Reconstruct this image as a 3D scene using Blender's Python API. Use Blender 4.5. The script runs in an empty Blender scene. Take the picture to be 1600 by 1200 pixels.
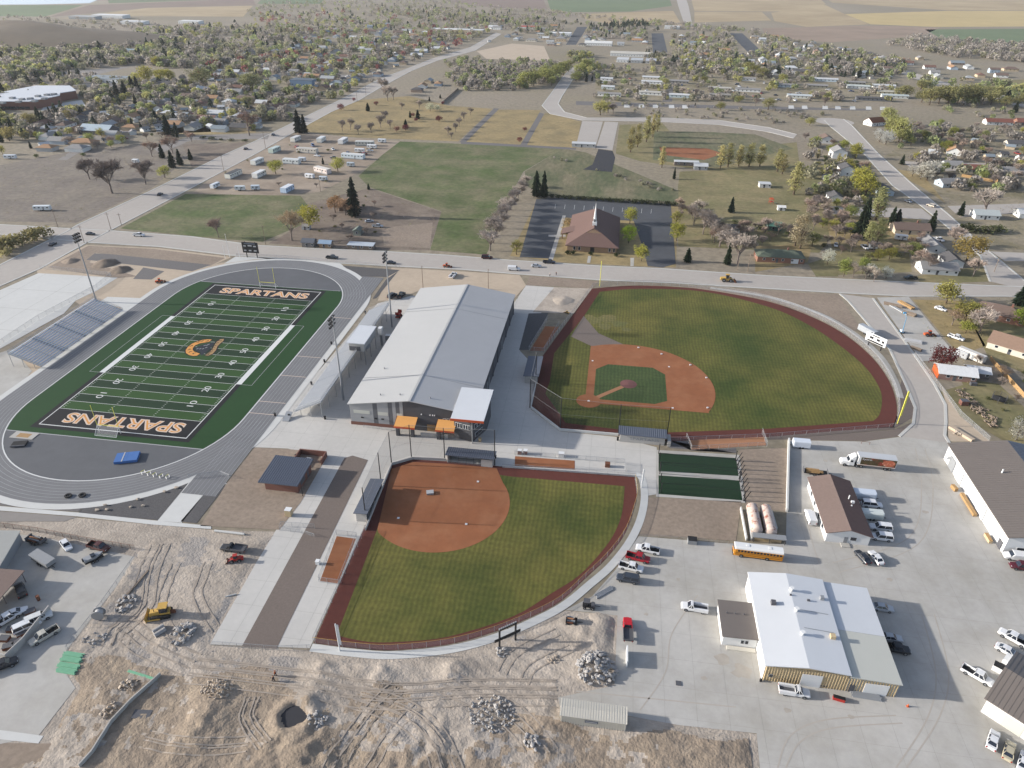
import bpy, bmesh, math, random
import numpy as np
from mathutils import Vector, Matrix, noise
random.seed(7)
scene = bpy.context.scene
COL = scene.collection
PI = math.pi
# ------------------------------------------------------------------ camera, sky, sun, exposure
F_PX, PITCH, ROLL, CAM_H, YAW = 1110.0, math.radians(31.2162), math.radians(-0.6448), 126.77, 0.138
cam = bpy.data.cameras.new('camera')
cam.sensor_width = 36.0
cam.lens = F_PX / 1600 * 36
cam.clip_start, cam.clip_end = 1.0, 20000
camo = bpy.data.objects.new('camera', cam)
COL.objects.link(camo)
camo.matrix_world = (Matrix.Translation((0, 0, CAM_H)) @ Matrix.Rotation(YAW, 4, 'Z')
                     @ Matrix.Rotation(PI / 2 - PITCH, 4, 'X') @ Matrix.Rotation(-ROLL, 4, 'Z'))
scene.camera = camo
SUN_EL = math.radians(17.5)
SUN_AZ = math.radians(4.9)          # direction the shadows fall, from +x
world = bpy.data.worlds.new('World')
scene.world = world
world.use_nodes = True
wn = world.node_tree
sky = wn.nodes.new('ShaderNodeTexSky')
sky.sky_type = 'NISHITA'
sky.sun_disc = False
sky.sun_elevation = SUN_EL
sky.sun_rotation = math.radians(265.1)
sky.altitude = 1500
sky.air_density = 0.8
sky.dust_density = 4.0
sky.ozone_density = 1.0
bg = wn.nodes['Background']
bg.inputs['Strength'].default_value = 0.15
hs_ = wn.nodes.new('ShaderNodeHueSaturation')       # thin high cloud: a paler sky
hs_.inputs['Saturation'].default_value = 0.78
wn.links.new(sky.outputs[0], hs_.inputs['Color'])
wn.links.new(hs_.outputs[0], bg.inputs['Color'])
sun = bpy.data.lights.new('sun', 'SUN')
sun.energy = 4.3
sun.angle = math.radians(0.9)
sun.color = (1.0, 0.955, 0.89)
suno = bpy.data.objects.new('sun', sun)
COL.objects.link(suno)
sd = Vector((math.cos(SUN_AZ) * math.cos(SUN_EL), math.sin(SUN_AZ) * math.cos(SUN_EL), -math.sin(SUN_EL)))
suno.rotation_euler = sd.to_track_quat('-Z', 'Y').to_euler()
suno.location = (-200, 0, 300)
scene.view_settings.view_transform = 'Standard'
scene.view_settings.look = 'None'
scene.view_settings.gamma = 1
scene.view_settings.exposure = 0.8
scene.render.resolution_x, scene.render.resolution_y = 1024, 768
try:
    scene.cycles.max_bounces = 5
    scene.cycles.diffuse_bounces = 2
    scene.cycles.glossy_bounces = 2
    scene.cycles.transparent_max_bounces = 16
    scene.cycles.volume_bounces = 1
except Exception:
    pass

# ------------------------------------------------------------------ photo pixel -> place on the ground (or at height z)
_cr, _sr = math.cos(ROLL), math.sin(ROLL)
_cp, _sp = math.cos(PITCH), math.sin(PITCH)
_cy, _sy = math.cos(YAW), math.sin(YAW)
def G(px, py, z=0.0):
    u0, v0 = px - 800, 600 - py
    u, v = _cr * u0 + _sr * v0, -_sr * u0 + _cr * v0
    dx, dy, dz = u, F_PX * _cp + v * _sp, -F_PX * _sp + v * _cp
    t = (z - CAM_H) / dz
    x, y = dx * t, dy * t
    return (x * _cy - y * _sy, x * _sy + y * _cy)
def PX(a, b, z=0.0):
    x, y = a * _cy + b * _sy, -a * _sy + b * _cy
    d = z - CAM_H
    fw, up = y * _cp - d * _sp, y * _sp + d * _cp
    u, v = F_PX * x / fw, F_PX * up / fw
    return (800 + _cr * u - _sr * v, 600 - (_sr * u + _cr * v))
def height_to(px, py, ty):
    """height of a thing standing at pixel (px,py) whose top reaches picture row ty"""
    a, b = G(px, py)
    lo, hi = 0.0, 60.0
    for _ in range(30):
        m = (lo + hi) / 2
        if PX(a, b, m)[1] > ty: lo = m
        else: hi = m
    return lo
def heading(p, q):
    a, b = G(*p), G(*q)
    return math.atan2(b[1] - a[1], b[0] - a[0])

# ------------------------------------------------------------------ materials
ALB = 0.74
def lin(c):
    o = []
    for v in c[:3]:
        v = v / 255
        o.append(ALB * (v / 12.92 if v <= 0.04045 else ((v + 0.055) / 1.055) ** 2.4))
    return tuple(o) + (1.0,)
MATS = {}
def nd(t, kind, **kw):
    n = t.nodes.new(kind)
    for k, v in kw.items():
        if k.startswith('i_'): n.inputs[k[2:].replace('_', ' ')].default_value = v
        else: setattr(n, k, v)
    return n
def mat(name, rgb=(128, 128, 128), rough=.85, var=.0, scale=.5, var2=.0, scale2=.03, bump=0, bscale=3, metal=0,
        obj=False, alt=None, altscale=.1, altmix=.5, spec=.3, stretch=None, sharp=.15):
    """procedural surface: base colour (or the object's own colour), two scales of mottling, optional second tone in patches"""
    if name in MATS: return MATS[name]
    m = bpy.data.materials.new(name)
    m.use_nodes = True
    t = m.node_tree
    p = t.nodes['Principled BSDF']
    p.inputs['Roughness'].default_value = rough
    p.inputs['Metallic'].default_value = metal
    p.inputs['Specular IOR Level'].default_value = spec
    L = t.links.new
    tc = nd(t, 'ShaderNodeTexCoord')
    co = tc.outputs['Object']
    if stretch:
        mp = nd(t, 'ShaderNodeMapping'); mp.inputs['Scale'].default_value = stretch
        L(co, mp.inputs['Vector']); co = mp.outputs[0]
    if obj:
        oi = nd(t, 'ShaderNodeObjectInfo'); col = oi.outputs['Color']
        va = nd(t, 'ShaderNodeVectorMath', operation='ADD')
        L(co, va.inputs[0]); L(oi.outputs['Random'], va.inputs[1])
    else:
        rg = nd(t, 'ShaderNodeRGB'); rg.outputs[0].default_value = lin(rgb); col = rg.outputs[0]
    if alt is not None:
        no = nd(t, 'ShaderNodeTexNoise', i_Scale=altscale, i_Detail=6.0, i_Roughness=.6)
        L(co, no.inputs['Vector'])
        rp = nd(t, 'ShaderNodeValToRGB')
        rp.color_ramp.elements[0].position = altmix - sharp; rp.color_ramp.elements[1].position = altmix + sharp
        L(no.outputs['Fac'], rp.inputs[0])
        mx = nd(t, 'ShaderNodeMix', data_type='RGBA')
        L(rp.outputs[0], mx.inputs['Factor']); L(col, mx.inputs[6]); mx.inputs[7].default_value = lin(alt)
        col = mx.outputs[2]
    for vv, ss in ((var, scale), (var2, scale2)):
        if vv:
            no = nd(t, 'ShaderNodeTexNoise', i_Scale=ss, i_Detail=5.0, i_Roughness=.65)
            L(co, no.inputs['Vector'])
            mr = nd(t, 'ShaderNodeMapRange')
            mr.inputs['From Min'].default_value = .25; mr.inputs['From Max'].default_value = .75
            mr.inputs['To Min'].default_value = 1 - vv; mr.inputs['To Max'].default_value = 1 + vv
            L(no.outputs['Fac'], mr.inputs['Value'])
            mu = nd(t, 'ShaderNodeVectorMath', operation='SCALE')
            L(col, mu.inputs[0]); L(mr.outputs[0], mu.inputs['Scale'])
            col = mu.outputs[0]
    L(col, p.inputs['Base Color'])
    if bump:
        no = nd(t, 'ShaderNodeTexNoise', i_Scale=bscale, i_Detail=4.0)
        L(co, no.inputs['Vector'])
        bp = nd(t, 'ShaderNodeBump', i_Strength=1.0, i_Distance=bump)
        L(no.outputs['Fac'], bp.inputs['Height']); L(bp.outputs[0], p.inputs['Normal'])
    MATS[name] = m
    return m
def leafmat(name, trans=.42):
    m = bpy.data.materials.new(name); m.use_nodes = True
    t = m.node_tree; L = t.links.new
    t.nodes.remove(t.nodes['Principled BSDF'])
    out = t.nodes['Material Output']
    oi = nd(t, 'ShaderNodeObjectInfo')
    tc = nd(t, 'ShaderNodeTexCoord')
    no = nd(t, 'ShaderNodeTexNoise', i_Scale=.9, i_Detail=3.0); L(tc.outputs['Object'], no.inputs['Vector'])
    mr = nd(t, 'ShaderNodeMapRange'); mr.inputs['From Min'].default_value = .3; mr.inputs['From Max'].default_value = .7
    mr.inputs['To Min'].default_value = .85; mr.inputs['To Max'].default_value = 1.7
    L(no.outputs['Fac'], mr.inputs['Value'])
    mu = nd(t, 'ShaderNodeVectorMath', operation='SCALE'); L(oi.outputs['Color'], mu.inputs[0]); L(mr.outputs[0], mu.inputs['Scale'])
    d = nd(t, 'ShaderNodeBsdfDiffuse'); tr = nd(t, 'ShaderNodeBsdfTranslucent'); mx = nd(t, 'ShaderNodeMixShader'); mx.inputs[0].default_value = trans
    L(mu.outputs[0], d.inputs[0]); L(mu.outputs[0], tr.inputs[0]); L(d.outputs[0], mx.inputs[1]); L(tr.outputs[0], mx.inputs[2]); L(mx.outputs[0], out.inputs[0])
    MATS[name] = m
    return m
def veil(name, rgb, dens):
    """fine woven mesh (chain link, netting): mostly open"""
    m = bpy.data.materials.new(name); m.use_nodes = True
    t = m.node_tree; L = t.links.new
    p = t.nodes['Principled BSDF']; p.inputs['Base Color'].default_value = lin(rgb); p.inputs['Roughness'].default_value = .6
    tr = nd(t, 'ShaderNodeBsdfTransparent'); mx = nd(t, 'ShaderNodeMixShader'); mx.inputs[0].default_value = dens
    L(tr.outputs[0], mx.inputs[1]); L(p.outputs[0], mx.inputs[2]); L(mx.outputs[0], t.nodes['Material Output'].inputs[0])
    MATS[name] = m
    return m
mat('concrete', (194, 190, 183), .9, var=.07, scale=.6, var2=.1, scale2=.05, alt=(176, 171, 161), altscale=.07, altmix=.55)
mat('concrete_plaza', (206, 202, 195), .9, var=.05, scale=.6, var2=.08, scale2=.06)
mat('concrete_new', (214, 213, 208), .9, var=.04, scale=.5, var2=.05, scale2=.06)
mat('concrete_joint', (160, 155, 146), .95)
mat('kerb', (205, 203, 196), .9, var=.05)
mat('asphalt', (186, 178, 169), .92, var=.06, scale=.4, var2=.07, scale2=.02, stretch=(1, 1, 1))
mat('asphalt_grey', (148, 142, 136), .92, var=.06, scale=.3, var2=.06)
mat('asphalt_dark', (86, 88, 92), .92, var=.1, scale=.3, var2=.14, scale2=.07)
mat('asphalt_black', (62, 62, 66), .92, var=.08)
mat('track', (126, 126, 127), .85, var=.07, scale=.25, var2=.08, scale2=.05)
mat('track_d', (102, 103, 106), .85, var=.07, scale=.25, var2=.1, scale2=.06)
mat('line_white', (228, 228, 224), .8)
mat('line_pale', (188, 188, 188), .8)
mat('lane_pale', (172, 172, 173), .8)
mat('clay', (154, 97, 63), .95, var=.08, scale=.4, var2=.1, scale2=.08, alt=(166, 112, 78), altscale=.12, altmix=.6)
mat('clay_pale', (176, 126, 92), .95, var=.1, scale=.4)
mat('warning_track', (100, 53, 44), .95, var=.1, scale=.6, var2=.1, scale2=.07)
mat('mound_clay', (122, 82, 78), .95, var=.12)
mat('dirt', (190, 177, 162), .97, var=.15, scale=.9, var2=.2, scale2=.07, bump=.16, bscale=1.8, alt=(160, 149, 137), altscale=.12, altmix=.56, sharp=.12)
mat('dirt_tan', (196, 178, 156), .97, var=.08, scale=.4, var2=.08, scale2=.06)
mat('soil_pale', (172, 156, 138), .97, var=.12, scale=.3, var2=.14, scale2=.06, alt=(150, 134, 116), altscale=.05)
mat('soil_lot', (126, 116, 107), .97, var=.26, scale=.35, var2=.16, scale2=.05, alt=(140, 130, 116), altscale=.06)
mat('soil', (152, 136, 120), .97, var=.2, scale=.8, var2=.14, scale2=.05, alt=(160, 144, 128), altscale=.08, altmix=.58)
mat('soil_dark', (122, 108, 96), .97, var=.2, scale=.4, var2=.16, scale2=.06, alt=(146, 132, 116), altscale=.07, altmix=.55)
mat('gravel', (118, 114, 112), .97, var=.25, scale=2.5, var2=.08)
mat('gravel_dark', (96, 94, 94), .97, var=.28, scale=2.2, var2=.08)
mat('gravel_brown', (124, 112, 104), .97, var=.14, scale=2.0, var2=.08)
mat('base_ground', (158, 146, 128), .97, var=.3, scale=.3, var2=.2, scale2=.012, alt=(138, 128, 106), altscale=.006, altmix=.52)
mat('field_green', (96, 102, 70), .97, var=.28, scale=.4, var2=.2, scale2=.03, alt=(134, 124, 98), altscale=.05, altmix=.52, stretch=(1, .35, 1))
mat('field_lush', (88, 102, 56), .97, var=.32, scale=.4, var2=.2, scale2=.04, alt=(128, 122, 92), altscale=.045, altmix=.52)
mat('lawn', (122, 118, 80), .97, var=.25, scale=.35, var2=.18, scale2=.03, alt=(150, 136, 100), altscale=.05, altmix=.5)
mat('lawn_dry', (166, 146, 104), .97, var=.22, scale=.35, var2=.12, scale2=.04, alt=(138, 124, 90), altscale=.05, altmix=.55)
mat('scrub', (156, 144, 122), .97, var=.28, scale=.3, var2=.14, scale2=.03, alt=(122, 114, 84), altscale=.04, altmix=.55)
mat('crop_green', (112, 126, 92), .97, var=.08, scale=.02, var2=.1, scale2=.004)
mat('crop_tan', (186, 166, 132), .97, var=.08, scale=.03, var2=.12, scale2=.005, alt=(170, 150, 118), altscale=.006)
mat('crop_yellow', (196, 174, 124), .97, var=.08, scale=.03, var2=.1, scale2=.004)
mat('crop_brown', (138, 120, 108), .97, var=.08, scale=.03, var2=.1, scale2=.005)
mat('marsh_red', (158, 138, 120), .97, var=.15, scale=.02, var2=.15, scale2=.006)
mat('hill', (120, 108, 92), .97, var=.15, scale=.02, var2=.15, scale2=.006)
mat('water', (196, 204, 210), .25, var=.03, scale=.01)
def grassmat(name, g, dry, dirx, diry, mix=.55):
    """mown playing grass: dry patches and faint fine mowing lines both ways"""
    m = mat(name, g, .97, var=.24, scale=.9, var2=.16, scale2=.06, alt=dry, altscale=.03, altmix=mix, sharp=.22)
    t = m.node_tree; L = t.links.new
    p = t.nodes['Principled BSDF']
    src = p.inputs['Base Color'].links[0].from_socket
    tc = nd(t, 'ShaderNodeTexCoord')
    for ax, sc, am in ((dirx, 5.2, .13), (diry, 3.1, .045)):
        mp = nd(t, 'ShaderNodeMapping'); mp.inputs['Rotation'].default_value = (0, 0, ax)
        L(tc.outputs['Object'], mp.inputs['Vector'])
        w = nd(t, 'ShaderNodeTexWave', i_Scale=sc / 20 * 1.0, i_Distortion=3.5, i_Detail=3.0, i_Detail_Scale=.6)
        L(mp.outputs[0], w.inputs['Vector'])
        mr = nd(t, 'ShaderNodeMapRange'); mr.inputs['To Min'].default_value = 1 - am; mr.inputs['To Max'].default_value = 1 + am
        L(w.outputs['Fac'], mr.inputs['Value'])
        mu = nd(t, 'ShaderNodeVectorMath', operation='SCALE'); L(src, mu.inputs[0]); L(mr.outputs[0], mu.inputs['Scale']); src = mu.outputs[0]
    L(src, p.inputs['Base Color'])
grassmat('ball_grass', (66, 80, 28), (120, 110, 54), .0, 1.57, .54)
grassmat('ball_grass_lush', (62, 82, 42), (86, 94, 54), .0, 1.57, .62)
grassmat('ball_grass_dry', (142, 126, 80), (96, 98, 54), .0, 1.57, .5)
def turf():
    m = mat('turf', (28, 70, 28), .95, var=.08, scale=.8, var2=.06, scale2=.08)
    mat('turf_light', (44, 80, 30), .95, var=.08, scale=.8, var2=.06, scale2=.08)
    mat('turf_dark', (20, 52, 26), .95, var=.08, scale=.8, var2=.08, scale2=.06)
    mat('turf_black', (24, 25, 30), .9, var=.1, scale=.6)
turf()
mat('orange_paint', (226, 160, 82), .85)
mat('cream_paint', (228, 206, 188), .85)
mat('roof_light', (192, 191, 188), .55, var=.02, scale=.3, var2=.03, scale2=.05)
mat('roof_slate_light', (194, 193, 192), .8, spec=.1, var=.02, scale=.2, var2=.03, scale2=.05)
mat('roof_white', (220, 222, 224), .55, var=.02, scale=.3, var2=.03, scale2=.05)
mat('roof_grey', (202, 204, 206), .5, var=.02, scale=.2, var2=.03, scale2=.05)
mat('roof_cream', (206, 205, 194), .6, var=.03, scale=.2)
mat('steel_grey', (150, 152, 154), .6, var=.03)
mat('steel_dark', (94, 94, 98), .6, var=.05)
mat('steel_charcoal', (84, 84, 88), .65, var=.05)
mat('metal_slate', (98, 104, 116), .5, var=.04)
mat('metal_roof_dark', (122, 114, 108), .55, var=.05, scale=.3)
mat('aluminium', (208, 210, 212), .45, metal=.1, var=.04)
mat('aluminium_sky_shade', (224, 232, 242), .5, metal=.0, var=.06)  # plain aluminium, brightened, with the blue of sky shade put into its colour
mat('galvanised', (172, 174, 176), .5, metal=.4, var=.05)
mat('brick', (132, 92, 80), .9, var=.12, scale=3)
mat('brick_tan', (158, 132, 108), .9, var=.1, scale=3)
mat('block_wall', (188, 184, 178), .9, var=.06, scale=2)
mat('siding_tan', (206, 184, 146), .7, var=.05)
mat('siding_cream', (218, 212, 198), .7, var=.04)
mat('white_wall', (236, 236, 234), .7, var=.02)
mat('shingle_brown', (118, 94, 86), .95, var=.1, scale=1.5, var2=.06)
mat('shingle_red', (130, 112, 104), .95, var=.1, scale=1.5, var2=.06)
mat('canopy_orange', (236, 172, 100), .6, var=.03)
mat('fascia_orange', (206, 92, 52), .6)
mat('glass', (42, 48, 58), .12, spec=.6)
mat('rubber', (38, 38, 40), .85)
mat('rim', (150, 152, 156), .4, metal=.6)
mat('black_metal', (36, 36, 38), .6)
mat('wood', (176, 142, 98), .9, var=.12, scale=2)
mat('wood_grey', (142, 126, 110), .9, var=.12, scale=1)
mat('rust', (120, 76, 56), .9, var=.2, scale=2)
mat('yellow_machine', (206, 166, 84), .6, var=.08)
mat('red_machine', (178, 52, 44), .6, var=.08)
mat('orange_machine', (206, 96, 50), .6, var=.08)
mat('blue_machine', (88, 156, 196), .6, var=.06)
mat('pipe_green', (126, 188, 152), .5, var=.06)
mat('blue_mat', (72, 116, 178), .8, var=.06)
mat('yellow_pole', (232, 226, 100), .6)
mat('white_paint', (238, 238, 236), .5)
mat('bus_yellow', (226, 152, 46), .5)
mat('red_light', (150, 30, 26), .4)
mat('headlight', (220, 222, 224), .2)
mat('rubble', (172, 168, 164), .95, var=.15, scale=1.5)
mat('rock_tan', (184, 170, 154), .95, var=.15, scale=1.5)
mat('bark', (92, 78, 66), .95, var=.1, scale=2)
mat('bark_grey', (128, 116, 108), .95, var=.1, scale=2)
mat('paint', obj=True, rough=.35, spec=.5, var=.02)
mat('siding', obj=True, rough=.8, var=.04, scale=.6)
mat('roofing', obj=True, rough=.9, var=.09, scale=1.2, var2=.05, scale2=.2)
mat('cloth', obj=True, rough=.95, var=.05)
mat('skin', (190, 140, 112), .7)
leafmat('leaf'); leafmat('twig', .15); leafmat('needle', .15)
veil('chain_link', (176, 178, 180), .22)
veil('chain_link_dark', (60, 60, 62), .30)
veil('net_black', (30, 30, 32), .18)
veil('net_white', (220, 220, 220), .22)

# ------------------------------------------------------------------ building blocks
class MB:
    """collects faces of one part"""
    def __init__(s, o=(0, 0, 0)):
        s.v, s.f, s.o = [], [], o
    def add(s, vs, fs):
        n = len(s.v); ox, oy, oz = s.o
        s.v += [(x - ox, y - oy, z - oz) for x, y, z in vs]
        s.f += [tuple(i + n for i in f) for f in fs]
        return s
    def box(s, x0, y0, z0, x1, y1, z1):
        return s.prism([(x0, y0), (x1, y0), (x1, y1), (x0, y1)], z0, z1)
    def rbox(s, cx, cy, z0, lx, ly, h, rz=0):
        c, q = math.cos(rz), math.sin(rz)
        return s.prism([(cx + x * c - y * q, cy + x * q + y * c) for x, y in
                        ((-lx / 2, -ly / 2), (lx / 2, -ly / 2), (lx / 2, ly / 2), (-lx / 2, ly / 2))], z0, z0 + h)
    def prism(s, poly, z0, z1, caps=True):
        n = len(poly)
        vs = [(x, y, z0) for x, y in poly] + [(x, y, z1) for x, y in poly]
        fs = [(i, (i + 1) % n, n + (i + 1) % n, n + i) for i in range(n)]
        if caps: fs += [tuple(range(n))[::-1], tuple(range(n, 2 * n))]
        return s.add(vs, fs)
    def sheet(s, poly, z):
        return s.add([(p[0], p[1], z) for p in poly], [tuple(range(len(poly)))])
    def quad(s, *p):
        return s.add(p, [tuple(range(len(p)))])
    def slab(s, top, th):
        """a roof plane of thickness th under the polygon of 3-D corners"""
        n = len(top)
        vs = list(top) + [(x, y, z - th) for x, y, z in top]
        return s.add(vs, [tuple(range(n)), tuple(range(2 * n - 1, n - 1, -1))] + [(i, n + i, n + (i + 1) % n, (i + 1) % n) for i in range(n)])
    def tube(s, p, q, r, r2=None, n=6):
        p, q = Vector(p), Vector(q); d = (q - p)
        if d.length < 1e-6: return s
        d.normalize()
        u = d.cross(Vector((0, 0, 1)) if abs(d.z) < .9 else Vector((1, 0, 0))).normalized(); w = d.cross(u)
        r2 = r if r2 is None else r2
        vs = []
        for c, rr in ((p, r), (q, r2)):
            for i in range(n):
                a = 2 * PI * i / n
                vs.append(tuple(c + rr * (math.cos(a) * u + math.sin(a) * w)))
        return s.add(vs, [(i, (i + 1) % n, n + (i + 1) % n, n + i) for i in range(n)] + [tuple(range(n))[::-1], tuple(range(n, 2 * n))])
    def cyl(s, x, y, z0, z1, r, n=12, r2=None):
        return s.tube((x, y, z0), (x, y, z1), r, r2, n)
    def loft(s, rings):
        n = len(rings[0]); vs = [p for r in rings for p in r]; fs = []
        for k in range(len(rings) - 1):
            for i in range(n):
                j = (i + 1) % n
                fs.append((k * n + i, k * n + j, (k + 1) * n + j, (k + 1) * n + i))
        fs += [tuple(range(n))[::-1], tuple(range((len(rings) - 1) * n, len(rings) * n))]
        return s.add(vs, fs)
    def mesh(s, name, m):
        me = bpy.data.meshes.new(name)
        me.from_pydata(s.v, [], s.f)
        if m: me.materials.append(MATS[m] if isinstance(m, str) else m)
        bm = bmesh.new(); bm.from_mesh(me); bmesh.ops.recalc_face_normals(bm, faces=bm.faces); bm.to_mesh(me); bm.free()
        return me
    def build(s, name, m, parent=None, smooth=False):
        me = s.mesh(name, m)
        if smooth: me.polygons.foreach_set('use_smooth', [True] * len(me.polygons))
        return link(name, me, parent)
def link(name, me, parent=None, loc=None, rz=None, color=None):
    o = bpy.data.objects.new(name, me)
    COL.objects.link(o)
    if parent: o.parent = parent
    if loc is not None: o.location = loc
    if rz: o.rotation_euler = (0, 0, rz)
    if color is not None: o.color = lin(color)
    return o
def tag(o, label, cat, group=None):
    o['label'] = label; o['category'] = cat
    if group: o['group'] = group
    return o
def thing(name, label, cat, loc=(0, 0, 0), rz=0, group=None):
    o = bpy.data.objects.new(name, None)
    o.empty_display_size = .5
    COL.objects.link(o)
    o.location = (loc[0], loc[1], loc[2] if len(loc) > 2 else 0)
    o.rotation_euler = (0, 0, rz)
    return tag(o, label, cat, group)
def struct(o, label=None):
    o['kind'] = 'structure'
    if label: o['label'] = label
    return o
def ccw(p):
    a = sum(p[i][0] * p[(i + 1) % len(p)][1] - p[(i + 1) % len(p)][0] * p[i][1] for i in range(len(p)))
    return p if a > 0 else p[::-1]
def gp(pix): return [G(*p) for p in pix]
LV = .012
def ground(name, pts, m, lv, px=True, label=None):
    """a flat sheet of the setting at stacking level lv"""
    p = ccw(gp(pts) if px else list(pts))
    return struct(MB().sheet(p, LV * lv).build(name, m), label)
def smooth_poly(pts, k=4, closed=False):
    """Catmull-Rom through the points"""
    n = len(pts); o = []
    rng = range(n) if closed else range(n - 1)
    for i in rng:
        p0, p1, p2, p3 = (pts[(i - 1) % n] if closed or i > 0 else pts[0]), pts[i], pts[(i + 1) % n], (pts[(i + 2) % n] if closed or i + 2 < n else pts[-1])
        for j in range(k):
            t = j / k
            o.append(tuple(.5 * ((2 * p1[d]) + (-p0[d] + p2[d]) * t + (2 * p0[d] - 5 * p1[d] + 4 * p2[d] - p3[d]) * t * t + (-p0[d] + 3 * p1[d] - 3 * p2[d] + p3[d]) * t ** 3) for d in range(2)))
    if not closed: o.append(pts[-1])
    return o
def ribbon(mb, pts, w, z0, z1=None):
    """a strip of width w along a ground polyline"""
    n = len(pts); L_, R_ = [], []
    for i in range(n):
        a, b = pts[max(i - 1, 0)], pts[min(i + 1, n - 1)]
        d = math.hypot(b[0] - a[0], b[1] - a[1]) or 1
        nx, ny = -(b[1] - a[1]) / d * w / 2, (b[0] - a[0]) / d * w / 2
        L_.append((pts[i][0] + nx, pts[i][1] + ny)); R_.append((pts[i][0] - nx, pts[i][1] - ny))
    for i in range(n - 1):
        q = [R_[i], R_[i + 1], L_[i + 1], L_[i]]
        if z1 is None: mb.sheet(q, z0)
        else: mb.prism(q, z0, z1)
    return mb
def clip(poly, a, b, c):
    """keep the side a*x+b*y<=c"""
    o = []
    for i in range(len(poly)):
        p, q = poly[i], poly[(i + 1) % len(poly)]
        dp, dq = a * p[0] + b * p[1] - c, a * q[0] + b * q[1] - c
        if dp <= 0: o.append(p)
        if dp * dq < 0:
            t = dp / (dp - dq); o.append((p[0] + t * (q[0] - p[0]), p[1] + t * (q[1] - p[1])))
    return o
def slabs(parent, poly, step, z, m, gap=.05, name='slab', rz=0):
    """cut a paved area into cast slabs with open joints, each one a piece of its own"""
    c, s = math.cos(rz), math.sin(rz)
    P = [(x * c + y * s, -x * s + y * c) for x, y in poly]
    xs, ys = [p[0] for p in P], [p[1] for p in P]
    sx, sy = step if isinstance(step, tuple) else (step, step)
    x = math.floor(min(xs) / sx) * sx
    k = 0
    while x < max(xs):
        y = math.floor(min(ys) / sy) * sy
        while y < max(ys):
            q = clip(clip(clip(clip(P, 1, 0, x + sx - gap), -1, 0, -x), 0, 1, y + sy - gap), 0, -1, -y)
            if len(q) > 2:
                ar = abs(sum(q[i][0] * q[(i + 1) % len(q)][1] - q[(i + 1) % len(q)][0] * q[i][1] for i in range(len(q)))) / 2
                if ar > .3:
                    k += 1
                    MB().sheet(ccw([(u * c - v * s, u * s + v * c) for u, v in q]), z + .003 * ((k * 7919) % 3)).build(name, m, parent)
            y += sy
        x += sx
def text_mesh(s, w, h, m, z=0, offset=0.0, shear=0.0, fit_box=None):
    """flat lettering fitted to w x h, centred"""
    cu = bpy.data.curves.new('lettering', 'FONT')
    cu.body = s; cu.align_x = 'CENTER'; cu.offset = offset; cu.shear = shear; cu.resolution_u = 4; cu.fill_mode = 'FRONT' if False else 'BOTH'
    ob = bpy.data.objects.new('lettering', cu); COL.objects.link(ob)
    dg = bpy.context.evaluated_depsgraph_get(); dg.update()
    me = bpy.data.meshes.new_from_object(ob.evaluated_get(dg))
    bpy.data.objects.remove(ob); bpy.data.curves.remove(cu)
    co = np.empty(len(me.vertices) * 3); me.vertices.foreach_get('co', co); co = co.reshape(-1, 3)
    lo, hi = (co[:, :2].min(0), co[:, :2].max(0)) if fit_box is None else fit_box
    co[:, 0] = (co[:, 0] - (lo[0] + hi[0]) / 2) * w / (hi[0] - lo[0])
    co[:, 1] = (co[:, 1] - (lo[1] + hi[1]) / 2) * h / (hi[1] - lo[1])
    co[:, 2] = z
    me.vertices.foreach_set('co', co.ravel()); me.update()
    me.materials.clear(); me.materials.append(MATS[m])
    return me, (lo, hi)
def fence(name, label, pts, h, mesh='chain_link', post='galvanised', step=3.0, r=.04, rail=True, group=None, midrail=None, z=.1, cap=None):
    """posts, rails and woven mesh along a ground line"""
    t = thing(name, label, 'fence', (pts[0][0], pts[0][1], 0), 0, group)
    o = (pts[0][0], pts[0][1], 0)
    mm, rr = MB(o), MB(o)
    pm = MB().cyl(0, 0, 0, h, r, 6).mesh('post', post)
    acc = 0
    for i in range(len(pts) - 1):
        (x0, y0), (x1, y1) = pts[i], pts[i + 1]
        mm.quad((x0, y0, .05 + z), (x1, y1, .05 + z), (x1, y1, h), (x0, y0, h))
        if rail: rr.tube((x0, y0, h), (x1, y1, h), r * .9, n=5)
        if midrail: rr.tube((x0, y0, midrail), (x1, y1, midrail), r * .8, n=5)
        L_ = math.hypot(x1 - x0, y1 - y0)
        while acc < L_:
            f = acc / L_
            link('post', pm, t, (x0 + f * (x1 - x0) - o[0], y0 + f * (y1 - y0) - o[1], 0))
            acc += step
        acc -= L_
    mm.build('mesh_panel', mesh, t)
    if rail: rr.build('top_rail', cap or post, t)
    return t
# ================================================================== the setting: open ground, fields, water, roads
struct(MB().sheet([(-9000, -600), (9000, -600), (9000, 14000), (-9000, 14000)], 0).build('ground', 'base_ground'))
ground('lake', [(-400, -25), (140, -25), (152, 0), (140, 5), (60, 7), (-400, 9)], 'water', 2)
ground('crop_field', [(-300, 9), (60, 8), (130, 8), (70, 26), (-300, 22)], 'crop_green', 1)
ground('crop_field', [(140, 8), (395, -2), (400, 8), (230, 12), (75, 27)], 'crop_brown', 1)
ground('crop_field', [(165, -12), (420, -14), (398, -2), (170, 5)], 'crop_green', 1)
ground('crop_field', [(95, 29), (230, 12.5), (395, 9), (380, 26), (200, 25)], 'crop_tan', 1)
ground('crop_field', [(420, -14), (520, -14), (500, 6), (402, 6)], 'crop_green', 2)
ground('crop_field', [(690, -10), (845, -12), (855, 14), (770, 12), (700, 2)], 'crop_brown', 1)
ground('crop_field', [(850, -14), (1042, -14), (1050, 9), (985, 18), (890, 19), (860, 14)], 'crop_green', 1)
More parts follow.
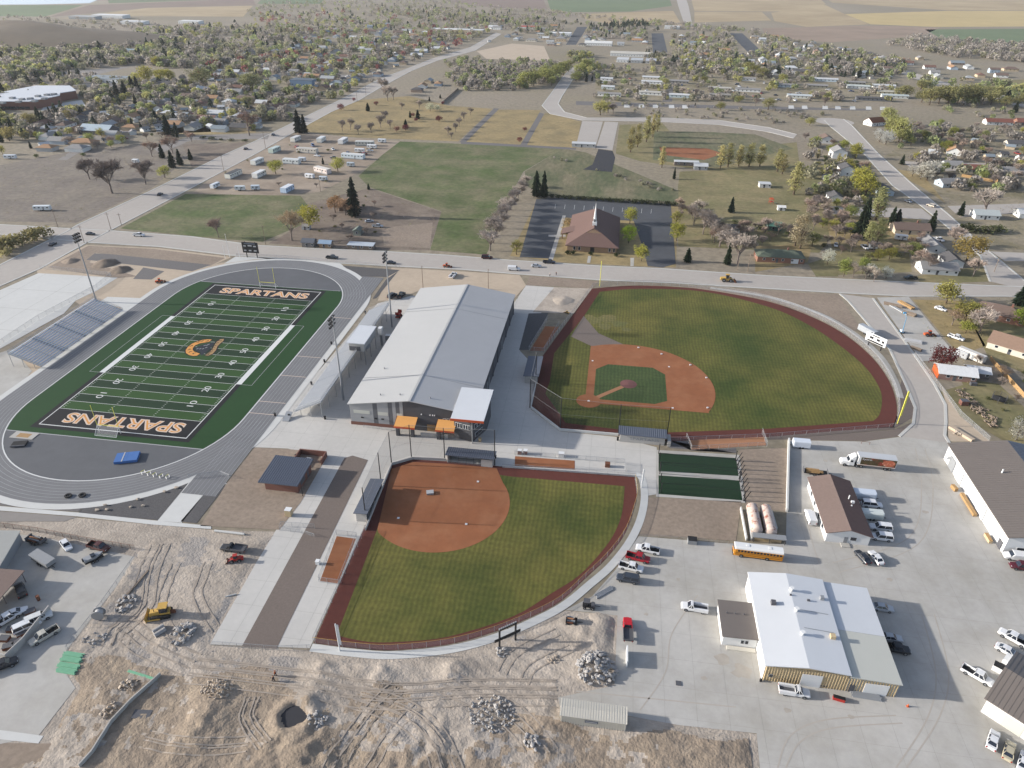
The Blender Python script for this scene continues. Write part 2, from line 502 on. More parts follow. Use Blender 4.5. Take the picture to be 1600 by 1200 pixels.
ground('crop_field', [(905, 22), (985, 19), (1052, 17), (1066, 40), (960, 39), (915, 30)], 'crop_tan', 1)
ground('crop_field', [(1075, -20), (1260, -22), (1290, 6), (1275, 18), (1085, 17)], 'crop_tan', 1)
ground('crop_field', [(1085, 18.5), (1190, 18.5), (1205, 32), (1085, 35)], 'crop_tan', 1)
ground('crop_field', [(1265, -22), (1900, -20), (1900, 16), (1480, 16), (1300, 4)], 'crop_tan', 1)
ground('crop_field', [(1320, 22), (1480, 17), (1900, 17), (1900, 40), (1460, 42), (1360, 38)], 'crop_yellow', 1)
ground('crop_field', [(1205, 20), (1290, 8), (1318, 21), (1358, 38), (1260, 42), (1210, 33)], 'crop_tan', 2)
ground('marsh', [(1190, 44), (1360, 40), (1470, 43), (1440, 56), (1300, 66), (1200, 60)], 'marsh_red', 2)
ground('crop_field', [(1445, 46), (1900, 43), (1900, 80), (1560, 70), (1470, 60)], 'crop_green', 2)
ground('pasture', [(1540, 128), (1600, 124), (1900, 124), (1900, 150), (1600, 146), (1545, 140)], 'lawn', 2)
# grassland and lots in the middle distance
ground('pasture', [(625, 221), (830, 229), (880, 232), (818, 268), (800, 300), (782, 340), (760, 398), (672, 391), (690, 330), (576, 292), (560, 275), (600, 240)], 'field_lush', 2)
ground('pasture', [(880, 232), (915, 238), (1060, 298), (1060, 316), (850, 306), (822, 290), (820, 268)], 'field_green', 2)
ground('pasture', [(290, 303), (470, 306), (480, 320), (470, 352), (410, 378), (340, 373), (188, 357)], 'field_lush', 2)
ground('farmyard', [(480, 318), (576, 294), (690, 331), (671, 391), (560, 390), (420, 380), (470, 352)], 'soil_dark', 2)
ground('farmyard_dirt', [(596, 356), (676, 348), (672, 388), (600, 384)], 'soil', 3)
ground('orchard_lawn', [(480, 183), (540, 158), (640, 150), (700, 165), (770, 170), (716, 221), (640, 218), (560, 215), (470, 205)], 'lawn_dry', 2)
ground('park_lawn', [(772, 171), (845, 172), (835, 195), (815, 228), (720, 222)], 'lawn_dry', 2)
ground('park_lawn', [(852, 176), (908, 190), (900, 232), (820, 229), (840, 195)], 'lawn_dry', 2)
ground('park_path', [(772, 169), (780, 170), (728, 222), (718, 222)], 'gravel', 3)
ground('park_path', [(843, 176), (850, 178), (822, 229), (812, 228)], 'gravel', 3)
ground('park_path', [(720, 221), (900, 231), (900, 234), (720, 225)], 'gravel', 4)
ground('ballpark_lawn', [(968, 195), (1035, 192), (1060, 220), (1130, 235), (1245, 222), (1250, 262), (1120, 268), (1000, 252), (962, 240)], 'lawn', 2)
ground('old_diamond', [(1022, 205), (1100, 206), (1180, 210), (1240, 232), (1120, 262), (1020, 250)], 'field_green', 3)
ground('old_infield', [(1030, 230), (1105, 232), (1130, 240), (1100, 250), (1035, 242)], 'clay', 4)
ground('park_lawn', [(1062, 268), (1240, 262), (1290, 290), (1330, 330), (1280, 395), (1060, 385), (1056, 322)], 'lawn', 1)
ground('garden_lawn', [(1300, 390), (1420, 395), (1425, 425), (1300, 430)], 'lawn', 2)
ground('garden_lawn', [(1262, 412), (1300, 400), (1310, 432), (1275, 432)], 'lawn', 3)
ground('garden_lawn', [(1430, 432), (1535, 415), (1545, 440), (1440, 444)], 'lawn', 2)
ground('garden_lawn', [(1440, 620), (1510, 600), (1570, 640), (1620, 700), (1570, 690), (1500, 650)], 'lawn', 2)
ground('garden_lawn', [(1500, 590), (1560, 600), (1660, 690), (1600, 690), (1520, 640)], 'lawn', 3)
for gpx, gm in (([(1242, 262), (1330, 252), (1392, 300), (1290, 319)], 'lawn'), ([(1290, 336), (1440, 342), (1430, 394), (1300, 389)], 'lawn_dry'), ([(1382, 262), (1440, 270), (1478, 318), (1440, 292)], 'lawn_dry'), ([(1505, 476), (1640, 480), (1640, 600), (1545, 560)], 'lawn'), ([(1426, 468), (1500, 470), (1540, 540), (1500, 556)], 'lawn_dry'), ([(1490, 342), (1640, 344), (1640, 392), (1545, 388)], 'scrub'), ([(1180, 385), (1270, 380), (1262, 410), (1180, 425)], 'lawn_dry'), ([(140, 192), (330, 168), (440, 172), (330, 206), (180, 212)], 'scrub'), ([(300, 140), (500, 120), (540, 150), (420, 160)], 'scrub'), ([(930, 106), (1400, 128), (1400, 160), (930, 158)], 'scrub'), ([(230, 205), (310, 196), (400, 200), (400, 207), (300, 211)], 'lawn_dry')):
    ground('garden_ground', gpx, gm, 1.5)
ground('bare_lot', [(1380, 245), (1460, 200), (1600, 195), (1650, 240), (1560, 232), (1470, 240)], 'scrub', 1)
ground('bare_lot', [(1440, 290), (1520, 285), (1600, 300), (1600, 320), (1500, 318)], 'scrub', 1)
ground('bare_lot', [(0, 258), (120, 235), (330, 215), (240, 292), (120, 348), (0, 346), (-120, 345), (-120, 270)], 'soil_lot', 1)
ground('car_park_lot', [(285, 226), (388, 222), (335, 250), (300, 262)], 'soil_dark', 2)
ground('school_lawn', [(110, 160), (185, 140), (200, 148), (150, 178), (100, 180)], 'lawn_dry', 2)
ground('school_apron', [(70, 165), (128, 156), (134, 166), (100, 176), (60, 178)], 'concrete_new', 3)
ground('trailer_yard', [(300, 302), (350, 262), (440, 215), (470, 206), (560, 216), (625, 221), (560, 270), (500, 300), (420, 306)], 'soil_pale', 1)
ground('street', [(1600, 150), (1475, 128), (1400, 105), (1382, 104), (1450, 131), (1600, 168)], 'asphalt', 3)
ground('paved_lot', [(1018, 52), (1036, 52), (1043, 82), (1020, 82)], 'asphalt_dark', 3)
ground('paved_lot', [(1140, 52), (1160, 52), (1192, 82), (1168, 81)], 'asphalt_dark', 3)
ground('paved_lot', [(902, 42), (918, 42), (900, 70), (884, 70)], 'asphalt_dark', 3)
ground('dry_lot', [(745, 80), (800, 68), (850, 72), (860, 95), (760, 92)], 'dirt_tan', 2)
ground('gravel_street', [(1040, 125), (1053, 126), (1050, 159), (1035, 159)], 'gravel', 3)
ground('gravel_street', [(1110, 135), (1120, 135), (1135, 150), (1122, 150)], 'gravel', 3)
ground('street', [(900, 158), (1140, 165), (1360, 170), (1360, 173), (1140, 170), (900, 164)], 'gravel', 3)
for k, x in enumerate((975, 998, 1020, 1045, 1066, 1232, 1253, 1285, 1305, 1328, 1353, 1375)):
    ground('driveway_pad', [(x, 163 + k * .35), (x + 8, 163 + k * .35), (x + 9, 168 + k * .35), (x, 168 + k * .35)], 'concrete_new', 4)
# roads: kerb lines read from the photograph
def road(name, north, south, m='asphalt', lv=3, kerb_n=True, kerb_s=True):
    o = ground(name, north + south[::-1], m, lv)
    for k, e in ((kerb_n, north), (kerb_s, south)):
        if k: ribbon(MB(), gp(e), .9, 0, .13).build('kerb', 'kerb', o)
    return o
road('main_road', [(-60, 348), (0, 351), (105, 357), (172, 360.5), (300, 370), (400, 383.5), (500, 389), (600, 393), (700, 399), (800, 407), (940, 416), (1035, 420), (1200, 431), (1350, 438), (1535, 446), (1700, 452)],
     [(-60, 366), (0, 366), (60, 371), (140, 379), (250, 385.5), (362, 399), (400, 401), (525, 411), (627, 416.5), (720, 421), (800, 427.5), (937, 437.5), (1050, 442), (1200, 451), (1310, 457.5), (1420, 463), (1570, 463), (1700, 467)])
road('diagonal_road', [(-120, 470), (0, 414), (107, 360), (122, 351), (232, 300), (350, 242), (400, 220), (482, 180), (540, 152), (590, 125), (637, 107), (675, 92), (735, 74), (775, 51)],
     [(-120, 510), (0, 447), (62, 420), (130, 382), (172, 360), (287, 300), (400, 240), (462, 205), (517, 175), (560, 157), (592, 138), (642, 111), (682, 95), (742, 79), (783, 53)], lv=4)
road('park_road', [(893, 105), (880, 120), (862, 145), (847, 165), (860, 178), (910, 188), (1025, 190), (1125, 195), (1200, 206), (1240, 216)],
     [(906, 105), (891, 130), (878, 150), (872, 162), (882, 175), (917, 184), (1035, 184), (1125, 188), (1200, 199), (1245, 210)])
road('side_street', [(1288, 188), (1297, 197), (1350, 240), (1395, 290), (1440, 322), (1500, 370), (1532, 400), (1547, 440)],
     [(1318, 186), (1332, 197), (1372, 240), (1437, 298), (1482, 335), (1542, 390), (1600, 438), (1640, 462)], lv=4)
cs = G(1303, 190)
struct(MB().sheet([(cs[0] + 17 * math.cos(i * PI / 12), cs[1] + 17 * math.sin(i * PI / 12)) for i in range(24)], LV * 5).build('turning_circle', 'asphalt'))
ground('side_street_branch', [(1285, 322), (1440, 326), (1462, 344), (1290, 334)], 'asphalt', 5)
ground('side_street_branch', [(1410, 252), (1560, 256), (1680, 262), (1680, 270), (1560, 266), (1430, 268)], 'asphalt', 5)
ground('side_street_branch', [(1480, 322), (1600, 318), (1700, 318), (1700, 334), (1600, 332), (1500, 340)], 'asphalt', 5)
ground('side_street_branch', [(1548, 393), (1620, 396), (1700, 398), (1700, 412), (1590, 408), (1570, 408)], 'asphalt', 5)
road('town_street', [(240, 232), (300, 212), (420, 208), (420, 214)], [(250, 240), (300, 219), (400, 217), (418, 218)], 'asphalt_grey', 5, False, False)
ground('town_street', [(100, 134), (160, 125), (240, 128), (400, 150), (500, 152), (500, 156), (400, 155), (240, 134), (150, 136)], 'asphalt_grey', 3)
ground('town_street', [(90, 250), (150, 212), (250, 190), (380, 130), (388, 130), (262, 192), (160, 216), (105, 250)], 'asphalt_grey', 4)
ground('town_street', [(380, 108), (560, 118), (620, 116), (620, 120), (560, 122), (380, 112)], 'asphalt_grey', 3)
ground('town_street', [(100, 112), (205, 104), (112, 126), (90, 128)], 'asphalt_grey', 3)
road('highway', [(1052, -20), (1060, 10), (1070, 40)], [(1066, -20), (1076, 10), (1082, 40)], 'asphalt', 4, False, False)
# car parks and church grounds
ground('parking_strip', [(910, 189), (942, 190), (930, 232), (900, 227)], 'asphalt', 5)
ground('parking_strip', [(945, 190), (966, 191), (957, 235), (931, 232)], 'asphalt', 5)
ground('parking_strip', [(935, 233), (957, 236), (961, 246), (956, 269), (911, 265), (926, 257)], 'asphalt_black', 6)
o = ground('church_lawn', [(797, 400), (840, 310), (1060, 322), (1056, 418), (1000, 416), (880, 410)], 'lawn_dry', 2)
cp = ground('church_car_park', [(838, 311), (900, 308), (1048, 319), (1056, 412), (1036, 418), (1012, 416), (1002, 380), (990, 345), (880, 340), (858, 404), (812, 402)], 'asphalt_dark', 5)
lines = MB()
for k in range(11):
    p, q = G(868 + k * 15, 319 + k * .8), G(867 + k * 15, 326 + k * .8)
    ribbon(lines, [p, q], .14, LV * 6)
o = lines.build('bay_lines', 'line_white', cp); o['kind'] = 'stuff'
ground('church_path', [(879, 337), (884, 337), (864, 406), (857, 406)], 'concrete', 6)
ground('church_path', [(919, 400), (924, 400), (922, 411), (917, 411)], 'concrete', 6)
ground('church_path', [(985, 403), (991, 403), (990, 416), (985, 416)], 'concrete', 6)
ground('church_path', [(857, 367), (884, 367), (884, 370), (857, 370)], 'concrete', 7)
# ------------------------------------------------------------------ school grounds
ground('graded_dirt', [(612, 418), (720, 424), (812, 430), (822, 446), (800, 470), (660, 452), (615, 470), (590, 470)], 'dirt_tan', 3)
ground('graded_dirt', [(828, 431), (935, 440), (925, 452), (870, 447), (822, 446)], 'soil', 3)
ground('graded_soil', [(937, 441), (1050, 445), (1200, 455), (1310, 461), (1345, 512), (1200, 470), (1060, 446), (985, 444)], 'soil', 3)
ground('graded_soil', [(1225, 480), (1305, 459), (1342, 510), (1336, 518), (1270, 494)], 'soil', 4)
ground('graded_dirt', [(57, 421), (135, 383), (250, 388), (362, 402), (300, 428), (215, 470), (160, 500), (60, 432)], 'dirt_tan', 3)
ground('graded_soil', [(75, 418), (138, 384), (240, 389), (352, 403), (330, 415), (290, 420), (150, 395), (140, 410), (215, 432), (180, 435)], 'soil', 4)
ground('gravel_bed', [(148, 396), (170, 397), (330, 414), (300, 424), (262, 420), (135, 406)], 'gravel', 5)
ground('gravel_bed', [(224, 418), (257, 424), (237, 437), (208, 436)], 'gravel', 5)
slab_pad = ground('building_slab', [(-60, 480), (60, 427), (184, 434), (150, 455), (118, 470), (100, 490), (0, 545), (-60, 575)], 'concrete_joint', 4)
slabs(slab_pad, ccw(gp([(-60, 480), (60, 427), (184, 434), (150, 455), (118, 470), (100, 490), (0, 545), (-60, 575)])), 18, LV * 5, 'concrete_new', .12)
ground('bleacher_apron', [(150, 458), (215, 466), (262, 440), (300, 424), (340, 412), (420, 402), (520, 406), (500, 470), (100, 640), (0, 620), (0, 560), (100, 495)], 'dirt_tan', 2)
ground('bleacher_pad', [(168, 464), (222, 466), (196, 492), (188, 480), (150, 475)], 'concrete_new', 5)
ground('bleacher_pad', [(-60, 570), (20, 545), (50, 580), (0, 640), (-60, 660)], 'concrete', 5)
ground('gravel_bed', [(535, 415), (625, 422), (605, 433), (560, 432)], 'gravel_dark', 5)
ground('gravel_bed', [(603, 437), (622, 424), (588, 466), (582, 467)], 'gravel_dark', 5)
ground('signboard_pad', [(350, 412), (368, 401), (400, 402), (530, 411), (560, 430), (540, 431), (450, 405), (400, 405)], 'concrete_new', 5)
# plaza: cast slabs round the field house and the ball fields
PLZ = [(383, 700), (470, 612), (545, 525), (590, 474), (645, 462), (700, 470), (800, 478), (822, 446), (866, 449), (830, 520), (812, 548), (838, 575), (830, 640), (875, 674), (965, 683), (1026, 699), (1028, 772), (1009, 775), (1003, 744), (785, 731), (700, 724), (612, 730), (484, 1013), (328, 1007), (400, 880), (500, 716), (450, 701), (398, 699)]
pl = ground('plaza', PLZ, 'concrete_joint', 2)
slabs(pl, ccw(gp(PLZ)), (7.3, 7.3), LV * 3, 'concrete_plaza', .045)
ground('graded_soil', [(398, 700), (450, 702), (497, 706), (506, 722), (470, 785), (437, 828), (313, 822), (354, 756)], 'soil', 6)
ground('gravel_strip', [(538, 716), (551, 712), (575, 719), (432, 1014), (378, 1010)], 'gravel_brown', 6)
ground('gravel_bed', [(297, 752), (247, 813), (122, 802), (135, 788), (250, 765)], 'gravel_dark', 5)
ground('gravel_bed', [(332, 757), (353, 759), (307, 818), (282, 815)], 'gravel_dark', 5)
ground('gravel_bed', [(0, 778), (60, 786), (132, 790), (122, 800), (0, 790)], 'gravel', 5)
ground('footpath', [(299, 748), (332, 746), (358, 757), (332, 756), (284, 817), (246, 814)], 'concrete_new', 5)
ground('footpath', [(-60, 790), (0, 791), (120, 801), (246, 814), (330, 822), (330, 827), (240, 820), (120, 807), (0, 798), (-60, 796)], 'concrete_new', 6)
ground('asphalt_patch', [(-60, 800), (0, 799), (120, 808), (100, 815), (0, 815), (-60, 812)], 'asphalt_grey', 5)
ground('gravel_bed', [(826, 490), (857, 489), (826, 547), (811, 547)], 'gravel_dark', 6)
ground('graded_dirt', [(866, 449), (925, 451), (898, 490), (832, 488)], 'dirt', 4)
# ------------------------------------------------------------------ school drive, service yard
drv = road('school_drive', [(1312, 459), (1325, 470), (1390, 545), (1415, 600), (1430, 637), (1427, 662), (1405, 682)],
           [(1364, 466), (1420, 542), (1460, 600), (1477, 632), (1478, 660), (1476, 680), (1483, 692)], 'asphalt', 4)
ground('laydown_yard', [(1370, 465), (1420, 464), (1497, 559), (1440, 565)], 'concrete', 5)
YARD = [(1231, 688), (1350, 690), (1405, 683), (1478, 680), (1484, 692), (1700, 700), (1900, 1250), (1192, 1250), (1182, 1146), (1060, 1133), (978, 1118), (876, 1110), (872, 1090), (960, 1071), (965, 962), (884, 953), (925, 932), (962, 890), (998, 838), (1132, 849), (1228, 850), (1229, 800)]
yd_ = ground('service_yard', YARD, 'concrete_joint', 2)
slabs(yd_, ccw(gp(YARD)), (6.2, 6.8), LV * 3, 'concrete', .035)
ground('loose_soil', [(1482, 690), (1480, 640), (1470, 600), (1500, 650), (1548, 690)], 'dirt_tan', 3)
ground('soil_verge', [(1022, 778), (1158, 784), (1150, 845), (1000, 836), (1008, 776)], 'soil', 4)
ground('soil_verge', [(1155, 702), (1232, 700), (1229, 800), (1165, 790)], 'soil', 4)
ground('graded_dirt', [(-200, 806), (120, 809), (330, 828), (440, 831), (400, 880), (330, 1008), (486, 1016), (612, 1028), (770, 1002), (884, 954), (966, 962), (960, 1072), (873, 1092), (978, 1119), (1182, 1147), (1192, 1260), (-200, 1260)], 'dirt', 1)
ground('yard_concrete', [(-80, 830), (0, 832), (60, 838), (210, 870), (212, 878), (105, 1015), (95, 1040), (118, 1075), (60, 1150), (-80, 1180)], 'concrete', 4)
ground('yard_concrete', [(-80, 1130), (68, 1150), (60, 1162), (-80, 1146)], 'concrete_new', 5)
ground('yard_soil', [(-80, 1160), (90, 1162), (70, 1260), (-80, 1260)], 'soil', 3)

mk_ = MB()
for pix in ([(1215, 1200), (1235, 1150), (1290, 1125), (1400, 1118)], [(1228, 1200), (1250, 1160), (1300, 1138), (1410, 1130)], [(1400, 1200), (1450, 1120), (1462, 1050), (1440, 960)], [(1416, 1200), (1468, 1120), (1482, 1050), (1460, 960)], [(1000, 1110), (1040, 1050), (1050, 990), (1090, 930)], [(1430, 700), (1440, 760), (1420, 840), (1300, 880)], [(1445, 700), (1458, 765), (1435, 850), (1310, 895)], [(1262, 815), (1270, 850), (1280, 880)], [(900, 1080), (1000, 1090), (1150, 1105)]):
    ribbon(mk_, smooth_poly(gp(pix), 8), .3, LV * 4)
mat('tyre_mark', (186, 178, 167), .9, var=.06)
mk_.build('tyre_marks', 'tyre_mark', yd_)['kind'] = 'stuff'
mat('stain', (182, 174, 162), .9, var=.12)
for x, y, r in ((1130, 1030, 1.6), (1160, 1050, 2.2), (1100, 1060, .6), (1010, 960, .5), (1230, 1110, .7), (1330, 1120, .6), (1445, 800, .8), (1390, 905, .7), (1060, 905, .6), (1290, 720, .7)):
    a, b = G(x, y); MB().sheet([(a + r * (1 + .6 * noise.noise(Vector((math.cos(i * .35) * 1.5, math.sin(i * .35) * 1.5, x)))) * math.cos(i * .349), b + r * .8 * (1 + .6 * noise.noise(Vector((math.cos(i * .35) * 1.5, math.sin(i * .35) * 1.5, y)))) * math.sin(i * .349)) for i in range(18)], LV * 4.2).build('stain', 'stain', yd_)
# ================================================================== football field and running track
CX, CY = -146.2, 214.8
FX0, FX1, FY0, FY1 = CX - 24.385, CX + 24.385, CY - 45.72, CY + 45.72
def stadium(r, n=40, straight=42.2):
    return [(CX + r * math.cos(PI * i / n), CY + straight + r * math.sin(PI * i / n)) for i in range(n + 1)] + \
           [(CX - r * math.cos(PI * i / n), CY - straight - r * math.sin(PI * i / n)) for i in range(n + 1)]
def ringsheet(name, r0, r1, m, z, parent=None):
    A, B = stadium(r0), stadium(r1); n = len(A)
    mb = MB()
    mb.add([(x, y, z) for x, y in A] + [(x, y, z) for x, y in B], [(i, (i + 1) % n, n + (i + 1) % n, n + i) for i in range(n)])
    return mb.build(name, m, parent)
struct(ringsheet('track_kerb_walk', 45.5, 48.6, 'concrete_new', LV * 7))
trk = struct(ringsheet('running_track', 36.5, 46.3, 'track', LV * 8))
struct(MB().sheet([(CX + 36.6, 136), (CX + 46.3, 136), (CX + 46.3, 290), (CX + 36.6, 290)], LV * 7.5).build('track_straight', 'track'))
for k in range(9):
    ringsheet('lane_line', 36.5 + k * 1.22, 36.5 + k * 1.22 + (.1 if k else .35), 'lane_pale' if k else 'line_white', LV * 9, trk)
    if 0 < k:
        x = CX + 36.55 + k * 1.22
        for y0, y1 in ((136, 172), (257, 289)):
            MB().sheet([(x, y0), (x + .1, y0), (x + .1, y1), (x, y1)], LV * 9.3).build('lane_line', 'lane_pale', trk)
tk = MB()
for k, (y, m_) in enumerate(((247, 0), (176, 0), (183, 0), (200, 0), (214, 0))):
    tk.sheet([(CX + 36.8, y), (CX + 46, y), (CX + 46, y + .25), (CX + 36.8, y + .25)], LV * 9.6)
tk.build('start_marks', 'cream_paint', trk)
struct(MB().sheet(stadium(36.5), LV * 6).build('track_d_area', 'track_d'))
tp = clip(clip(stadium(36.3), 0, 1, 272.7), 0, -1, -155.4)
fld = struct(MB().sheet(ccw(tp), LV * 7).build('football_turf', 'turf'))
ribbon(MB(), [(-178.6, 155.45), (-113.9, 155.45)], .3, LV * 7.6).build('turf_edge', 'line_pale', fld)
ribbon(MB(), [(-178.6, 272.6), (-113.9, 272.6)], .3, LV * 7.6).build('turf_edge', 'line_pale', fld)
for k in range(20):
    y = FY0 + k * 4.572
    MB().sheet([(FX0, y), (FX1, y), (FX1, y + 4.572), (FX0, y + 4.572)], LV * 8).build('turf_band', 'turf_light' if k % 2 == 0 else 'turf_dark', fld)
B = 1.9
bl = MB()
for x0, y0, x1, y1 in ((FX0 - B, FY0 - 9.14 - B, FX1 + B, FY0), (FX0 - B, FY1, FX1 + B, FY1 + 9.14 + B),
                       (FX0 - B, FY0, FX0, FY0 + 22.9), (FX1, FY0, FX1 + B, FY0 + 22.9), (FX0 - B, FY1 - 22.9, FX0, FY1), (FX1, FY1 - 22.9, FX1 + B, FY1)):
    MB().sheet([(x0, y0), (x1, y0), (x1, y1), (x0, y1)], LV * 8.3).build('black_turf', 'turf_black', fld)
def line(x0, y0, x1, y1, name='field_line', lv=9, m='line_white'):
    return MB().sheet([(x0, y0), (x1, y0), (x1, y1), (x0, y1)], LV * lv).build(name, m, fld)
for y in (FY0 - 9.14 - .2, FY1 + 9.14): line(FX0 - .2, y, FX1 + .2, y + .35, 'end_line')
for x in (FX0 - .2, FX1 - .1): line(x, FY0 - 9.14, x + .3, FY1 + 9.14, 'side_line', 9.3)
for x in (FX0 - 1.9, FX1): line(x, FY0 + 22.9, x + 1.9, FY1 - 22.9, 'side_band', 9.5)
for k in range(21): line(FX0, FY0 + k * 4.572 - .08, FX1, FY0 + k * 4.572 + .08, 'yard_line', 9.1)
hs = MB()
for k in range(101):
    y = FY0 + k * .9144
    for x in (FX0 + .6, CX - 8.1, CX + 7.5, FX1 - 1.2):
        if k % 5: hs.sheet([(x, y - .06), (x + .6, y - .06), (x + .6, y + .06), (x, y + .06)], LV * 9.2)
o = hs.build('hash_marks', 'line_white', fld); o['kind'] = 'stuff'
bx_ = MB()
for x0, x1 in ((FX0 - 5.6, FX0 - 1.9), (FX1 + 1.9, FX1 + 5.6)):
    xo = x0 if x0 < FX0 else x1
    bx_.sheet([(xo - .07, FY0 + 22.9), (xo + .07, FY0 + 22.9), (xo + .07, FY1 - 22.9), (xo - .07, FY1 - 22.9)], LV * 9)
    for y in (FY0 + 22.9, FY1 - 22.9): bx_.sheet([(x0, y - .07), (x1, y - .07), (x1, y + .07), (x0, y + .07)], LV * 9.05)
bx_.build('team_area_line', 'line_pale', fld)
for k in range(1, 10):
    d = min(k, 10 - k)
    for x, rz in ((FX0 + 8.2, -PI / 2), (FX1 - 8.2, PI / 2)):
        me, _ = text_mesh(str(d) + '0', 3.4, 2.3, 'line_white')
        link('yard_number', me, fld, (x, FY0 + k * 9.144, LV * 10), rz)
def endzone_text(y, rz):
    me, fb = text_mesh('SPARTANS', 40, 5.7, 'cream_paint', shear=-.05, offset=.045)
    link('lettering_outline', me, fld, (CX + .9, y, LV * 10), rz)
    me, _ = text_mesh('SPARTANS', 40, 5.7, 'orange_paint', shear=-.05, offset=-.012, fit_box=fb)
    link('lettering', me, fld, (CX + .9, y, LV * 11), rz)
endzone_text(FY1 + 4.5, 0); endzone_text(FY0 - 4.5, PI)
def L16(pts): return [G(270 + x / 16, 510 + y / 16) for x, y in pts]
cc = [(975, 335), (880, 330), (740, 345), (600, 390), (480, 440), (380, 520), (325, 600), (330, 670), (400, 720), (500, 745), (600, 740), (680, 690), (600, 660), (540, 640), (500, 600), (500, 550), (560, 480), (680, 430), (800, 410), (910, 390)]
st = [(1280, 320), (1180, 330), (1090, 400), (1040, 480), (1000, 560), (930, 640), (800, 725), (880, 745), (1000, 690), (1080, 600), (1120, 500), (1190, 430), (1265, 370)]
hm = [(545, 570), (640, 500), (800, 450), (1040, 400), (1000, 480), (930, 570), (820, 660), (720, 740), (690, 690), (700, 650), (600, 630)]
def grow(p, k):
    cx, cy = sum(q[0] for q in p) / len(p), sum(q[1] for q in p) / len(p)
    return [(q[0] + (q[0] - cx) / math.hypot(q[0] - cx, q[1] - cy) * k, q[1] + (q[1] - cy) / math.hypot(q[0] - cx, q[1] - cy) * k) for q in p]
lo = MB()
ribbon(lo, L16(cc + cc[:1]), .9, LV * 10)
lo.build('emblem_outline', 'turf_black', fld)
ribbon(MB(), L16(st + st[:1]), 1.0, LV * 10.3).build('emblem_outline', 'turf_black', fld)
MB().sheet(ccw(L16(cc)), LV * 11).build('emblem_crescent', 'orange_paint', fld)
MB().sheet(ccw(L16(st)), LV * 11).build('emblem_banner', 'wood', fld)
mat('emblem_slate', (40, 46, 56), .9, var=.25, scale=.7)
MB().sheet(ccw(L16(hm)), LV * 10.7).build('emblem_helmet', 'emblem_slate', fld)
cr_ = MB()
for x, y in ((800, 480), (860, 470), (900, 450), (760, 560), (690, 560), (620, 560), (840, 530)):
    p = L16([(x - 30, y + 8), (x + 26, y - 10), (x + 22, y + 6), (x - 26, y + 20)]); cr_.sheet(ccw(p), LV * 11.5)
cr_.build('emblem_helmet_crest', 'steel_grey', fld)
mk = MB()
for (x, y), r in (((850, 375), .4), ((720, 380), .2), ((620, 405), .3), ((450, 500), .8), ((400, 590), 1.2), ((420, 650), 1.5), ((510, 690), 2.2)):
    a, b = L16([(x, y)])[0]
    mk.rbox(a, b, LV * 12, .9, .35, .002, r); mk.rbox(a + .3, b + .5, LV * 12.2, .3, .9, .002, r)
mk.build('emblem_marks', 'turf_black', fld)
for ch, (x, y) in zip('SPARTANS', ((860, 715), (910, 680), (955, 640), (1000, 590), (1035, 535), (1065, 480), (1110, 420), (1180, 365))):
    me, _ = text_mesh(ch, 1.0, 1.3, 'turf_black'); a, b = L16([(x, y)])[0]
    link('emblem_letter', me, fld, (a, b, LV * 12), 1.15)
# ================================================================== baseball field (bases 27.43 m apart)
HX, HY = -2.1, 200.4
def arc(cx, cy, r, a0, a1, n=32): return [(cx + r * math.cos(a0 + (a1 - a0) * i / n), cy + r * math.sin(a0 + (a1 - a0) * i / n)) for i in range(n + 1)]
OUT_B = smooth_poly([(925, 451), (985, 446.5), (1050, 448), (1110, 454), (1200, 471), (1270, 496), (1320, 523), (1360, 556), (1386, 590), (1399, 622), (1401, 648), (1395, 667)], 5)
wt = ground('baseball_warning_track', OUT_B + [(1300, 674), (1200, 683), (1042, 690), (965, 681), (875, 671), (830, 637), (837, 600), (848, 556)], 'warning_track', 4, label='dark red warning track round the baseball field')
IN_B = smooth_poly([(937, 456), (1000, 451.5), (1100, 456), (1200, 479.5), (1262, 507), (1312, 540), (1350, 572), (1372, 602), (1378, 625), (1374, 648), (1364, 658)], 5)
bg_ = ground('baseball_grass', IN_B + [(1200, 670), (1040, 676), (965, 671), (884, 661), (852, 615), (859, 597), (866, 552), (912, 495)], 'ball_grass', 5)
for k, (x, y, r) in enumerate(((930, 502, 3.2), (950, 498, 3.6), (968, 506, 3.0), (945, 510, 2.6), (978, 515, 1.8), (920, 495, 2.0))):
    a, b = G(x, y); struct(MB().sheet([(a + r * (1 + .5 * noise.noise(Vector((math.cos(i * PI / 15) * 1.7, math.sin(i * PI / 15) * 1.7, k)))) * math.cos(i * PI / 15), b + r * (1 + .5 * noise.noise(Vector((math.cos(i * PI / 15) * 1.7, math.sin(i * PI / 15) * 1.7, k + 9)))) * math.sin(i * PI / 15)) for i in range(30)], LV * 6 + .002 * k).build('worn_grass', 'ball_grass_dry'))
ground('dirt_wedge', [(912, 494), (935, 521), (980, 541), (926, 542), (892, 526)], 'gravel_brown', 7)
PXc, PYc = HX + 13.04, HY + 13.04
q = HX + 27.43 + 1.0
sk = arc(PXc, PYc, 29.2, -.62, PI / 2 + .62, 40)
sk = [p for p in sk if p[0] > HX - 1.2 and p[1] > HY - 1.2]
skin = [(HX - 1.2, HY), (HX, HY - 1.2)] + [(sk[0][0], HY - 1.2)] + sk + [(HX - 1.2, sk[-1][1])]
struct(MB().sheet(ccw(skin), LV * 8).build('baseball_infield', 'clay'))
g0, g1, cu_ = 1.5, 27.43 - 1.6, 4.2
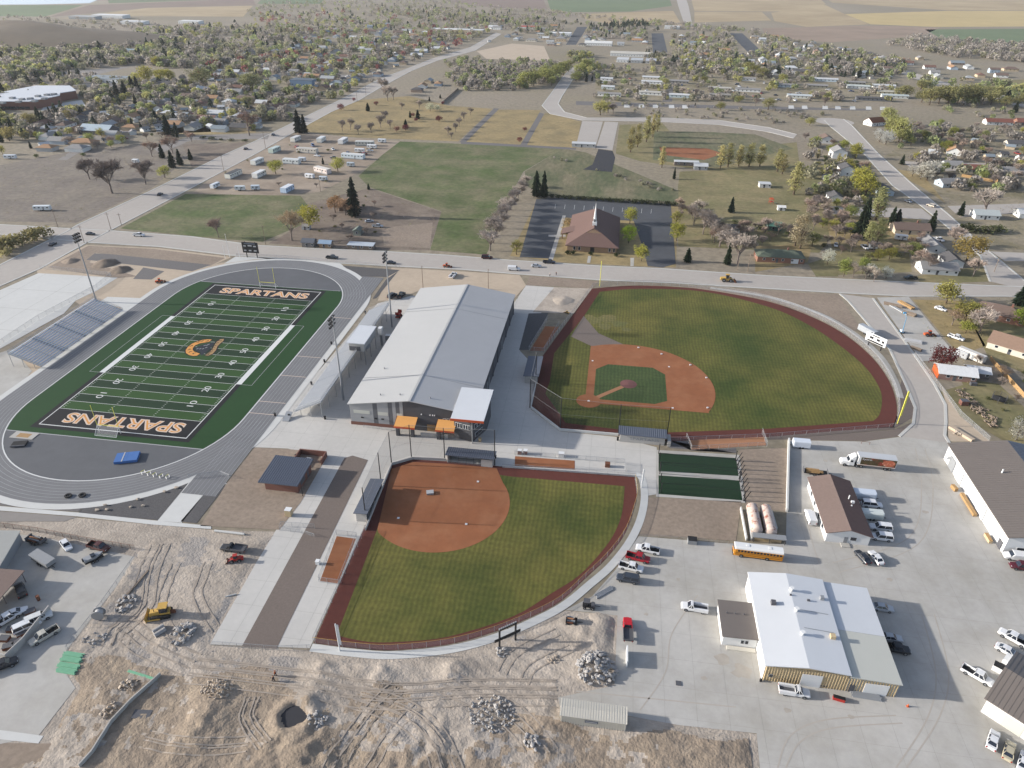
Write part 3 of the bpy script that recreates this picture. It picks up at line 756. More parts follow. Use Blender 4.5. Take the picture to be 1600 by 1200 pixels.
struct(MB().sheet(ccw([(HX + 3.8, HY + g0), (HX + g1 - cu_, HY + g0), (HX + g1, HY + g0 + cu_ * .6), (HX + g1, HY + g1 - cu_), (HX + g1 - cu_, HY + g1), (HX + g0 + cu_, HY + g1), (HX + g0, HY + g1 - cu_), (HX + g0, HY + 3.8)]), LV * 9).build('infield_grass', 'ball_grass_lush'))
struct(MB().sheet(arc(HX, HY, 4.1, 0, 2 * PI, 28)[:-1], LV * 10).build('home_plate_circle', 'clay'))
struct(ribbon(MB(), [(HX + 2, HY + 2), (PXc, PYc)], 1.6, LV * 9.6).build('mound_path', 'clay_pale'))
mo = MB()
for k in range(5):
    r0, r1 = 2.9 - k * .55, 2.9 - (k + 1) * .55
    mo.add([(x, y, LV * 10 + .055 * k) for x, y in arc(PXc, PYc, r0, 0, 2 * PI, 20)[:-1]] + [(x, y, LV * 10 + .055 * (k + 1)) for x, y in arc(PXc, PYc, max(r1, .05), 0, 2 * PI, 20)[:-1]],
           [(i, (i + 1) % 20, 20 + (i + 1) % 20, 20 + i) for i in range(20)])
struct(mo.build('pitchers_mound', 'mound_clay'))
def base(x, y, lab): tag(MB((x, y, 0)).rbox(x, y, LV * 9, .6, .6, .1, .1).build('base', 'white_paint'), lab, 'base', 'bases').location = (x, y, 0)
base(HX + 27.43, HY, 'white first base on baseball infield near the dugout'); base(HX + 27.43, HY + 27.43, 'white second base at far right corner of baseball diamond'); base(HX, HY + 27.43, 'white third base at upper left of baseball diamond')
hp = MB((HX, HY, 0)).prism([(HX - .4, HY - .4), (HX + .4, HY - .4), (HX + .4, HY + .1), (HX, HY + .5), (HX - .4, HY + .1)], LV * 11, LV * 11 + .02).build('home_plate', 'white_paint'); hp.location = (HX, HY, 0)
tag(hp, 'white home plate in baseball clay circle', 'home plate')
for k, (x, y) in enumerate(((997, 544), (1033, 554), (1078, 571), (1103, 591), (1105, 638))):
    a, b = G(x, y); bkt = MB((a, b, 0)).cyl(a, b, LV * 9, .45, .22, 8, .28).cyl(a + .4, b + .2, LV * 9, .3, .2, 8).build('bucket', 'white_paint'); bkt.location = (a, b, 0)
    tag(bkt, ('white buckets on the clay edge behind second base, leftmost', 'white buckets on the clay edge behind second base, second from left', 'white buckets on the clay arc, third from left', 'white buckets on the clay arc, fourth from left', 'white buckets at the near right corner of the clay')[k], 'bucket', 'marker buckets')
# ================================================================== softball field (bases 18.3 m apart)
OUT_S = [(992, 749), (995, 775), (990, 797), (980, 826), (965, 851), (942, 878), (915, 903), (875, 940), (825, 966), (770, 988), (700, 1007), (612, 1016), (550, 1012.5), (490, 1005)]
ground('softball_warning_track', [(612, 727), (645, 718), (700, 721), (785, 729), (992, 745)] + smooth_poly(OUT_S, 4), 'warning_track', 4)
IN_S = [(976, 760), (972, 801), (960, 833), (940, 862), (905, 899), (862, 927), (800, 964), (700, 995), (625, 1003), (575, 1003), (526, 993)]
ground('softball_grass', [(590, 826), (700, 800), (778, 742), (800, 745)] + smooth_poly(IN_S, 4), 'ball_grass', 5)
sx, sy = -49.5, 153.2
sko = arc(-39.2, 143.2, 18.9, -PI / 2 - .75, .60, 40)
ground('softball_infield', gp([(590, 826), (612, 733), (645, 722), (700, 725), (776, 732)]) + sko[::-1], 'clay', 7, px=False)
for (x, y), l in (((746.8, 753), 'white softball base at the far right of the infield clay'), ((728.5, 819.5), 'white softball base at the near right of the infield clay'), ((622.5, 810), 'white softball base in the dugout shadow')):
    base(*G(x, y), l)
# batting cages
cg = ground('cage_pad', [(1025, 703), (1155, 711), (1166, 786), (1025, 776)], 'concrete', 4)
ground('cage_turf', [(1029, 708), (1150, 716), (1154, 744), (1029, 736)], 'turf_dark', 5)
ground('cage_turf', [(1029, 743), (1155, 751), (1160, 782), (1029, 772)], 'turf_dark', 5)
ground('bullpen_clay', [(805, 713), (898, 720), (898, 734), (804, 728)], 'clay', 6)
ground('bullpen_clay', [(526, 838), (556, 842), (528, 912), (500, 908)], 'clay', 6)
ground('bullpen_clay', [(852, 510), (873, 511), (850, 549), (828, 548)], 'clay', 7)
ground('bullpen_clay', [(1076, 688), (1195, 683), (1197, 696), (1080, 703)], 'clay_pale', 6)
ground('gravel_bed', [(1045, 700), (1150, 708), (1150, 700), (1080, 704), (1076, 690), (1045, 688)], 'gravel', 3)
ground('soil_verge', [(1200, 676), (1400, 668), (1430, 650), (1428, 620), (1410, 590), (1403, 615), (1404, 650), (1397, 671), (1200, 687)], 'gravel_brown', 3)
ground('soil_verge', [(1200, 687), (1395, 672), (1425, 660), (1405, 682), (1350, 689), (1231, 687)], 'gravel_brown', 3)
# curved path outside the outfields
def pathband(name, pts, w, m='concrete_new', lv=6):
    return struct(ribbon(MB(), smooth_poly(gp(pts), 5), w, LV * lv).build(name, m))
pathband('outfield_path', [(992, 741), (1003, 748), (1007, 775), (1003, 803), (993, 830), (977, 857), (952, 887), (922, 913), (880, 947), (828, 974), (772, 997), (702, 1015), (612, 1024), (550, 1020), (486, 1012)], 2.0)
pathband('outfield_path', [(1110, 450), (1200, 464), (1280, 490), (1335, 521), (1375, 556), (1397, 592), (1407, 622)], 2.2, 'concrete', 6)
# ================================================================== school buildings and stands (site grid, metres)
def window(t, o, x0, z0, x1, z1, y, face='-y', m='glass', frame='white_paint', name='window'):
    """a framed pane standing proud of a wall; face tells which way it looks"""
    fr, pn = MB(o), MB(o)
    e = .1
    if face in ('-y', '+y'):
        s = -1 if face == '-y' else 1
        fr.box(x0 - e, min(y, y + s * .06), z0 - e, x1 + e, max(y, y + s * .06), z1 + e); pn.box(x0, min(y, y + s * .09), z0, x1, max(y, y + s * .09), z1)
    else:
        s = -1 if face == '-x' else 1
        fr.box(min(y, y + s * .06), x0 - e, z0 - e, max(y, y + s * .06), x1 + e, z1 + e); pn.box(min(y, y + s * .09), x0, z0, max(y, y + s * .09), x1, z1)
    w = fr.build(name, frame, t); pn.build('pane', m, w)
    return w
def gable(t, o, x0, y0, x1, y1, h, rise, axis='y', over=.4, wall='white_wall', roof='roof_white', roof2=None, th=.18, seam=None, seam_m=None, wallname='wall'):
    """walls with gable ends and two roof planes (ridge along axis)"""
    w = MB(o)
    if axis == 'y':
        xm = (x0 + x1) / 2
        w.add([(x0, y0, 0), (x1, y0, 0), (x1, y1, 0), (x0, y1, 0), (x0, y0, h), (x1, y0, h), (x1, y1, h), (x0, y1, h), (xm, y0, h + rise), (xm, y1, h + rise)],
              [(0, 1, 5, 8, 4), (1, 2, 6, 5), (2, 3, 7, 9, 6), (3, 0, 4, 7)])
        k = rise / (xm - x0); z = lambda x: h + .1 + th + rise - abs(x - xm) * k
        A = [(x0 - over, y0 - over), (xm, y0 - over), (xm, y1 + over), (x0 - over, y1 + over)]
        Bq = [(xm, y0 - over), (x1 + over, y0 - over), (x1 + over, y1 + over), (xm, y1 + over)]
        zz = lambda p: z(p[0])
    else:
        ym = (y0 + y1) / 2
        w.add([(x0, y0, 0), (x1, y0, 0), (x1, y1, 0), (x0, y1, 0), (x0, y0, h), (x1, y0, h), (x1, y1, h), (x0, y1, h), (x0, ym, h + rise), (x1, ym, h + rise)],
              [(0, 1, 5, 4), (1, 2, 6, 9, 5), (2, 3, 7, 6), (3, 0, 4, 8, 7)])
        k = rise / (ym - y0); z = lambda y: h + .1 + th + rise - abs(y - ym) * k
        A = [(x0 - over, y0 - over), (x1 + over, y0 - over), (x1 + over, ym), (x0 - over, ym)]
        Bq = [(x0 - over, ym), (x1 + over, ym), (x1 + over, y1 + over), (x0 - over, y1 + over)]
        zz = lambda p: z(p[1])
    wo = w.build(wallname, wall, t)
    rs = []
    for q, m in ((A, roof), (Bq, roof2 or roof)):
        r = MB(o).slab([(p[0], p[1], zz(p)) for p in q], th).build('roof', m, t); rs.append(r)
        if seam:
            sm = MB(o)
            if axis == 'y':
                y = y0 - over + seam / 2
                while y < y1 + over:
                    a, b = q[0][0], q[1][0]
                    sm.quad((a, y - .05, zz((a, 0)) + .05), (b, y - .05, zz((b, 0)) + .05), (b, y + .05, zz((b, 0)) + .05), (a, y + .05, zz((a, 0)) + .05))
                    sm.quad((a, y - .05, zz((a, 0))), (b, y - .05, zz((b, 0))), (b, y - .05, zz((b, 0)) + .05), (a, y - .05, zz((a, 0)) + .05))
                    y += seam
            else:
                x = x0 - over + seam / 2
                while x < x1 + over:
                    a, b = q[0][1], q[2][1]
                    sm.quad((x - .05, a, zz((0, a)) + .05), (x + .05, a, zz((0, a)) + .05), (x + .05, b, zz((0, b)) + .05), (x - .05, b, zz((0, b)) + .05))
                    sm.quad((x - .05, a, zz((0, a))), (x - .05, b, zz((0, b))), (x - .05, b, zz((0, b)) + .05), (x - .05, a, zz((0, a)) + .05))
                    x += seam
            s_ = sm.build('roof_seams', seam_m or m, r); s_['kind'] = 'stuff'
    return wo, rs
# ---- field house
X0, X1, Y0, Y1 = -75.0, -36.2, 175.2, 264.0
O = (-55.6, 175.2, 0)
fh = thing('field_house', 'long grey metal field house with low white gable roof between the stands and ball fields', 'building', O)
gable(fh, O, X0, Y0, X1, Y1, 7.5, 3.0, 'y', .45, 'steel_charcoal', 'roof_light', 'roof_slate_light', .25)
mat('panel_light', (168, 168, 168), .7, var=.03); mat('panel_dark', (104, 104, 108), .7, var=.03)
y = Y0 - .04
xm = -55.6
def top(x): return 7.5 + 3.0 * (1 - abs(x - xm) / 19.4)
xs = [(-75, -67.5, 0), (-67.5, -66.1, 1), (-66.1, -62.6, 0), (-62.6, -61.3, 1), (-61.3, -60.2, 0), (-60.2, -59.0, 1), (-59.0, -57.9, 0)]
for a, b, d in xs:
    MB(O).add([(a + .02, y, 1.2), (b - .02, y, 1.2), (b - .02, y, top(b) - .1), (a + .02, y, top(a) - .1), (a + .02, y + .1, 1.2), (b - .02, y + .1, 1.2), (b - .02, y + .1, top(b) - .1), (a + .02, y + .1, top(a) - .1)],
              [(0, 1, 2, 3), (0, 4, 5, 1), (1, 5, 6, 2), (2, 6, 7, 3), (3, 7, 4, 0)]).build('wall_panel', 'panel_dark' if d else 'panel_light', fh)
MB(O).box(-75.05, Y0 - .12, 0, -57.9, Y0 - .03, 1.15).build('brick_base', 'brick', fh)
for a, b in ((-73.8, -68.6), (-66.0, -62.8), (-60.0, -58.2)): MB(O).box(a, Y0 - .1, 4.4, b, Y0 - .05, 5.6).build('band_panel', 'roof_cream', fh)
for a in (-71.5, -67.2, -65.0): MB(O).box(a, Y0 - .35, 2.9, a + .8, Y0 - .05, 3.2).build('wall_lamp', 'black_metal', fh)
for a in (-49.6, -48.8, -48.2, -52.3): MB(O).box(a, Y0 - .3, 6.0, a + .3, Y0, 6.3).build('wall_lamp', 'white_paint', fh)
MB(O).box(-59.6, Y0 - .06, 0, -58.3, Y0 - .0, 2.3).build('door', 'steel_grey', fh)
MB(O).box(-50.6, Y0 - .06, 0, -48.0, Y0 - .0, 2.5).build('door', 'wood', fh)
window(fh, O, -45.4, 4.2, -44.6, 5.2, Y0 - .02); window(fh, O, -44.2, 4.2, -43.4, 5.2, Y0 - .02); window(fh, O, -42.6, 4.2, -41.8, 5.2, Y0 - .02)
MB(O).box(-75.08, Y0, 0, -75.0, Y1, 1.0).build('brick_base', 'brick', fh)
for k in range(8): MB(O).box(X1, Y0 + 16 + k * 10, 0, X1 + .3, Y0 + 16.3 + k * 10, 7.4).build('downpipe', 'steel_dark', fh)
for k in range(2):
    a = Y0 + 25 + k * 30; MB(O).box(X1, a, 0, X1 + .06, a + 4, 4).build('roller_door', 'steel_grey', fh)
for xx, yy in ((-66, 179), (-59.5, 178.5), (-70, 196), (-50, 178.5)):
    zz = top(xx) + .3
    MB(O).cyl(xx, yy, zz, zz + .6, .18, 8).build('roof_vent', 'steel_grey', fh)
for yv in (190.4, 241):
    s = MB(O); s.slab([(X0 - .45, yv, 7.5 + .35 + .03), (xm, yv + .0, 10.88), (xm, yv + .12, 10.88), (X0 - .45, yv + .12, 7.88)], .02); s.slab([(xm, yv, 10.88), (X1 + .45, yv, 7.84), (X1 + .45, yv + .12, 7.84), (xm, yv + .12, 10.88)], .02)
    s.build('roof_joint', 'steel_grey', fh)
MB(O).slab([(xm - .35, Y0 - .46, 10.93), (xm + .35, Y0 - .46, 10.93), (xm + .35, Y1 + .46, 10.93), (xm - .35, Y1 + .46, 10.93)], .06).build('ridge_cap', 'roof_light', fh)
# canopies
for nm, (a0, a1) in (('first', (-59.8, -53.4)), ('second', (-47.0, -41.2))):
    c = MB(O).slab([(a0, Y0 - 4.2, 3.7), (a1, Y0 - 4.2, 3.7), (a1, Y0 - .1, 4.9), (a0, Y0 - .1, 4.9)], .2).build('canopy', 'canopy_orange', fh)
    MB(O).box(a0 - .05, Y0 - 4.32, 3.15, a1 + .05, Y0 - 4.2, 3.72).build('fascia', 'fascia_orange', c)
    MB(O).add([(a0 - .1, Y0 - 4.2, 3.2), (a0 - .1, Y0 - .2, 4.4), (a0 - .1, Y0 - .2, 4.92), (a0 - .1, Y0 - 4.2, 3.72)], [(0, 1, 2, 3)]).build('fascia', 'fascia_orange', c)
    for a in ((a0 + .4, a1 - 1.4) if nm == 'first' else (a0 + .3,)):
        MB(O).box(a, Y0 - 4.0, 0, a + 1.0, Y0 - 3.0, 3.2).build('canopy_pillar', 'steel_charcoal', c)
# entry tower with chamfered corner
tw = [(-41.6, 173.2), (-35.7, 171.6), (-32.6, 178.8), (-32.6, 186.5), (-41.6, 186.5)]
tw_o = MB(O).prism(tw, 0, 8.6).build('tower_wall', 'steel_charcoal', fh)
MB(O).slab([(-42.0, 170.6, 8.7), (-32.0, 170.6, 8.7), (-31.8, 187.0, 9.7), (-42.0, 187.0, 9.7)], .35).build('tower_roof', 'roof_white', fh)
MB(O).box(-42.1, 170.45, 7.95, -31.95, 170.62, 8.72).build('tower_fascia', 'fascia_orange', fh)
MB(O).cyl(-35.6, 170.9, 0, 8.4, .16, 8).build('tower_column', 'galvanised', fh)
def tower_window(p, q, f0, f1, z0, z1):
    dx, dy = q[0] - p[0], q[1] - p[1]; L_ = math.hypot(dx, dy); nx, ny = dy / L_, -dx / L_
    a = (p[0] + dx * f0, p[1] + dy * f0); b = (p[0] + dx * f1, p[1] + dy * f1)
    def pan(e, d): return MB(O).prism([(a[0] - dx / L_ * e, a[1] - dy / L_ * e), (a[0] - dx / L_ * e + nx * d, a[1] - dy / L_ * e + ny * d), (b[0] + dx / L_ * e + nx * d, b[1] + dy / L_ * e + ny * d), (b[0] + dx / L_ * e, b[1] + dy / L_ * e)], z0 - e, z1 + e)
    w = pan(.1, .05).build('window', 'white_paint', fh); pan(0, .08).build('pane', 'glass', w)
for g0 in (.08, .52):
    for k in range(3): tower_window(tw[0], tw[1], g0 + k * .13, g0 + k * .13 + .1, 4.2, 5.7)
for k in range(3): tower_window(tw[1], tw[2], .15 + k * .2, .3 + k * .2, 4.2, 5.7)
tower_window(tw[1], tw[2], .2, .7, 1.2, 2.4)
# ---- generic small helper for shed-roofed dugouts
def dugout(name, label, x0, y0, x1, y1, h, open_side, hi, roofm='metal_slate', wall='block_wall', depth_step=.9, along='x'):
    O_ = ((x0 + x1) / 2, (y0 + y1) / 2, 0)
    t = thing(name, label, 'dugout', O_)
    w = .2
    sides = {'-y': (x0, y0, x1, y0 + w), '+y': (x0, y1 - w, x1, y1), '-x': (x0, y0 + w, x0 + w, y1 - w), '+x': (x1 - w, y0 + w, x1, y1 - w)}
    for k, s in sides.items():
        if k == open_side: continue
        MB(O_).box(s[0], s[1], 0, s[2], s[3], h - .05).build('wall', wall, t)
    o_ = .5
    zs = {'-x': lambda x, y: h + (hi if x < O_[0] else 0), '+x': lambda x, y: h + (hi if x > O_[0] else 0), '-y': lambda x, y: h + (hi if y < O_[1] else 0), '+y': lambda x, y: h + (hi if y > O_[1] else 0)}[open_side]
    cs_ = [(x0 - o_, y0 - o_), (x1 + o_, y0 - o_), (x1 + o_, y1 + o_), (x0 - o_, y1 + o_)]
    top_ = [(a, b, zs(a, b) + .15) for a, b in cs_]
    r = MB(O_).slab(top_, .15).build('roof', roofm, t)
    sm = MB(O_)
    if open_side in ('-y', '+y'):
        x = x0 - o_ + .2
        while x < x1 + o_:
            za, zb = top_[0][2], top_[3][2]
            sm.add([(x - .1, y0 - o_, za), (x + .1, y0 - o_, za), (x + .1, y1 + o_, zb), (x - .1, y1 + o_, zb), (x, y0 - o_, za + .09), (x, y1 + o_, zb + .09)], [(0, 4, 5, 3), (4, 1, 2, 5), (0, 1, 4), (3, 5, 2)]); x += .62
    else:
        y = y0 - o_ + .2
        while y < y1 + o_:
            za, zb = top_[0][2], top_[1][2]
            sm.add([(x0 - o_, y - .1, za), (x1 + o_, y - .1, zb), (x1 + o_, y + .1, zb), (x0 - o_, y + .1, za), (x0 - o_, y, za + .09), (x1 + o_, y, zb + .09)], [(0, 1, 5, 4), (4, 5, 2, 3), (0, 4, 3), (1, 2, 5)]); y += .62
    q = sm.build('roof_ribs', roofm, r); q['kind'] = 'stuff'
    bn = MB(O_)
    if open_side in ('-y', '+y'): yb = y1 - .9 if open_side == '-y' else y0 + .4; bn.box(x0 + .5, yb, .35, x1 - .5, yb + .5, .5)
    else: xb = x1 - .9 if open_side == '-x' else x0 + .4; bn.box(xb, y0 + .5, .35, xb + .5, y1 - .5, .5)
    bn.build('bench', 'aluminium', t)
    pm = MB().cyl(0, 0, 0, h - .05, .06, 6).mesh('post', 'black_metal')
    n = 6
    for k in range(n):
        f = (k + .5) / n
        if open_side in ('-y', '+y'): p = (x0 + f * (x1 - x0), y0 + .1 if open_side == '-y' else y1 - .1)
        else: p = (x0 + .1 if open_side == '-x' else x1 - .1, y0 + f * (y1 - y0))
        link('post', pm, t, (p[0] - O_[0], p[1] - O_[1], 0))
    fm = MB(O_)
    if open_side == '-y': fm.quad((x0, y0, .1), (x1, y0, .1), (x1, y0, 1.2), (x0, y0, 1.2))
    elif open_side == '+y': fm.quad((x0, y1, .1), (x1, y1, .1), (x1, y1, 1.2), (x0, y1, 1.2))
    elif open_side == '+x': fm.quad((x1, y0, .1), (x1, y1, .1), (x1, y1, 1.2), (x1, y0, 1.2))
    else: fm.quad((x0, y0, .1), (x0, y1, .1), (x0, y1, 1.2), (x0, y0, 1.2))
    fm.build('front_mesh', 'chain_link', t)
    return t
dugout('dugout', 'grey ribbed-roof softball dugout with open front behind the backstop', -41.0, 160.4, -27.6, 164.0, 2.7, '-y', .4)
MB((-34.3, 162.2, 0)).box(-31, 160.3, 0, -27.7, 160.5, 2.5).build('storage_wall', 'block_wall', [o for o in COL.objects if o.get('label', '').startswith('grey ribbed-roof softball dugout with open')][0])
dugout('dugout', 'flat grey-roofed softball dugout along the first base line', -58.8, 132.6, -56.0, 146.0, 2.9, '+x', .3)
dg = dugout('dugout', 'block-walled baseball dugout with lettering behind first base', 8.4, 178.9, 21.8, 182.2, 2.9, '+y', .3)
me, _ = text_mesh('SPARTANS', 8.6, .9, 'steel_grey'); o = link('lettering', me, dg, (.6, -1.68, 1.6)); o.rotation_euler = (PI / 2, 0, 0)
MB((15.1, 180.55, 0)).box(22.6, 178.6, 0, 23.6, 182.4, 1.9).build('end_wall', 'block_wall', dg)
dugout('dugout', 'plain grey-roofed baseball dugout along the third base line', -24.6, 208.6, -20.2, 222.0, 2.9, '+x', .3)
# ---- concession block
O = (-82.8, 145.7, 0)
cb = thing('concession_stand', 'small brick building with slate-grey shed roof on brown soil beside the plaza', 'building', O)
MB(O).box(-87.6, 141.0, 0, -78.2, 150.4, 3.0).build('wall', 'brick', cb)
MB(O).slab([(-88.8, 139.8, 3.5), (-77.5, 139.8, 3.5), (-77.5, 151.4, 4.0), (-88.8, 151.4, 4.0)], .3).build('roof', 'metal_slate', cb)
for k in range(18):
    x = -88.5 + k * .64
    MB(O).add([(x - .03, 139.8, 3.5), (x + .03, 139.8, 3.5), (x + .03, 151.4, 4.0), (x - .03, 151.4, 4.0), (x, 139.8, 3.57), (x, 151.4, 4.07)], [(0, 4, 5, 3), (4, 1, 2, 5), (0, 1, 4)]).build('roof_seam', 'metal_slate', cb)
MB(O).box(-78.22, 143.0, 1.0, -78.12, 146.0, 2.3).build('serving_hatch', 'steel_dark', cb)
MB(O).box(-78.22, 147.5, 0, -78.12, 148.5, 2.2).build('door', 'steel_dark', cb)
e = MB(O)
for x0, y0, x1, y1 in ((-84.6, 151.6, -84.3, 158.0), (-84.3, 157.7, -76.4, 158.0), (-76.7, 153.8, -76.4, 157.7)): MB(O).box(x0, y0, 0, x1, y1, 1.9).build('yard_wall', 'brick', cb)
MB(O).box(-81.5, 154.2, 0, -80.1, 155.4, 1.1).build('condenser_unit', 'galvanised', cb)
MB(O).cyl(-76.5, 139.9, 0, 3.4, .09, 8).build('downpipe', 'black_metal', cb)
# ---- stands
def stand(name, label, xf, xb, y0, y1, rows, z0, z1, m, deckm):
    s = 1 if xb > xf else -1
    O_ = ((xf + xb) / 2, (y0 + y1) / 2, 0)
    t = thing(name, label, 'bleachers', O_)
    dx = (xb - xf) / rows
    seat = MB((0, 0, 0)).box(0, y0 - O_[1], 0, abs(dx) * .42, y1 - O_[1], .06).mesh('bench_row', m)
    foot = MB((0, 0, 0)).box(0, y0 - O_[1], 0, abs(dx) * .56, y1 - O_[1], .05).mesh('foot_board', deckm)
    ris = MB((0, 0, 0)).box(0, y0 - O_[1], 0, .04, y1 - O_[1], (z1 - z0) / rows + .02).mesh('riser', deckm)
    for k in range(rows):
        x = xf + dx * k; z = z0 + (z1 - z0) * k / rows
        xx = x if s > 0 else x - abs(dx) * .56
        link('foot_board', foot, t, (xx - O_[0], 0, z))
        xx = x + s * abs(dx) * .56; xx = xx if s > 0 else xx - abs(dx) * .42
        link('bench_row', seat, t, (xx - O_[0], 0, z + .44))
        link('riser', ris, t, (x + dx - O_[0] - .02, 0, z))
    fr = MB(O_).add([(xf, y0, z0), (xb, y0, z1), (xb, y0, 0), (xf, y0, 0)], [(0, 1, 2, 3)])
    n = int(abs(y1 - y0) // 6)
    for k in range(n + 1):
        y = y0 + (y1 - y0) * k / n
        for f in (.25, .6, .98):
            x = xf + (xb - xf) * f; link('support_post', MB().cyl(0, 0, 0, z0 + (z1 - z0) * f - .1, .09, 6).mesh('support_post', 'galvanised'), t, (x - O_[0], y - O_[1], 0))
        MB(O_).tube((xf, y, z0 - .1), (xb, y, z1 - .1), .1, n=6).build('raker_beam', 'galvanised', t)
    gr = MB(O_)
    for z in (.55, 1.1): gr.tube((xb, y0, z1 + z), (xb, y1, z1 + z), .04, n=5); [gr.tube((xf, y, z0 + z), (xb, y, z1 + z), .04, n=5) for y in (y0, y1)]; gr.tube((xf, y0, z0 + z), (xf, y1, z0 + z), .035, n=5)
    for k in range(2 * n + 1):
        y = y0 + (y1 - y0) * k / (2 * n); gr.tube((xb, y, z1), (xb, y, z1 + 1.1), .03, n=4); gr.tube((xf, y, z0), (xf, y, z0 + 1.1), .03, n=4)
    gr.build('guard_rail', 'galvanised', t)
    sk_ = MB(O_).quad((xb, y0, z1 - .1), (xb, y1, z1 - .1), (xb, y1, z1 + 1.1), (xb, y0, z1 + 1.1)); [sk_.quad((xf, y, z0), (xb, y, z1), (xb, y, z1 + 1.1), (xf, y, z0 + 1.1)) for y in (y0, y1)]
    sk_.build('guard_mesh', 'chain_link', t)
    for k in range(1, 4):
        y = y0 + (y1 - y0) * k / 4
        MB(O_).slab([(xf, y - .6, z0 + .12), (xb, y - .6, z1 + .12), (xb, y + .6, z1 + .12), (xf, y + .6, z0 + .12)][::s], .05).build('aisle_steps', 'galvanised', t)
    return t
R = stand('home_bleachers', 'long pale aluminium home bleachers with press box beside the field house', -94.6, -85.0, 177, 253, 15, 1.3, 6.0, 'aluminium', 'aluminium')
stand('visitor_bleachers', 'shorter aluminium visitor bleachers on the far left of the track', -193.4, -205.0, 191, 238, 12, .9, 5.2, 'aluminium_sky_shade', 'aluminium_sky_shade')
O = (-89.8, 215, 0)
pb = MB(O).box(-87.8, 211.5, 5.6, -82.2, 224.5, 8.7).build('press_box', 'block_wall', R)
MB(O).slab([(-88.4, 211.0, 9.05), (-81.8, 211.0, 9.05), (-81.8, 225.0, 9.05), (-88.4, 225.0, 9.05)], .3).build('roof', 'roof_white', pb)
MB(O).box(-87.6, 211.38, 5.9, -83.6, 211.5, 7.5).build('window', 'steel_dark', pb)
for k in range(4): MB(O).box(-87.92, 212.2 + k * 3, 6.5, -87.8, 214.6 + k * 3, 8.0).build('window', 'glass', pb)
MB(O).box(-82.2, 212.5, 6.2, -81.2, 216, 6.3).build('landing', 'galvanised', pb)
for yy in (212, 218, 224): MB(O).cyl(-82.4, yy, 0, 5.6, .13, 8).build('press_box_post', 'galvanised', pb)
MB(O).box(-82.0, 226.5, 4.6, -80.6, 228.4, 7.4).build('lift_shaft', 'white_paint', R)
MB(O).cyl(-81.3, 227.4, 0, 4.6, .5, 8).build('lift_post', 'galvanised', R)
ramp = MB(O).slab([(-97.0, 173.2, .2), (-94.9, 173.2, .2), (-94.9, 177.0, 1.4), (-97.0, 177.0, 1.4)], .15).build('ramp', 'galvanised', R)
# ---- depot buildings
O = (51.4, 112, 0)
ws = thing('workshop', 'bus depot workshop with bright white low roof and tan ribbed front wall', 'building', O)
xa, xb2, xc = 38.5, 54.6, 64.4
xr = 46.6
w = MB(O).prism([(xa, 99.6), (xb2, 99.6), (xb2, 124.4), (xa, 124.4)], 0, 4.6).build('wall', 'siding_tan', ws)
MB(O).add([(xa, 99.58, 4.6), (xb2, 99.58, 4.9), (xr, 99.58, 5.6)], [(0, 1, 2)]).build('gable_wall', 'siding_tan', ws)
MB(O).box(xb2 + .02, 99.65, 0, xc, 124.3, 3.9).build('wall', 'siding_cream', ws)
MB(O).box(xa - .06, 99.6, 0, xa - .01, 124.4, 4.6).build('side_cladding', 'white_wall', ws)
MB(O).slab([(xa - .3, 99.2, 4.95), (xr, 99.2, 5.85), (xr, 124.8, 5.85), (xa - .3, 124.8, 4.95)], .2).build('roof', 'roof_white', ws)
MB(O).slab([(xr, 99.2, 5.85), (xb2 + .2, 99.2, 5.15), (xb2 + .2, 124.8, 5.15), (xr, 124.8, 5.85)], .2).build('roof', 'roof_white', ws)
MB(O).slab([(xb2 + .22, 111.1, 4.65), (xc + .3, 111.1, 4.15), (xc + .3, 124.7, 4.15), (xb2 + .22, 124.7, 4.65)], .2).build('roof', 'roof_white', ws)
MB(O).slab([(xb2 + .22, 99.25, 4.65), (xc + .3, 99.25, 4.15), (xc + .3, 111.05, 4.15), (xb2 + .22, 111.05, 4.65)], .2).build('roof', 'roof_cream', ws)
ribs = MB(O)
x = xa + .3
while x < xc - .2:
    hh = 4.5 if x < xb2 else 3.8
    ribs.add([(x - .16, 99.58, 0), (x - .06, 99.46, 0), (x + .06, 99.46, 0), (x + .16, 99.58, 0), (x - .16, 99.58, hh), (x - .06, 99.46, hh), (x + .06, 99.46, hh), (x + .16, 99.58, hh)], [(0, 1, 5, 4), (1, 2, 6, 5), (2, 3, 7, 6), (4, 5, 6, 7)])
    x += .55
o = ribs.build('wall_ribs', 'siding_tan', ws); o['kind'] = 'stuff'
for a, b, h in ((45.8, 49.8, 3.6), (58.0, 62.6, 3.2)): MB(O).box(a, 99.38, 0, b, 99.44, h).build('roller_door', 'white_wall', ws)
MB(O).box(55.2, 99.38, 0, 56.3, 99.44, 2.1).build('door', 'steel_dark', ws)
window(ws, O, 39.6, 1.6, 40.2, 2.2, 99.42, '-y', frame='steel_grey')
for xx, yy, z in ((46.8, 119.6, 5.6), (46.8, 113.8, 5.6), (46.8, 107.5, 5.6)):
    v = MB(O).cyl(xx, yy, z, z + .9, .32, 10).build('roof_ventilator', 'white_paint', ws); MB(O).cyl(xx, yy, z + .9, z + 1.15, .5, 10).build('cowl', 'white_paint', v)
MB(O).box(41.8, 115.0, 5.1, 42.8, 116.0, 6.2).build('swamp_cooler', 'steel_dark', ws); MB(O).box(52.6, 107.6, 5.2, 53.6, 108.6, 6.1).build('swamp_cooler', 'siding_tan', ws); MB(O).box(52.8, 118.2, 5.2, 53.6, 119.0, 6.1).build('swamp_cooler', 'galvanised', ws)
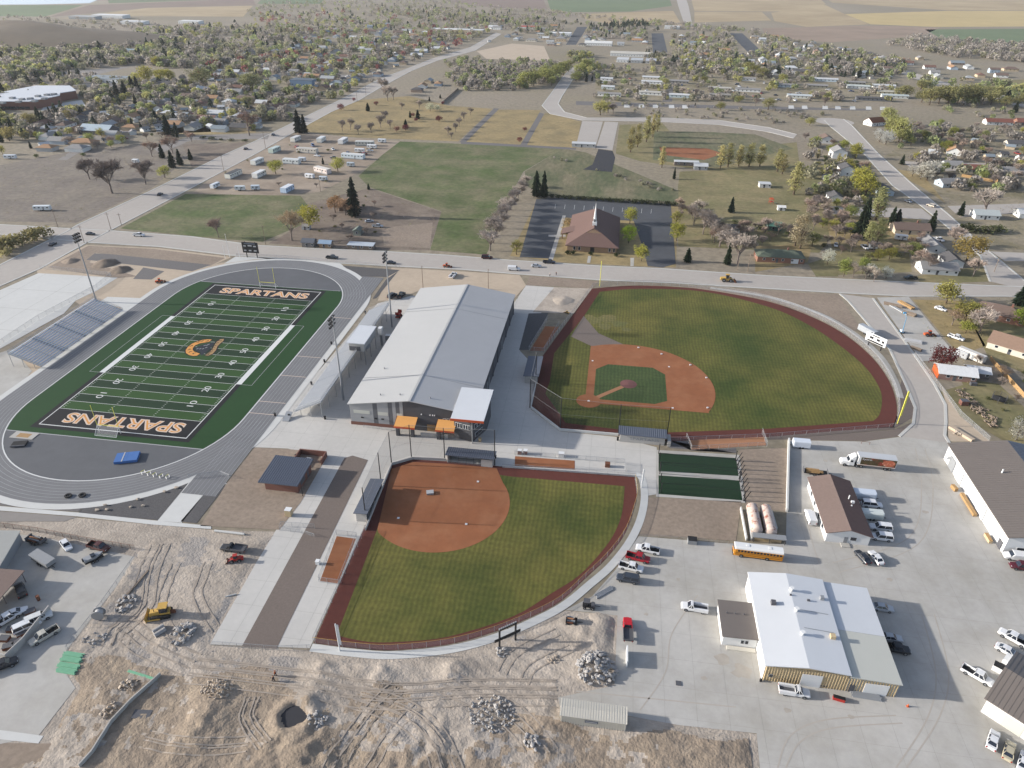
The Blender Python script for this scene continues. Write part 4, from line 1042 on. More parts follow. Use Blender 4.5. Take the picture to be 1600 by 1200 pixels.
MB(O).box(49.8, 117.2, 5.4, 50.4, 117.6, 5.9).build('roof_vent', 'steel_dark', ws); MB(O).box(46.2, 118.0, 5.8, 46.6, 118.4, 6.1).build('roof_vent', 'steel_dark', ws)
for yy in (109.4, 114.3): MB(O).tube((47.5, yy, 5.9), (53.6, yy, 5.35), .05, n=5).build('roof_pipe', 'galvanised', ws)
ldr = MB(O).box(38.0, 99.0, 0, 38.4, 99.4, .7).build('tyre_stack', 'rubber', ws)
O = (34.8, 112, 0)
sh = thing('portable_classroom', 'small grey flat-roofed annex attached to the white workshop', 'building', O)
MB(O).box(31.2, 107.2, 0, 38.3, 116.8, 2.9).build('wall', 'white_wall', sh)
MB(O).slab([(30.9, 106.9, 3.1), (38.4, 106.9, 3.25), (38.4, 117.1, 3.25), (30.9, 117.1, 3.1)], .2).build('roof', 'metal_roof_dark', sh)
for a in (35.0, 35.9): window(sh, O, a, 1.3, a + .6, 2.2, 107.18)
for a in (32.5, 34.3, 36.2): MB(O).cyl(a, 113.4, 3.1, 3.6, .12, 6).build('roof_vent', 'steel_dark', sh)
MB(O).box(32.2, 106.0, 0, 38.2, 107.0, .35).build('ramp', 'siding_cream', sh)
O = (65.8, 155, 0)
bb = thing('depot_office', 'white depot office with brown gable roof and cars parked beside it', 'building', O)
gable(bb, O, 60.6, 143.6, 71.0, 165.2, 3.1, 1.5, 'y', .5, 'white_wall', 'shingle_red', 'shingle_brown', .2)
for yy in (147, 151, 156, 160): window(bb, O, yy, 1.0, yy + 1.2, 2.1, 60.58, '-x')
window(bb, O, 66.4, 1.3, 67.8, 2.3, 143.58)
MB(O).box(64.9, 143.52, 0, 65.8, 143.58, 2.1).build('door', 'steel_grey', bb); MB(O).box(64.3, 142.0, 0, 66.4, 143.5, .3).build('step', 'concrete', bb)
MB(O).cyl(68.6, 156.6, 4, 5.3, .16, 8).build('flue', 'white_paint', bb); MB(O).box(68.9, 155.0, 3.9, 69.7, 155.6, 4.5).build('roof_vent', 'white_paint', bb); MB(O).box(68.5, 153.6, 3.9, 68.8, 153.9, 4.4).build('roof_vent', 'white_paint', bb)
O = (118, 165, 0)
wh = thing('warehouse', 'large white warehouse with brown ribbed metal roof at the right edge', 'building', O)
gable(wh, O, 103.6, 146.2, 133.6, 185.2, 5.2, 2.6, 'y', .5, 'white_wall', 'metal_roof_dark', 'metal_slate', .22, seam=.9)
for yy, ww, hh in ((178.5, 3.4, 3.6), (173.0, 3.4, 3.6), (158.0, 4.6, 4.0)):
    MB(O).box(103.5, yy - .15, 0, 103.56, yy + ww + .15, hh + .15).build('door_frame', 'steel_grey', wh); MB(O).box(103.42, yy, 0, 103.48, yy + ww, hh).build('roller_door', 'white_wall' if yy < 175 else 'steel_grey', wh)
MB(O).box(103.4, 147.2, 0, 103.5, 149, 2.4).build('door', 'steel_dark', wh)
window(wh, O, 106.5, .8, 108.2, 2.2, 146.18, '-y', frame='white_paint'); MB(O).box(112, 146.1, 0, 115.6, 146.18, 3.2).build('roller_door', 'white_wall', wh)
MB(O).cyl(111.5, 171, 6.6, 8.0, .2, 8).build('flue', 'white_paint', wh); MB(O).box(102.4, 181.6, 2.4, 103.6, 183, 3.4).build('porch_hood', 'white_paint', wh)
O = (96, 88, 0)
w2 = thing('garage_block', 'white garage with grey-brown ribbed metal roof in the lower right corner', 'building', O)
a0, b0 = G(1532, 1112)
x0, y0 = a0 + .3, b0
rz2 = heading((1532, 1112), (1600, 1062))
def corner_garage():
    t = w2
    t.location = (a0, b0, 0); t.rotation_euler = (0, 0, heading((1533, 1120), (1640, 1190)))
    o_ = (0, 0, 0)
    gable(t, o_, 0, 0, 26, 16, 4.0, 2.0, 'x', .5, 'white_wall', 'metal_roof_dark', None, .2, seam=.9)
    for a in (3.5, 9): MB().box(a, -.08, 0, a + 3.4, -.02, 3.0).build('roller_door', 'roof_cream', t)
    window(t, o_, 13.5, 1.2, 15.2, 2.4, -.02)
    MB().box(-1.6, 14.2, 0, 0, 16.8, 2.4).build('side_porch', 'white_wall', t)
corner_garage()
# ---- left yard sheds
a, b = G(-40, 905); O = (a, b, 0)
a1, b1 = G(38, 858)
ls = thing('farm_shed', 'pale metal shed with cream roof at the left edge of the yard', 'building', (a1 - 7.5, b1 - 4, 0), heading((0, 920), (35, 858)) - PI / 2)
gable(ls, (0, 0, 0), -7, -8, 7, 4.5, 3.0, 1.2, 'y', .3, 'steel_grey', 'siding_cream', None, .15)
a2, b2 = G(34, 897, 3)
o_ = thing('carport', 'open carport with dull red metal roof at the left edge', 'building', (a2 - 5.4, b2 - 6.5, 0), heading((0, 930), (32, 895)) - PI / 2)
MB().slab([(-6, -8, 3.0), (6, -8, 3.0), (6, 7, 3.4), (-6, 7, 3.4)], .2).build('roof', 'shingle_red', o_)
for x, y in ((-5.5, -7.5), (5.5, -7.5), (5.5, 0), (5.5, 6.5), (-5.5, 6.5)): MB().cyl(x, y, 0, 3.0, .1, 8).build('post', 'steel_dark', o_)
# ---- site office container with sign
O = (4.7, 85.2, 0)
sc = thing('site_container', 'long cream ribbed storage shed with a small dark sign on its side', 'shed', O)
gable(sc, O, -1.6, 83.9, 10.9, 87.4, 2.4, .25, 'x', .15, 'siding_cream', 'siding_cream', None, .08, seam=.5)
rb = MB(O)
for k in range(25): rb.box(-1.4 + k * .5, 83.8, 0, -1.2 + k * .5, 83.9, 2.4)
o = rb.build('wall_ribs', 'siding_cream', sc); o['kind'] = 'stuff'
sg = MB(O).box(3.1, 83.68, 1.5, 5.6, 83.78, 2.1).build('sign', 'metal_slate', sc)
MB(O).box(3.3, 83.64, 1.72, 5.4, 83.67, 1.88).build('sign_lettering', 'line_pale', sg)
# ---- church
O = (-7, 360, 0)
ch = thing('church', 'brown-roofed brick church with white steeple in its dark car park', 'church', O)
cx0, cx1, cy0, cy1 = -21.0, 5.4, 337.5, 386.0
xm_ = -7.6
MB(O).box(cx0 + 1, cy0 + 1, 0, cx1 - 1, cy1 - 1, 3.2).build('wall', 'brick_tan', ch)
rz = 3.3; zr = 9.6
ya, yb_ = cy0 + 9, cy1 - 6
MB(O).slab([(cx0, cy0, rz), (xm_ - 4.2, ya - 1.2, rz + 4.3), (xm_, ya + .4, zr), (xm_, yb_, zr), (cx0, cy1, rz)], .3).build('roof', 'shingle_brown', ch)
MB(O).slab([(cx1, cy0, rz), (cx1, cy1, rz), (xm_, yb_, zr), (xm_, ya + .4, zr), (xm_ + 4.2, ya - 1.2, rz + 4.3)], .3).build('roof', 'shingle_brown', ch)
MB(O).slab([(cx0, cy0 - .02, rz), (cx1, cy0 - .02, rz), (xm_ + 4.2, ya - 1.22, rz + 4.3), (xm_ - 4.2, ya - 1.22, rz + 4.3)], .3).build('roof', 'shingle_brown', ch)
MB(O).slab([(cx0, cy1 + .02, rz), (xm_, yb_ + .02, zr), (cx1, cy1 + .02, rz)], .3).build('roof', 'shingle_brown', ch)
MB(O).quad((xm_ - 4.2, ya - 1.0, rz + 4.2), (xm_ + 4.2, ya - 1.0, rz + 4.2), (xm_, ya - .6, zr - .2)).build('gablet', 'brick_tan', ch)
MB(O).slab([(cx0 - 3.5, 355, 3.0), (cx0 + 4, 355, 5.0), (cx0 + 4, 364, 5.0), (cx0 - 3.5, 364, 3.0)], .3).build('porch_roof', 'shingle_brown', ch)
for yy in (355.5, 363): MB(O).box(cx0 - 3.2, yy, 0, cx0 - 2.6, yy + .6, 2.8).build('porch_pillar', 'brick_tan', ch)
for xx in (-17, -14.5, 0.5, 2.6): window(ch, O, xx, .9, xx + 1.0, 2.6, cy0 + .98)
MB(O).box(-8.6, cy0 + .9, 0, -6.6, cy0 + .98, 2.6).build('door', 'glass', ch)
sp = MB(O).box(xm_ - 1.1, 352, zr - 2, xm_ + 1.1, 354.2, zr + 1.2).build('steeple', 'white_paint', ch)
MB(O).box(xm_ - .75, 352.35, zr + 1.2, xm_ + .75, 353.85, zr + 3.0).build('belfry', 'white_paint', sp)
MB(O).box(xm_ - .4, 352.28, zr + 1.5, xm_ + .4, 352.34, zr + 2.7).build('louvre', 'steel_dark', sp)
MB(O).tube((xm_, 353.1, zr + 3.0), (xm_, 353.1, zr + 11.0), .75, .03, 8).build('spire', 'white_paint', sp)
# ---- light masts
def mast(px, py, ty, lab, heads=4, rz=0):
    h = height_to(px, py, ty); a, b = G(px, py)
    t = thing('floodlight_mast', lab, 'light mast', (a, b, 0), rz, 'stadium floodlight masts')
    MB().cyl(0, 0, 0, h, .36, 10, .16).build('pole', 'galvanised', t)
    for k in range(3):
        z = h - .4 - k * 1.3
        MB().box(-.1, -1.9, z - .06, .1, 1.9, z + .06).build('crossarm', 'black_metal', t)
        for j in range(heads):
            y = -1.65 + j * 3.3 / (heads - 1)
            MB().tube((.1, y, z - .1), (.75, y, z - .45), .28, .42, 8).build('floodlight', 'black_metal', t)
    return t
mast(151, 472, 364, 'tall floodlight mast behind the visitor bleachers', rz=0)
mast(536.7, 625, 494, 'tall floodlight mast behind the near half of the home bleachers', rz=PI)
mast(612.5, 511, 394, 'tall floodlight mast behind the far end of the home bleachers', rz=PI)
# ---- black net poles of the two backstops
def npole(px, py, ty, lab, h=None):
    a, b = G(px, py); h = h or height_to(px, py, ty)
    o = MB().cyl(0, 0, 0, h, .16, 8, .12).build('net_pole', 'black_metal'); o.location = (a, b, 0)
    tag(o, lab, 'pole', 'backstop net poles'); return (a, b, h)
SBP = [npole(572, 812, 762, 'black net pole at the near end of the softball dugout roof'),
       npole(596, 759, 707, 'black net pole at the far end of the first base softball dugout'),
       npole(612, 726, 675, 'black net pole at the left bend of the softball backstop'), npole(643, 716, 664, 'black net pole at the right bend of the softball backstop'),
       npole(695, 719, 669, 'black net pole left of the ribbed softball dugout'), npole(773, 727, 672, 'black net pole right of the ribbed softball dugout')]
BBP = [npole(837, 598, 550, 'black net pole at the third base dugout end'), npole(828, 637, 592, 'black net pole at the left corner of the baseball backstop'),
       npole(875, 672, 622, 'black net pole at the right corner of the baseball backstop'), npole(966, 677, 632, 'black net pole left of the block-walled dugout'), npole(1042, 680, 637, 'black net pole right of the block-walled dugout')]
def nets(name, lab, P):
    O_ = (P[0][0], P[0][1], 0); t = thing(name, lab, 'netting', O_)
    m, c = MB(O_), MB(O_)
    for p, q in zip(P, P[1:]):
        m.quad((p[0], p[1], 1.0), (q[0], q[1], 1.0), (q[0], q[1], q[2]), (p[0], p[1], p[2])); c.tube(p, q, .035, n=4); c.tube((p[0], p[1], p[2] * .5), (q[0], q[1], q[2] * .5), .02, n=4)
    n_ = m.build('net', 'net_black', t); c.build('cable', 'steel_grey', t)
veil('net_sheer', (70, 70, 72), .05)
nets('backstop_net', 'sheer black protective netting behind the softball infield', SBP); nets('backstop_net', 'sheer black protective netting behind the baseball home plate', BBP)
def wall(name, lab, pix, h, th=.25, m='concrete_new', cat='wall', px=True):
    p = gp(pix) if px else pix
    o = MB((p[0][0], p[0][1], 0)); ribbon(o, p, th, 0, h); w = o.build(name, m); w.location = (p[0][0], p[0][1], 0)
    return tag(w, lab, cat)
wall('backstop_wall', 'low grey concrete backstop wall around the softball infield', [(571, 829), (612, 727), (645, 717.5), (697, 720)], .9, .3, 'block_wall')
wall('backstop_wall', 'low pale concrete backstop wall at the corner of the baseball field', [(837, 602), (829.5, 638), (875, 673), (966, 681)], .9, .3)
wall('field_wall', 'low concrete wall between softball field and the plaza bullpen', [(785, 730), (993, 745)], .6, .25)
wall('yard_wall', 'white concrete retaining wall along the upper left of the service yard', [(1232, 689), (1229, 800)], 1.2, .5)
# fences
sp_ = lambda p, k=4: smooth_poly(gp(p), k)
fence('outfield_fence', 'chain-link softball outfield fence with a yellow top rail', sp_(OUT_S), 1.9, step=3.0, cap='yellow_machine')
fence('outfield_fence', 'chain-link baseball outfield fence along the curved warning track', sp_([(925, 450), (985, 445), (1050, 446.5), (1110, 452.5), (1200, 469), (1270, 494), (1320, 521), (1360, 554), (1387, 588), (1401, 621), (1403, 648), (1397, 668)]), 2.2, step=4.0, cap='line_pale')
fence('side_fence', 'chain-link fence along the left foul line of the softball field', gp([(571, 829), (489, 1006)]), 1.8, step=3)
fence('side_fence', 'chain-link fence between softball outfield and the plaza walk', gp([(785, 731), (994, 746)]), 1.5, step=3)
fence('side_fence', 'chain-link fence along the left foul line of the baseball field', gp([(925, 451), (848, 552)]), 2.0, step=3)
fence('side_fence', 'chain-link fence along the near edge of the baseball field', gp([(1043, 690), (1200, 684), (1396, 668)]), 1.6, step=4)
fence('bullpen_fence', 'chain-link fence round the clay bullpen beside the softball field', gp([(526, 836), (558, 840), (529, 914), (498, 910), (526, 836)]), 1.8, step=3)
fence('bullpen_fence', 'chain-link fence round the plaza bullpen above the softball outfield', gp([(804, 711), (900, 718), (976, 724), (976, 740)]), 1.6, step=3)
fence('bullpen_fence', 'chain-link fence round the clay bullpen of the baseball field', gp([(873, 509), (849, 551), (826, 549), (856, 500)]), 2.0, step=3)
fence('bullpen_fence', 'chain-link fence round the long bullpen behind the baseball dugout', gp([(1072, 684), (1080, 704), (1198, 698), (1190, 676)]), 1.8, step=3)
fence('walk_fence', 'chain-link fence at the near end of the brown gravel strip', gp([(328, 1008), (378, 1012), (432, 1016), (486, 1014)]), 1.4, step=3)
fence('walk_fence', 'chain-link fence along the left walk by the gravel strip', gp([(492, 826), (440, 822), (437, 829)]), 1.6, step=3)
fence('walk_fence', 'chain-link fence crossing the gravel strip near its middle', gp([(437, 829), (475, 834), (492, 840)]), 1.2, step=3)
fence('yard_fence', 'rusty chain-link fence along the top of the left yard', gp([(-60, 820), (0, 824), (60, 832), (130, 846), (212, 860)]), 1.7, 'chain_link_dark', 'rust', step=2.4)
fence('yard_fence', 'chain-link fence on a low wall down the right of the left yard', gp([(215, 872), (160, 950), (105, 1020)]), 1.8, step=3)
fence('yard_fence', 'chain-link fence behind the visitor bleachers on the concrete pad', gp([(-30, 560), (60, 500), (150, 452), (175, 432), (62, 420)]), 2.0, step=4)
fence('drive_fence', 'chain-link fence along the right side of the school drive', gp([(1428, 556), (1500, 650), (1545, 690)]), 1.8, step=4)
fence('batting_fence', 'chain-link fence at the soil edge behind parked pickups', gp([(998, 838), (1060, 842), (1140, 850)]), 1.0, 'chain_link', 'wood_grey', step=2.5)
fence('track_fence', 'chain-link gate fence where the walk meets the track', gp([(295, 748), (345, 742), (360, 748)]), 1.4, step=3)
fence('rear_fence', 'chain-link fence along main road behind the track', gp([(370, 401), (450, 404), (540, 412), (625, 420)]), 1.6, step=5)
# ---- batting cages
def cages():
    O_ = G(1029, 740)
    t = thing('batting_cages', 'two long green batting cage lanes with black net frames', 'batting cage', (O_[0], O_[1], 0))
    O3 = (O_[0], O_[1], 0)
    xl, xr_ = 20.0, 42.2
    pm = MB().cyl(0, 0, 0, 3.6, .13, 6).mesh('post', 'black_metal')
    cb = MB(O3); nt = MB(O3)
    ys = [156.4, 160.6, 164.8, 165.9, 170.2, 174.6]
    for y in ys:
        for x in (xl, xr_):
            link('post', pm, t, (x - O_[0], y - O_[1], 0))
        cb.tube((xl, y, 3.55), (xr_, y, 3.55), .05, n=4)
    for y in (156.4, 174.6):
        nt.quad((xl, y, .1), (xr_, y, .1), (xr_, y, 3.5), (xl, y, 3.5))
    nt.quad((xl, 156.4, 3.52), (xr_, 156.4, 3.52), (xr_, 174.6, 3.52), (xl, 174.6, 3.52))
    cb.build('cable', 'black_metal', t); nt.build('net', 'net_sheer', t)
    for k in range(10):
        y = 156.6 + k * 1.98; link('brace', MB().tube((0, 0, 0), (1.2, 0, 3.3), .11, n=6).mesh('brace', 'black_metal'), t, (xr_ + .2 - O_[0], y - O_[1], 0))
    return t
cages()
# ================================================================== vehicles
def sec(x, w, zb, zt, r=.14):
    return [(x, -w * .94, zb), (x, -w, zb + .12), (x, -w, zt - r), (x, -w * .9, zt), (x, w * .9, zt), (x, w, zt - r), (x, w, zb + .12), (x, w * .94, zb)]
def cabin(x0, x1, t0, t1, z0, z1, w0, w1):
    return MB().add([(x0, -w0, z0), (x1, -w0, z0), (x1, w0, z0), (x0, w0, z0), (t0, -w1, z1), (t1, -w1, z1), (t1, w1, z1), (t0, w1, z1)],
                    [(0, 1, 5, 4), (1, 2, 6, 5), (2, 3, 7, 6), (3, 0, 4, 7), (4, 5, 6, 7)])
def wheel_meshes(r, w=.24):
    ty = MB().tube((0, -w / 2, 0), (0, w / 2, 0), r, n=14).mesh('wheel', 'rubber')
    ri = MB().tube((0, -w / 2 - .02, 0), (0, w / 2 + .02, 0), r * .58, n=10).mesh('rim', 'rim')
    return ty, ri
VK = {}
def proto(kind):
    if kind in VK: return VK[kind]
    P = []
    if kind in ('sedan', 'suv', 'van', 'pickup', 'utility_pickup', 'flatbed'):
        L_, W = dict(sedan=(4.75, .9), suv=(5.4, 1.0), van=(5.7, 1.02), pickup=(5.9, 1.0), utility_pickup=(6.0, 1.02), flatbed=(6.6, 1.05))[kind]
        h = L_ / 2
        if kind == 'sedan':
            st = [(-h, .74, .4, .86), (-h + .15, .85, .28, .95), (-h + .9, W, .24, 1.0), (.9, W, .24, .97), (h - .5, .87, .26, .84), (h - .08, .8, .3, .76), (h, .7, .4, .66)]
            cab = cabin(-1.75, 1.05, -1.2, .35, .96, 1.42, .83, .62); roof = (-1.2, .35, .63, 1.42); wx = 1.4; r = .33
        elif kind == 'suv':
            st = [(-h, .9, .45, 1.05), (-h + .1, W, .35, 1.14), (.9, W, .32, 1.14), (1.3, W * .98, .32, 1.1), (h - .3, .92, .35, 1.0), (h, .82, .42, .86)]
            cab = cabin(-h + .05, 1.35, -h + .3, .75, 1.12, 1.86, .95, .78); roof = (-h + .28, .76, .8, 1.86); wx = 1.6; r = .4
        elif kind == 'van':
            st = [(-h, .95, .4, 1.95), (-h + .08, W, .35, 2.05), (1.0, W, .35, 2.05), (1.5, W * .97, .35, 1.35), (h - .3, .92, .35, 1.1), (h, .82, .42, .9)]
            cab = cabin(1.02, 1.75, .95, 1.1, 1.2, 1.98, .97, .86); roof = None; wx = 1.75; r = .37
        else:
            f = -.65 if kind == 'pickup' else .15
            st = [(f, W, .4, 1.12), (1.2, W, .36, 1.13), (1.5, W * .98, .36, 1.1), (h - .3, .93, .4, 1.02), (h, .82, .45, .88)]
            cab = cabin(f, 1.55, f + .2, .95, 1.1, 1.84, .93, .76); roof = (f + .18, .96, .78, 1.84); wx = 1.85; r = .42
        P.append(('body', MB().loft([sec(*s) for s in st]).mesh('body', 'paint'), 'p'))
        P.append(('windows', cab.mesh('windows', 'glass'), None))
        if roof: P.append(('roof', MB().loft([sec(roof[0], roof[2], roof[3] - .03, roof[3] + .06, .03), sec((roof[0] + roof[1]) / 2, roof[2] * 1.02, roof[3] - .03, roof[3] + .09, .03), sec(roof[1], roof[2], roof[3] - .03, roof[3] + .06, .03)]).mesh('roof', 'paint'), 'p'))
        if roof:
            zt, zb = roof[3], st[1][3] - .03
            for s in (-1, 1):
                pil = MB()
                c0 = cab.v
                for a, b in ((0, 4), (1, 5)) if s < 0 else ((3, 7), (2, 6)):
                    pil.tube(c0[a], c0[b], .06, n=5)
                mx_ = (c0[0][0] + c0[1][0]) / 2; pil.tube((mx_, s * abs(c0[0][1]), zb), ((c0[4][0] + c0[5][0]) / 2, s * abs(c0[4][1]), zt), .06, n=5)
                P.append(('pillar_set', pil.mesh('pillar_set', 'paint'), 'p'))
        if kind == 'pickup':
            b = MB(); b.box(-h, -W, .42, -.66, -W + .12, 1.12); b.box(-h, W - .12, .42, -.66, W, 1.12); b.box(-h, -W + .12, .42, -h + .1, W - .12, 1.1)
            P.append(('bed', b.mesh('bed', 'paint'), 'p')); P.append(('bed_liner', MB().box(-h + .1, -W + .12, .42, -.66, W - .12, .62).mesh('bed_liner', 'rubber'), None))
        if kind == 'utility_pickup':
            b = MB(); b.box(-h, -W - .08, .5, .1, -W + .36, 1.35); b.box(-h, W - .36, .5, .1, W + .08, 1.35); b.box(-h, -W + .36, .5, -h + .1, W - .36, 1.0)
            P.append(('service_body', b.mesh('service_body', 'paint'), 'p')); P.append(('bed_liner', MB().box(-h + .1, -W + .36, .5, .1, W - .36, .7).mesh('bed_liner', 'steel_dark'), None))
        if kind == 'flatbed':
            P.append(('deck', MB().box(-h, -1.1, .95, .1, 1.1, 1.1).mesh('deck', 'steel_dark'), None))
            b = MB(); [b.box(-h, s * 1.05 - .04, 1.1, .1, s * 1.05 + .04, 1.5) for s in (-1, 1)]; b.box(-h, -1.05, 1.1, -h + .08, 1.05, 1.5)
            P.append(('side_boards', b.mesh('side_boards', 'steel_dark'), None))
        ty, ri = wheel_meshes(r)
        for x in (-wx, wx):
            for s in (-1, 1): P.append(('wheel', ty, None, (x, s * (W - .1), r), ri))
        hl = MB().box(-.03, -.2, -.1, .03, .2, .1).mesh('headlight', 'headlight'); tl = MB().box(-.03, -.13, -.16, .03, .13, .16).mesh('tail_light', 'red_light')
        for s in (-1, 1):
            P.append(('headlight', hl, None, (h - .05, s * .6, .68 if kind == 'sedan' else .82))); P.append(('tail_light', tl, None, (-h - .0, s * (W - .2), .75 if kind == 'sedan' else .95)))
    VK[kind] = P
    return P
def put_parts(t, P, color, small=False):
    for p in P:
        if small and p[0] in ('headlight', 'tail_light', 'pillar_set'): continue
        o = link(p[0], p[1], t, p[3] if len(p) > 3 else None, color=color if p[2] == 'p' else None)
        if len(p) > 4 and not small: link('rim', p[4], o)
NAMES = dict(sedan='car', suv='suv', van='van', pickup='pickup_truck', utility_pickup='utility_truck', flatbed='flatbed_truck')
CATS = dict(sedan='car', suv='suv', van='van', pickup='pickup', utility_pickup='utility truck', flatbed='truck')
def vehicle(kind, px, py, hd, color, label, group=None, small=False, s=1.0):
    a, b = G(px, py, .7)
    t = thing(NAMES[kind], label, CATS[kind], (a, b, .045), math.radians(hd), group)
    if s != 1: t.scale = (s, s, s)
    put_parts(t, proto(kind), color, small)
    return t
WH, SI, BK, RD, TN, MR, GY = (236, 236, 236), (186, 190, 194), (36, 38, 42), (168, 34, 44), (170, 156, 132), (92, 34, 46), (110, 112, 116)
g1_ = 'vehicles parked in the service yard'
for v in (('pickup', 1012, 858, 172, WH, 'white crew pickup with dark bed parked topmost of the row by the softball fence'),
          ('pickup', 997, 871, -12, RD, 'red pickup parked between two white pickups by the softball fence'),
          ('pickup', 986, 886, -10, WH, 'white pickup with black bed parked below the red pickup'),
          ('suv', 981, 904, 174, (62, 68, 78), 'dark grey suv parked last in the row by the softball fence'),
          ('utility_pickup', 1085, 949, 176, WH, 'white utility pickup standing alone on open concrete left of the annex'),
          ('van', 1266, 808, 92, WH, 'white van parked at the left side of the brown-roofed office'),
          ('suv', 1362, 788, 0, WH, 'white suv between two enclosed trailers behind the depot office'),
          ('suv', 1376, 824, 178, WH, 'upper of the two white suvs at the near end of the depot office'),
          ('suv', 1377, 839, 178, WH, 'lower of the two white suvs at the near end of the depot office'),
          ('sedan', 1348, 870, 112, (44, 50, 60), 'black car parked beside a white car below the depot office'),
          ('sedan', 1369, 871, 106, WH, 'white car parked beside a black car below the depot office'),
          ('van', 1588, 870, 176, WH, 'white van at the near corner of the warehouse'),
          ('suv', 1597, 885, 178, MR, 'maroon suv below the white van near the warehouse'),
          ('pickup', 1584, 997, 140, WH, 'white pickup at the right edge above a white car'),
          ('sedan', 1575, 1017, -38, WH, 'white car between two white pickups at the lower right'),
          ('pickup', 1527, 1055, -38, WH, 'white pickup pulled up to the corner garage porch'),
          ('sedan', 1552, 1156, 58, WH, 'white sedan in front of the corner garage'),
          ('sedan', 1577, 1173, 58, (196, 186, 160), 'beige sedan in front of the corner garage'),
          ('sedan', 1600, 1190, 58, WH, 'white sedan at the bottom right corner of the picture'),
          ('sedan', 1379, 949, -3, SI, 'silver sedan farthest along the shaded right side of the workshop'),
          ('sedan', 1392, 996, 0, SI, 'silver car beside a black pickup in the workshop shade'),
          ('pickup', 1399, 1013, -4, BK, 'black pickup in the shade at the right side of the workshop'),
          ('utility_pickup', 1241, 1080, -3, WH, 'white utility truck parked in front of the tan workshop wall')):
    vehicle(*v, group=g1_)
vehicle('flatbed', 981, 984, 92, (200, 34, 46), 'red stake-bed truck parked at the left edge of the service yard', g1_)
g2_ = 'vehicles in the left yard'
for v in (('pickup', 69, 993, -122, (196, 192, 180), 'beige pickup parked right of the long concrete wall'),
          ('suv', 42, 978, 48, WH, 'white suv behind the concrete wall in the left yard'),
          ('pickup', 10, 967, 60, WH, 'white pickup left of the scrap behind the concrete wall'),
          ('sedan', 24, 957, 40, WH, 'white car at the top of the cluttered parking behind the wall'),
          ('suv', 60, 966, 45, (226, 226, 222), 'white car at the upper end of the concrete wall'),
          ('suv', 32, 922, 140, (48, 50, 52), 'dark suv in the shade of the red carport'),
          ('sedan', 103, 851, -35, WH, 'white sedan in the middle of the left yard'),
          ('pickup', 154, 854, -10, (90, 46, 38), 'dark maroon pickup beside a boat in the left yard'),
          ('pickup', 2, 1040, 40, BK, 'dark pickup cut by the left edge below the wall')):
    vehicle(*v, group=g2_)
ra = math.degrees(heading((500, 400), (800, 418)))
rd = math.degrees(heading((0, 430), (240, 300)))
g3_ = 'vehicles on the roads'
for v in (('sedan', 250, 303, rd, BK, 'black car on the diagonal road above the crossroads'), ('sedan', 82, 381, rd, (60, 60, 64), 'dark car on the diagonal road below the crossroads'),
          ('sedan', 141, 365, ra, BK, 'black car at the crossroads'), ('pickup', 217, 367, ra, WH, 'white pickup on the main road right of the crossroads'),
          ('pickup', 519, 402, ra, (52, 56, 60), 'dark pickup on the main road behind the track'), ('sedan', 611, 410, ra, (40, 44, 48), 'black car beside the far floodlight mast on the main road'),
          ('suv', 761, 402, ra, (70, 24, 28), 'maroon suv on the main road at the field corner'), ('sedan', 838, 415, ra, SI, 'silver car on the main road beside a dark pickup'),
          ('pickup', 858, 409, ra, (36, 42, 60), 'dark blue pickup at the church car park entrance'), ('van', 803, 420, ra, WH, 'white van towing along the near side of the main road'),
          ('pickup', 1423, 434, ra + 180, (34, 44, 40), 'dark green pickup at the driveway beside the main road'),
          ('sedan', 384, 232, rd, (52, 54, 60), 'dark car on the diagonal road beside the trailer park'), ('sedan', 427, 210, rd, (60, 70, 90), 'blue car on the diagonal road by the tall evergreen'),
          ('suv', 1455, 321, 120, (214, 200, 180), 'cream truck at the side street junction'), ('sedan', 1419, 314, 120, SI, 'silver car parked at the side street junction'),
          ('sedan', 1470, 482, -40, WH, 'white car in the garden right of the laydown yard'), ('pickup', 1494, 527, -42, WH, 'white pickup parked above the camper trailers'),
          ('pickup', 1467, 374, -60, WH, 'white car beside the long grey-roofed house'), ('sedan', 1499, 409, -30, SI, 'silver car behind the corner house'),
          ('pickup', 590, 353, ra, SI, 'silver pickup in the farmyard'), ('sedan', 577, 345, ra + 20, SI, 'silver car parked highest in the farmyard'),
          ('suv', 570, 646, 92, (222, 224, 226), 'white suv parked in the passage behind the home bleachers'), ('pickup', 627, 461, 82, (46, 48, 50), 'dark pickup behind the field house, right of its neighbour'),
          ('suv', 613, 462, 70, (60, 62, 64), 'dark suv behind the field house near the bleachers'), ('utility_pickup', 708, 430, 80, WH, 'white truck on bare dirt behind the field house'),
          ('flatbed', 365, 857, 178, (60, 60, 60), 'black flatbed truck on the dirt left of the walk')):
    vehicle(*v, group=g3_, small=v[2] < 420)
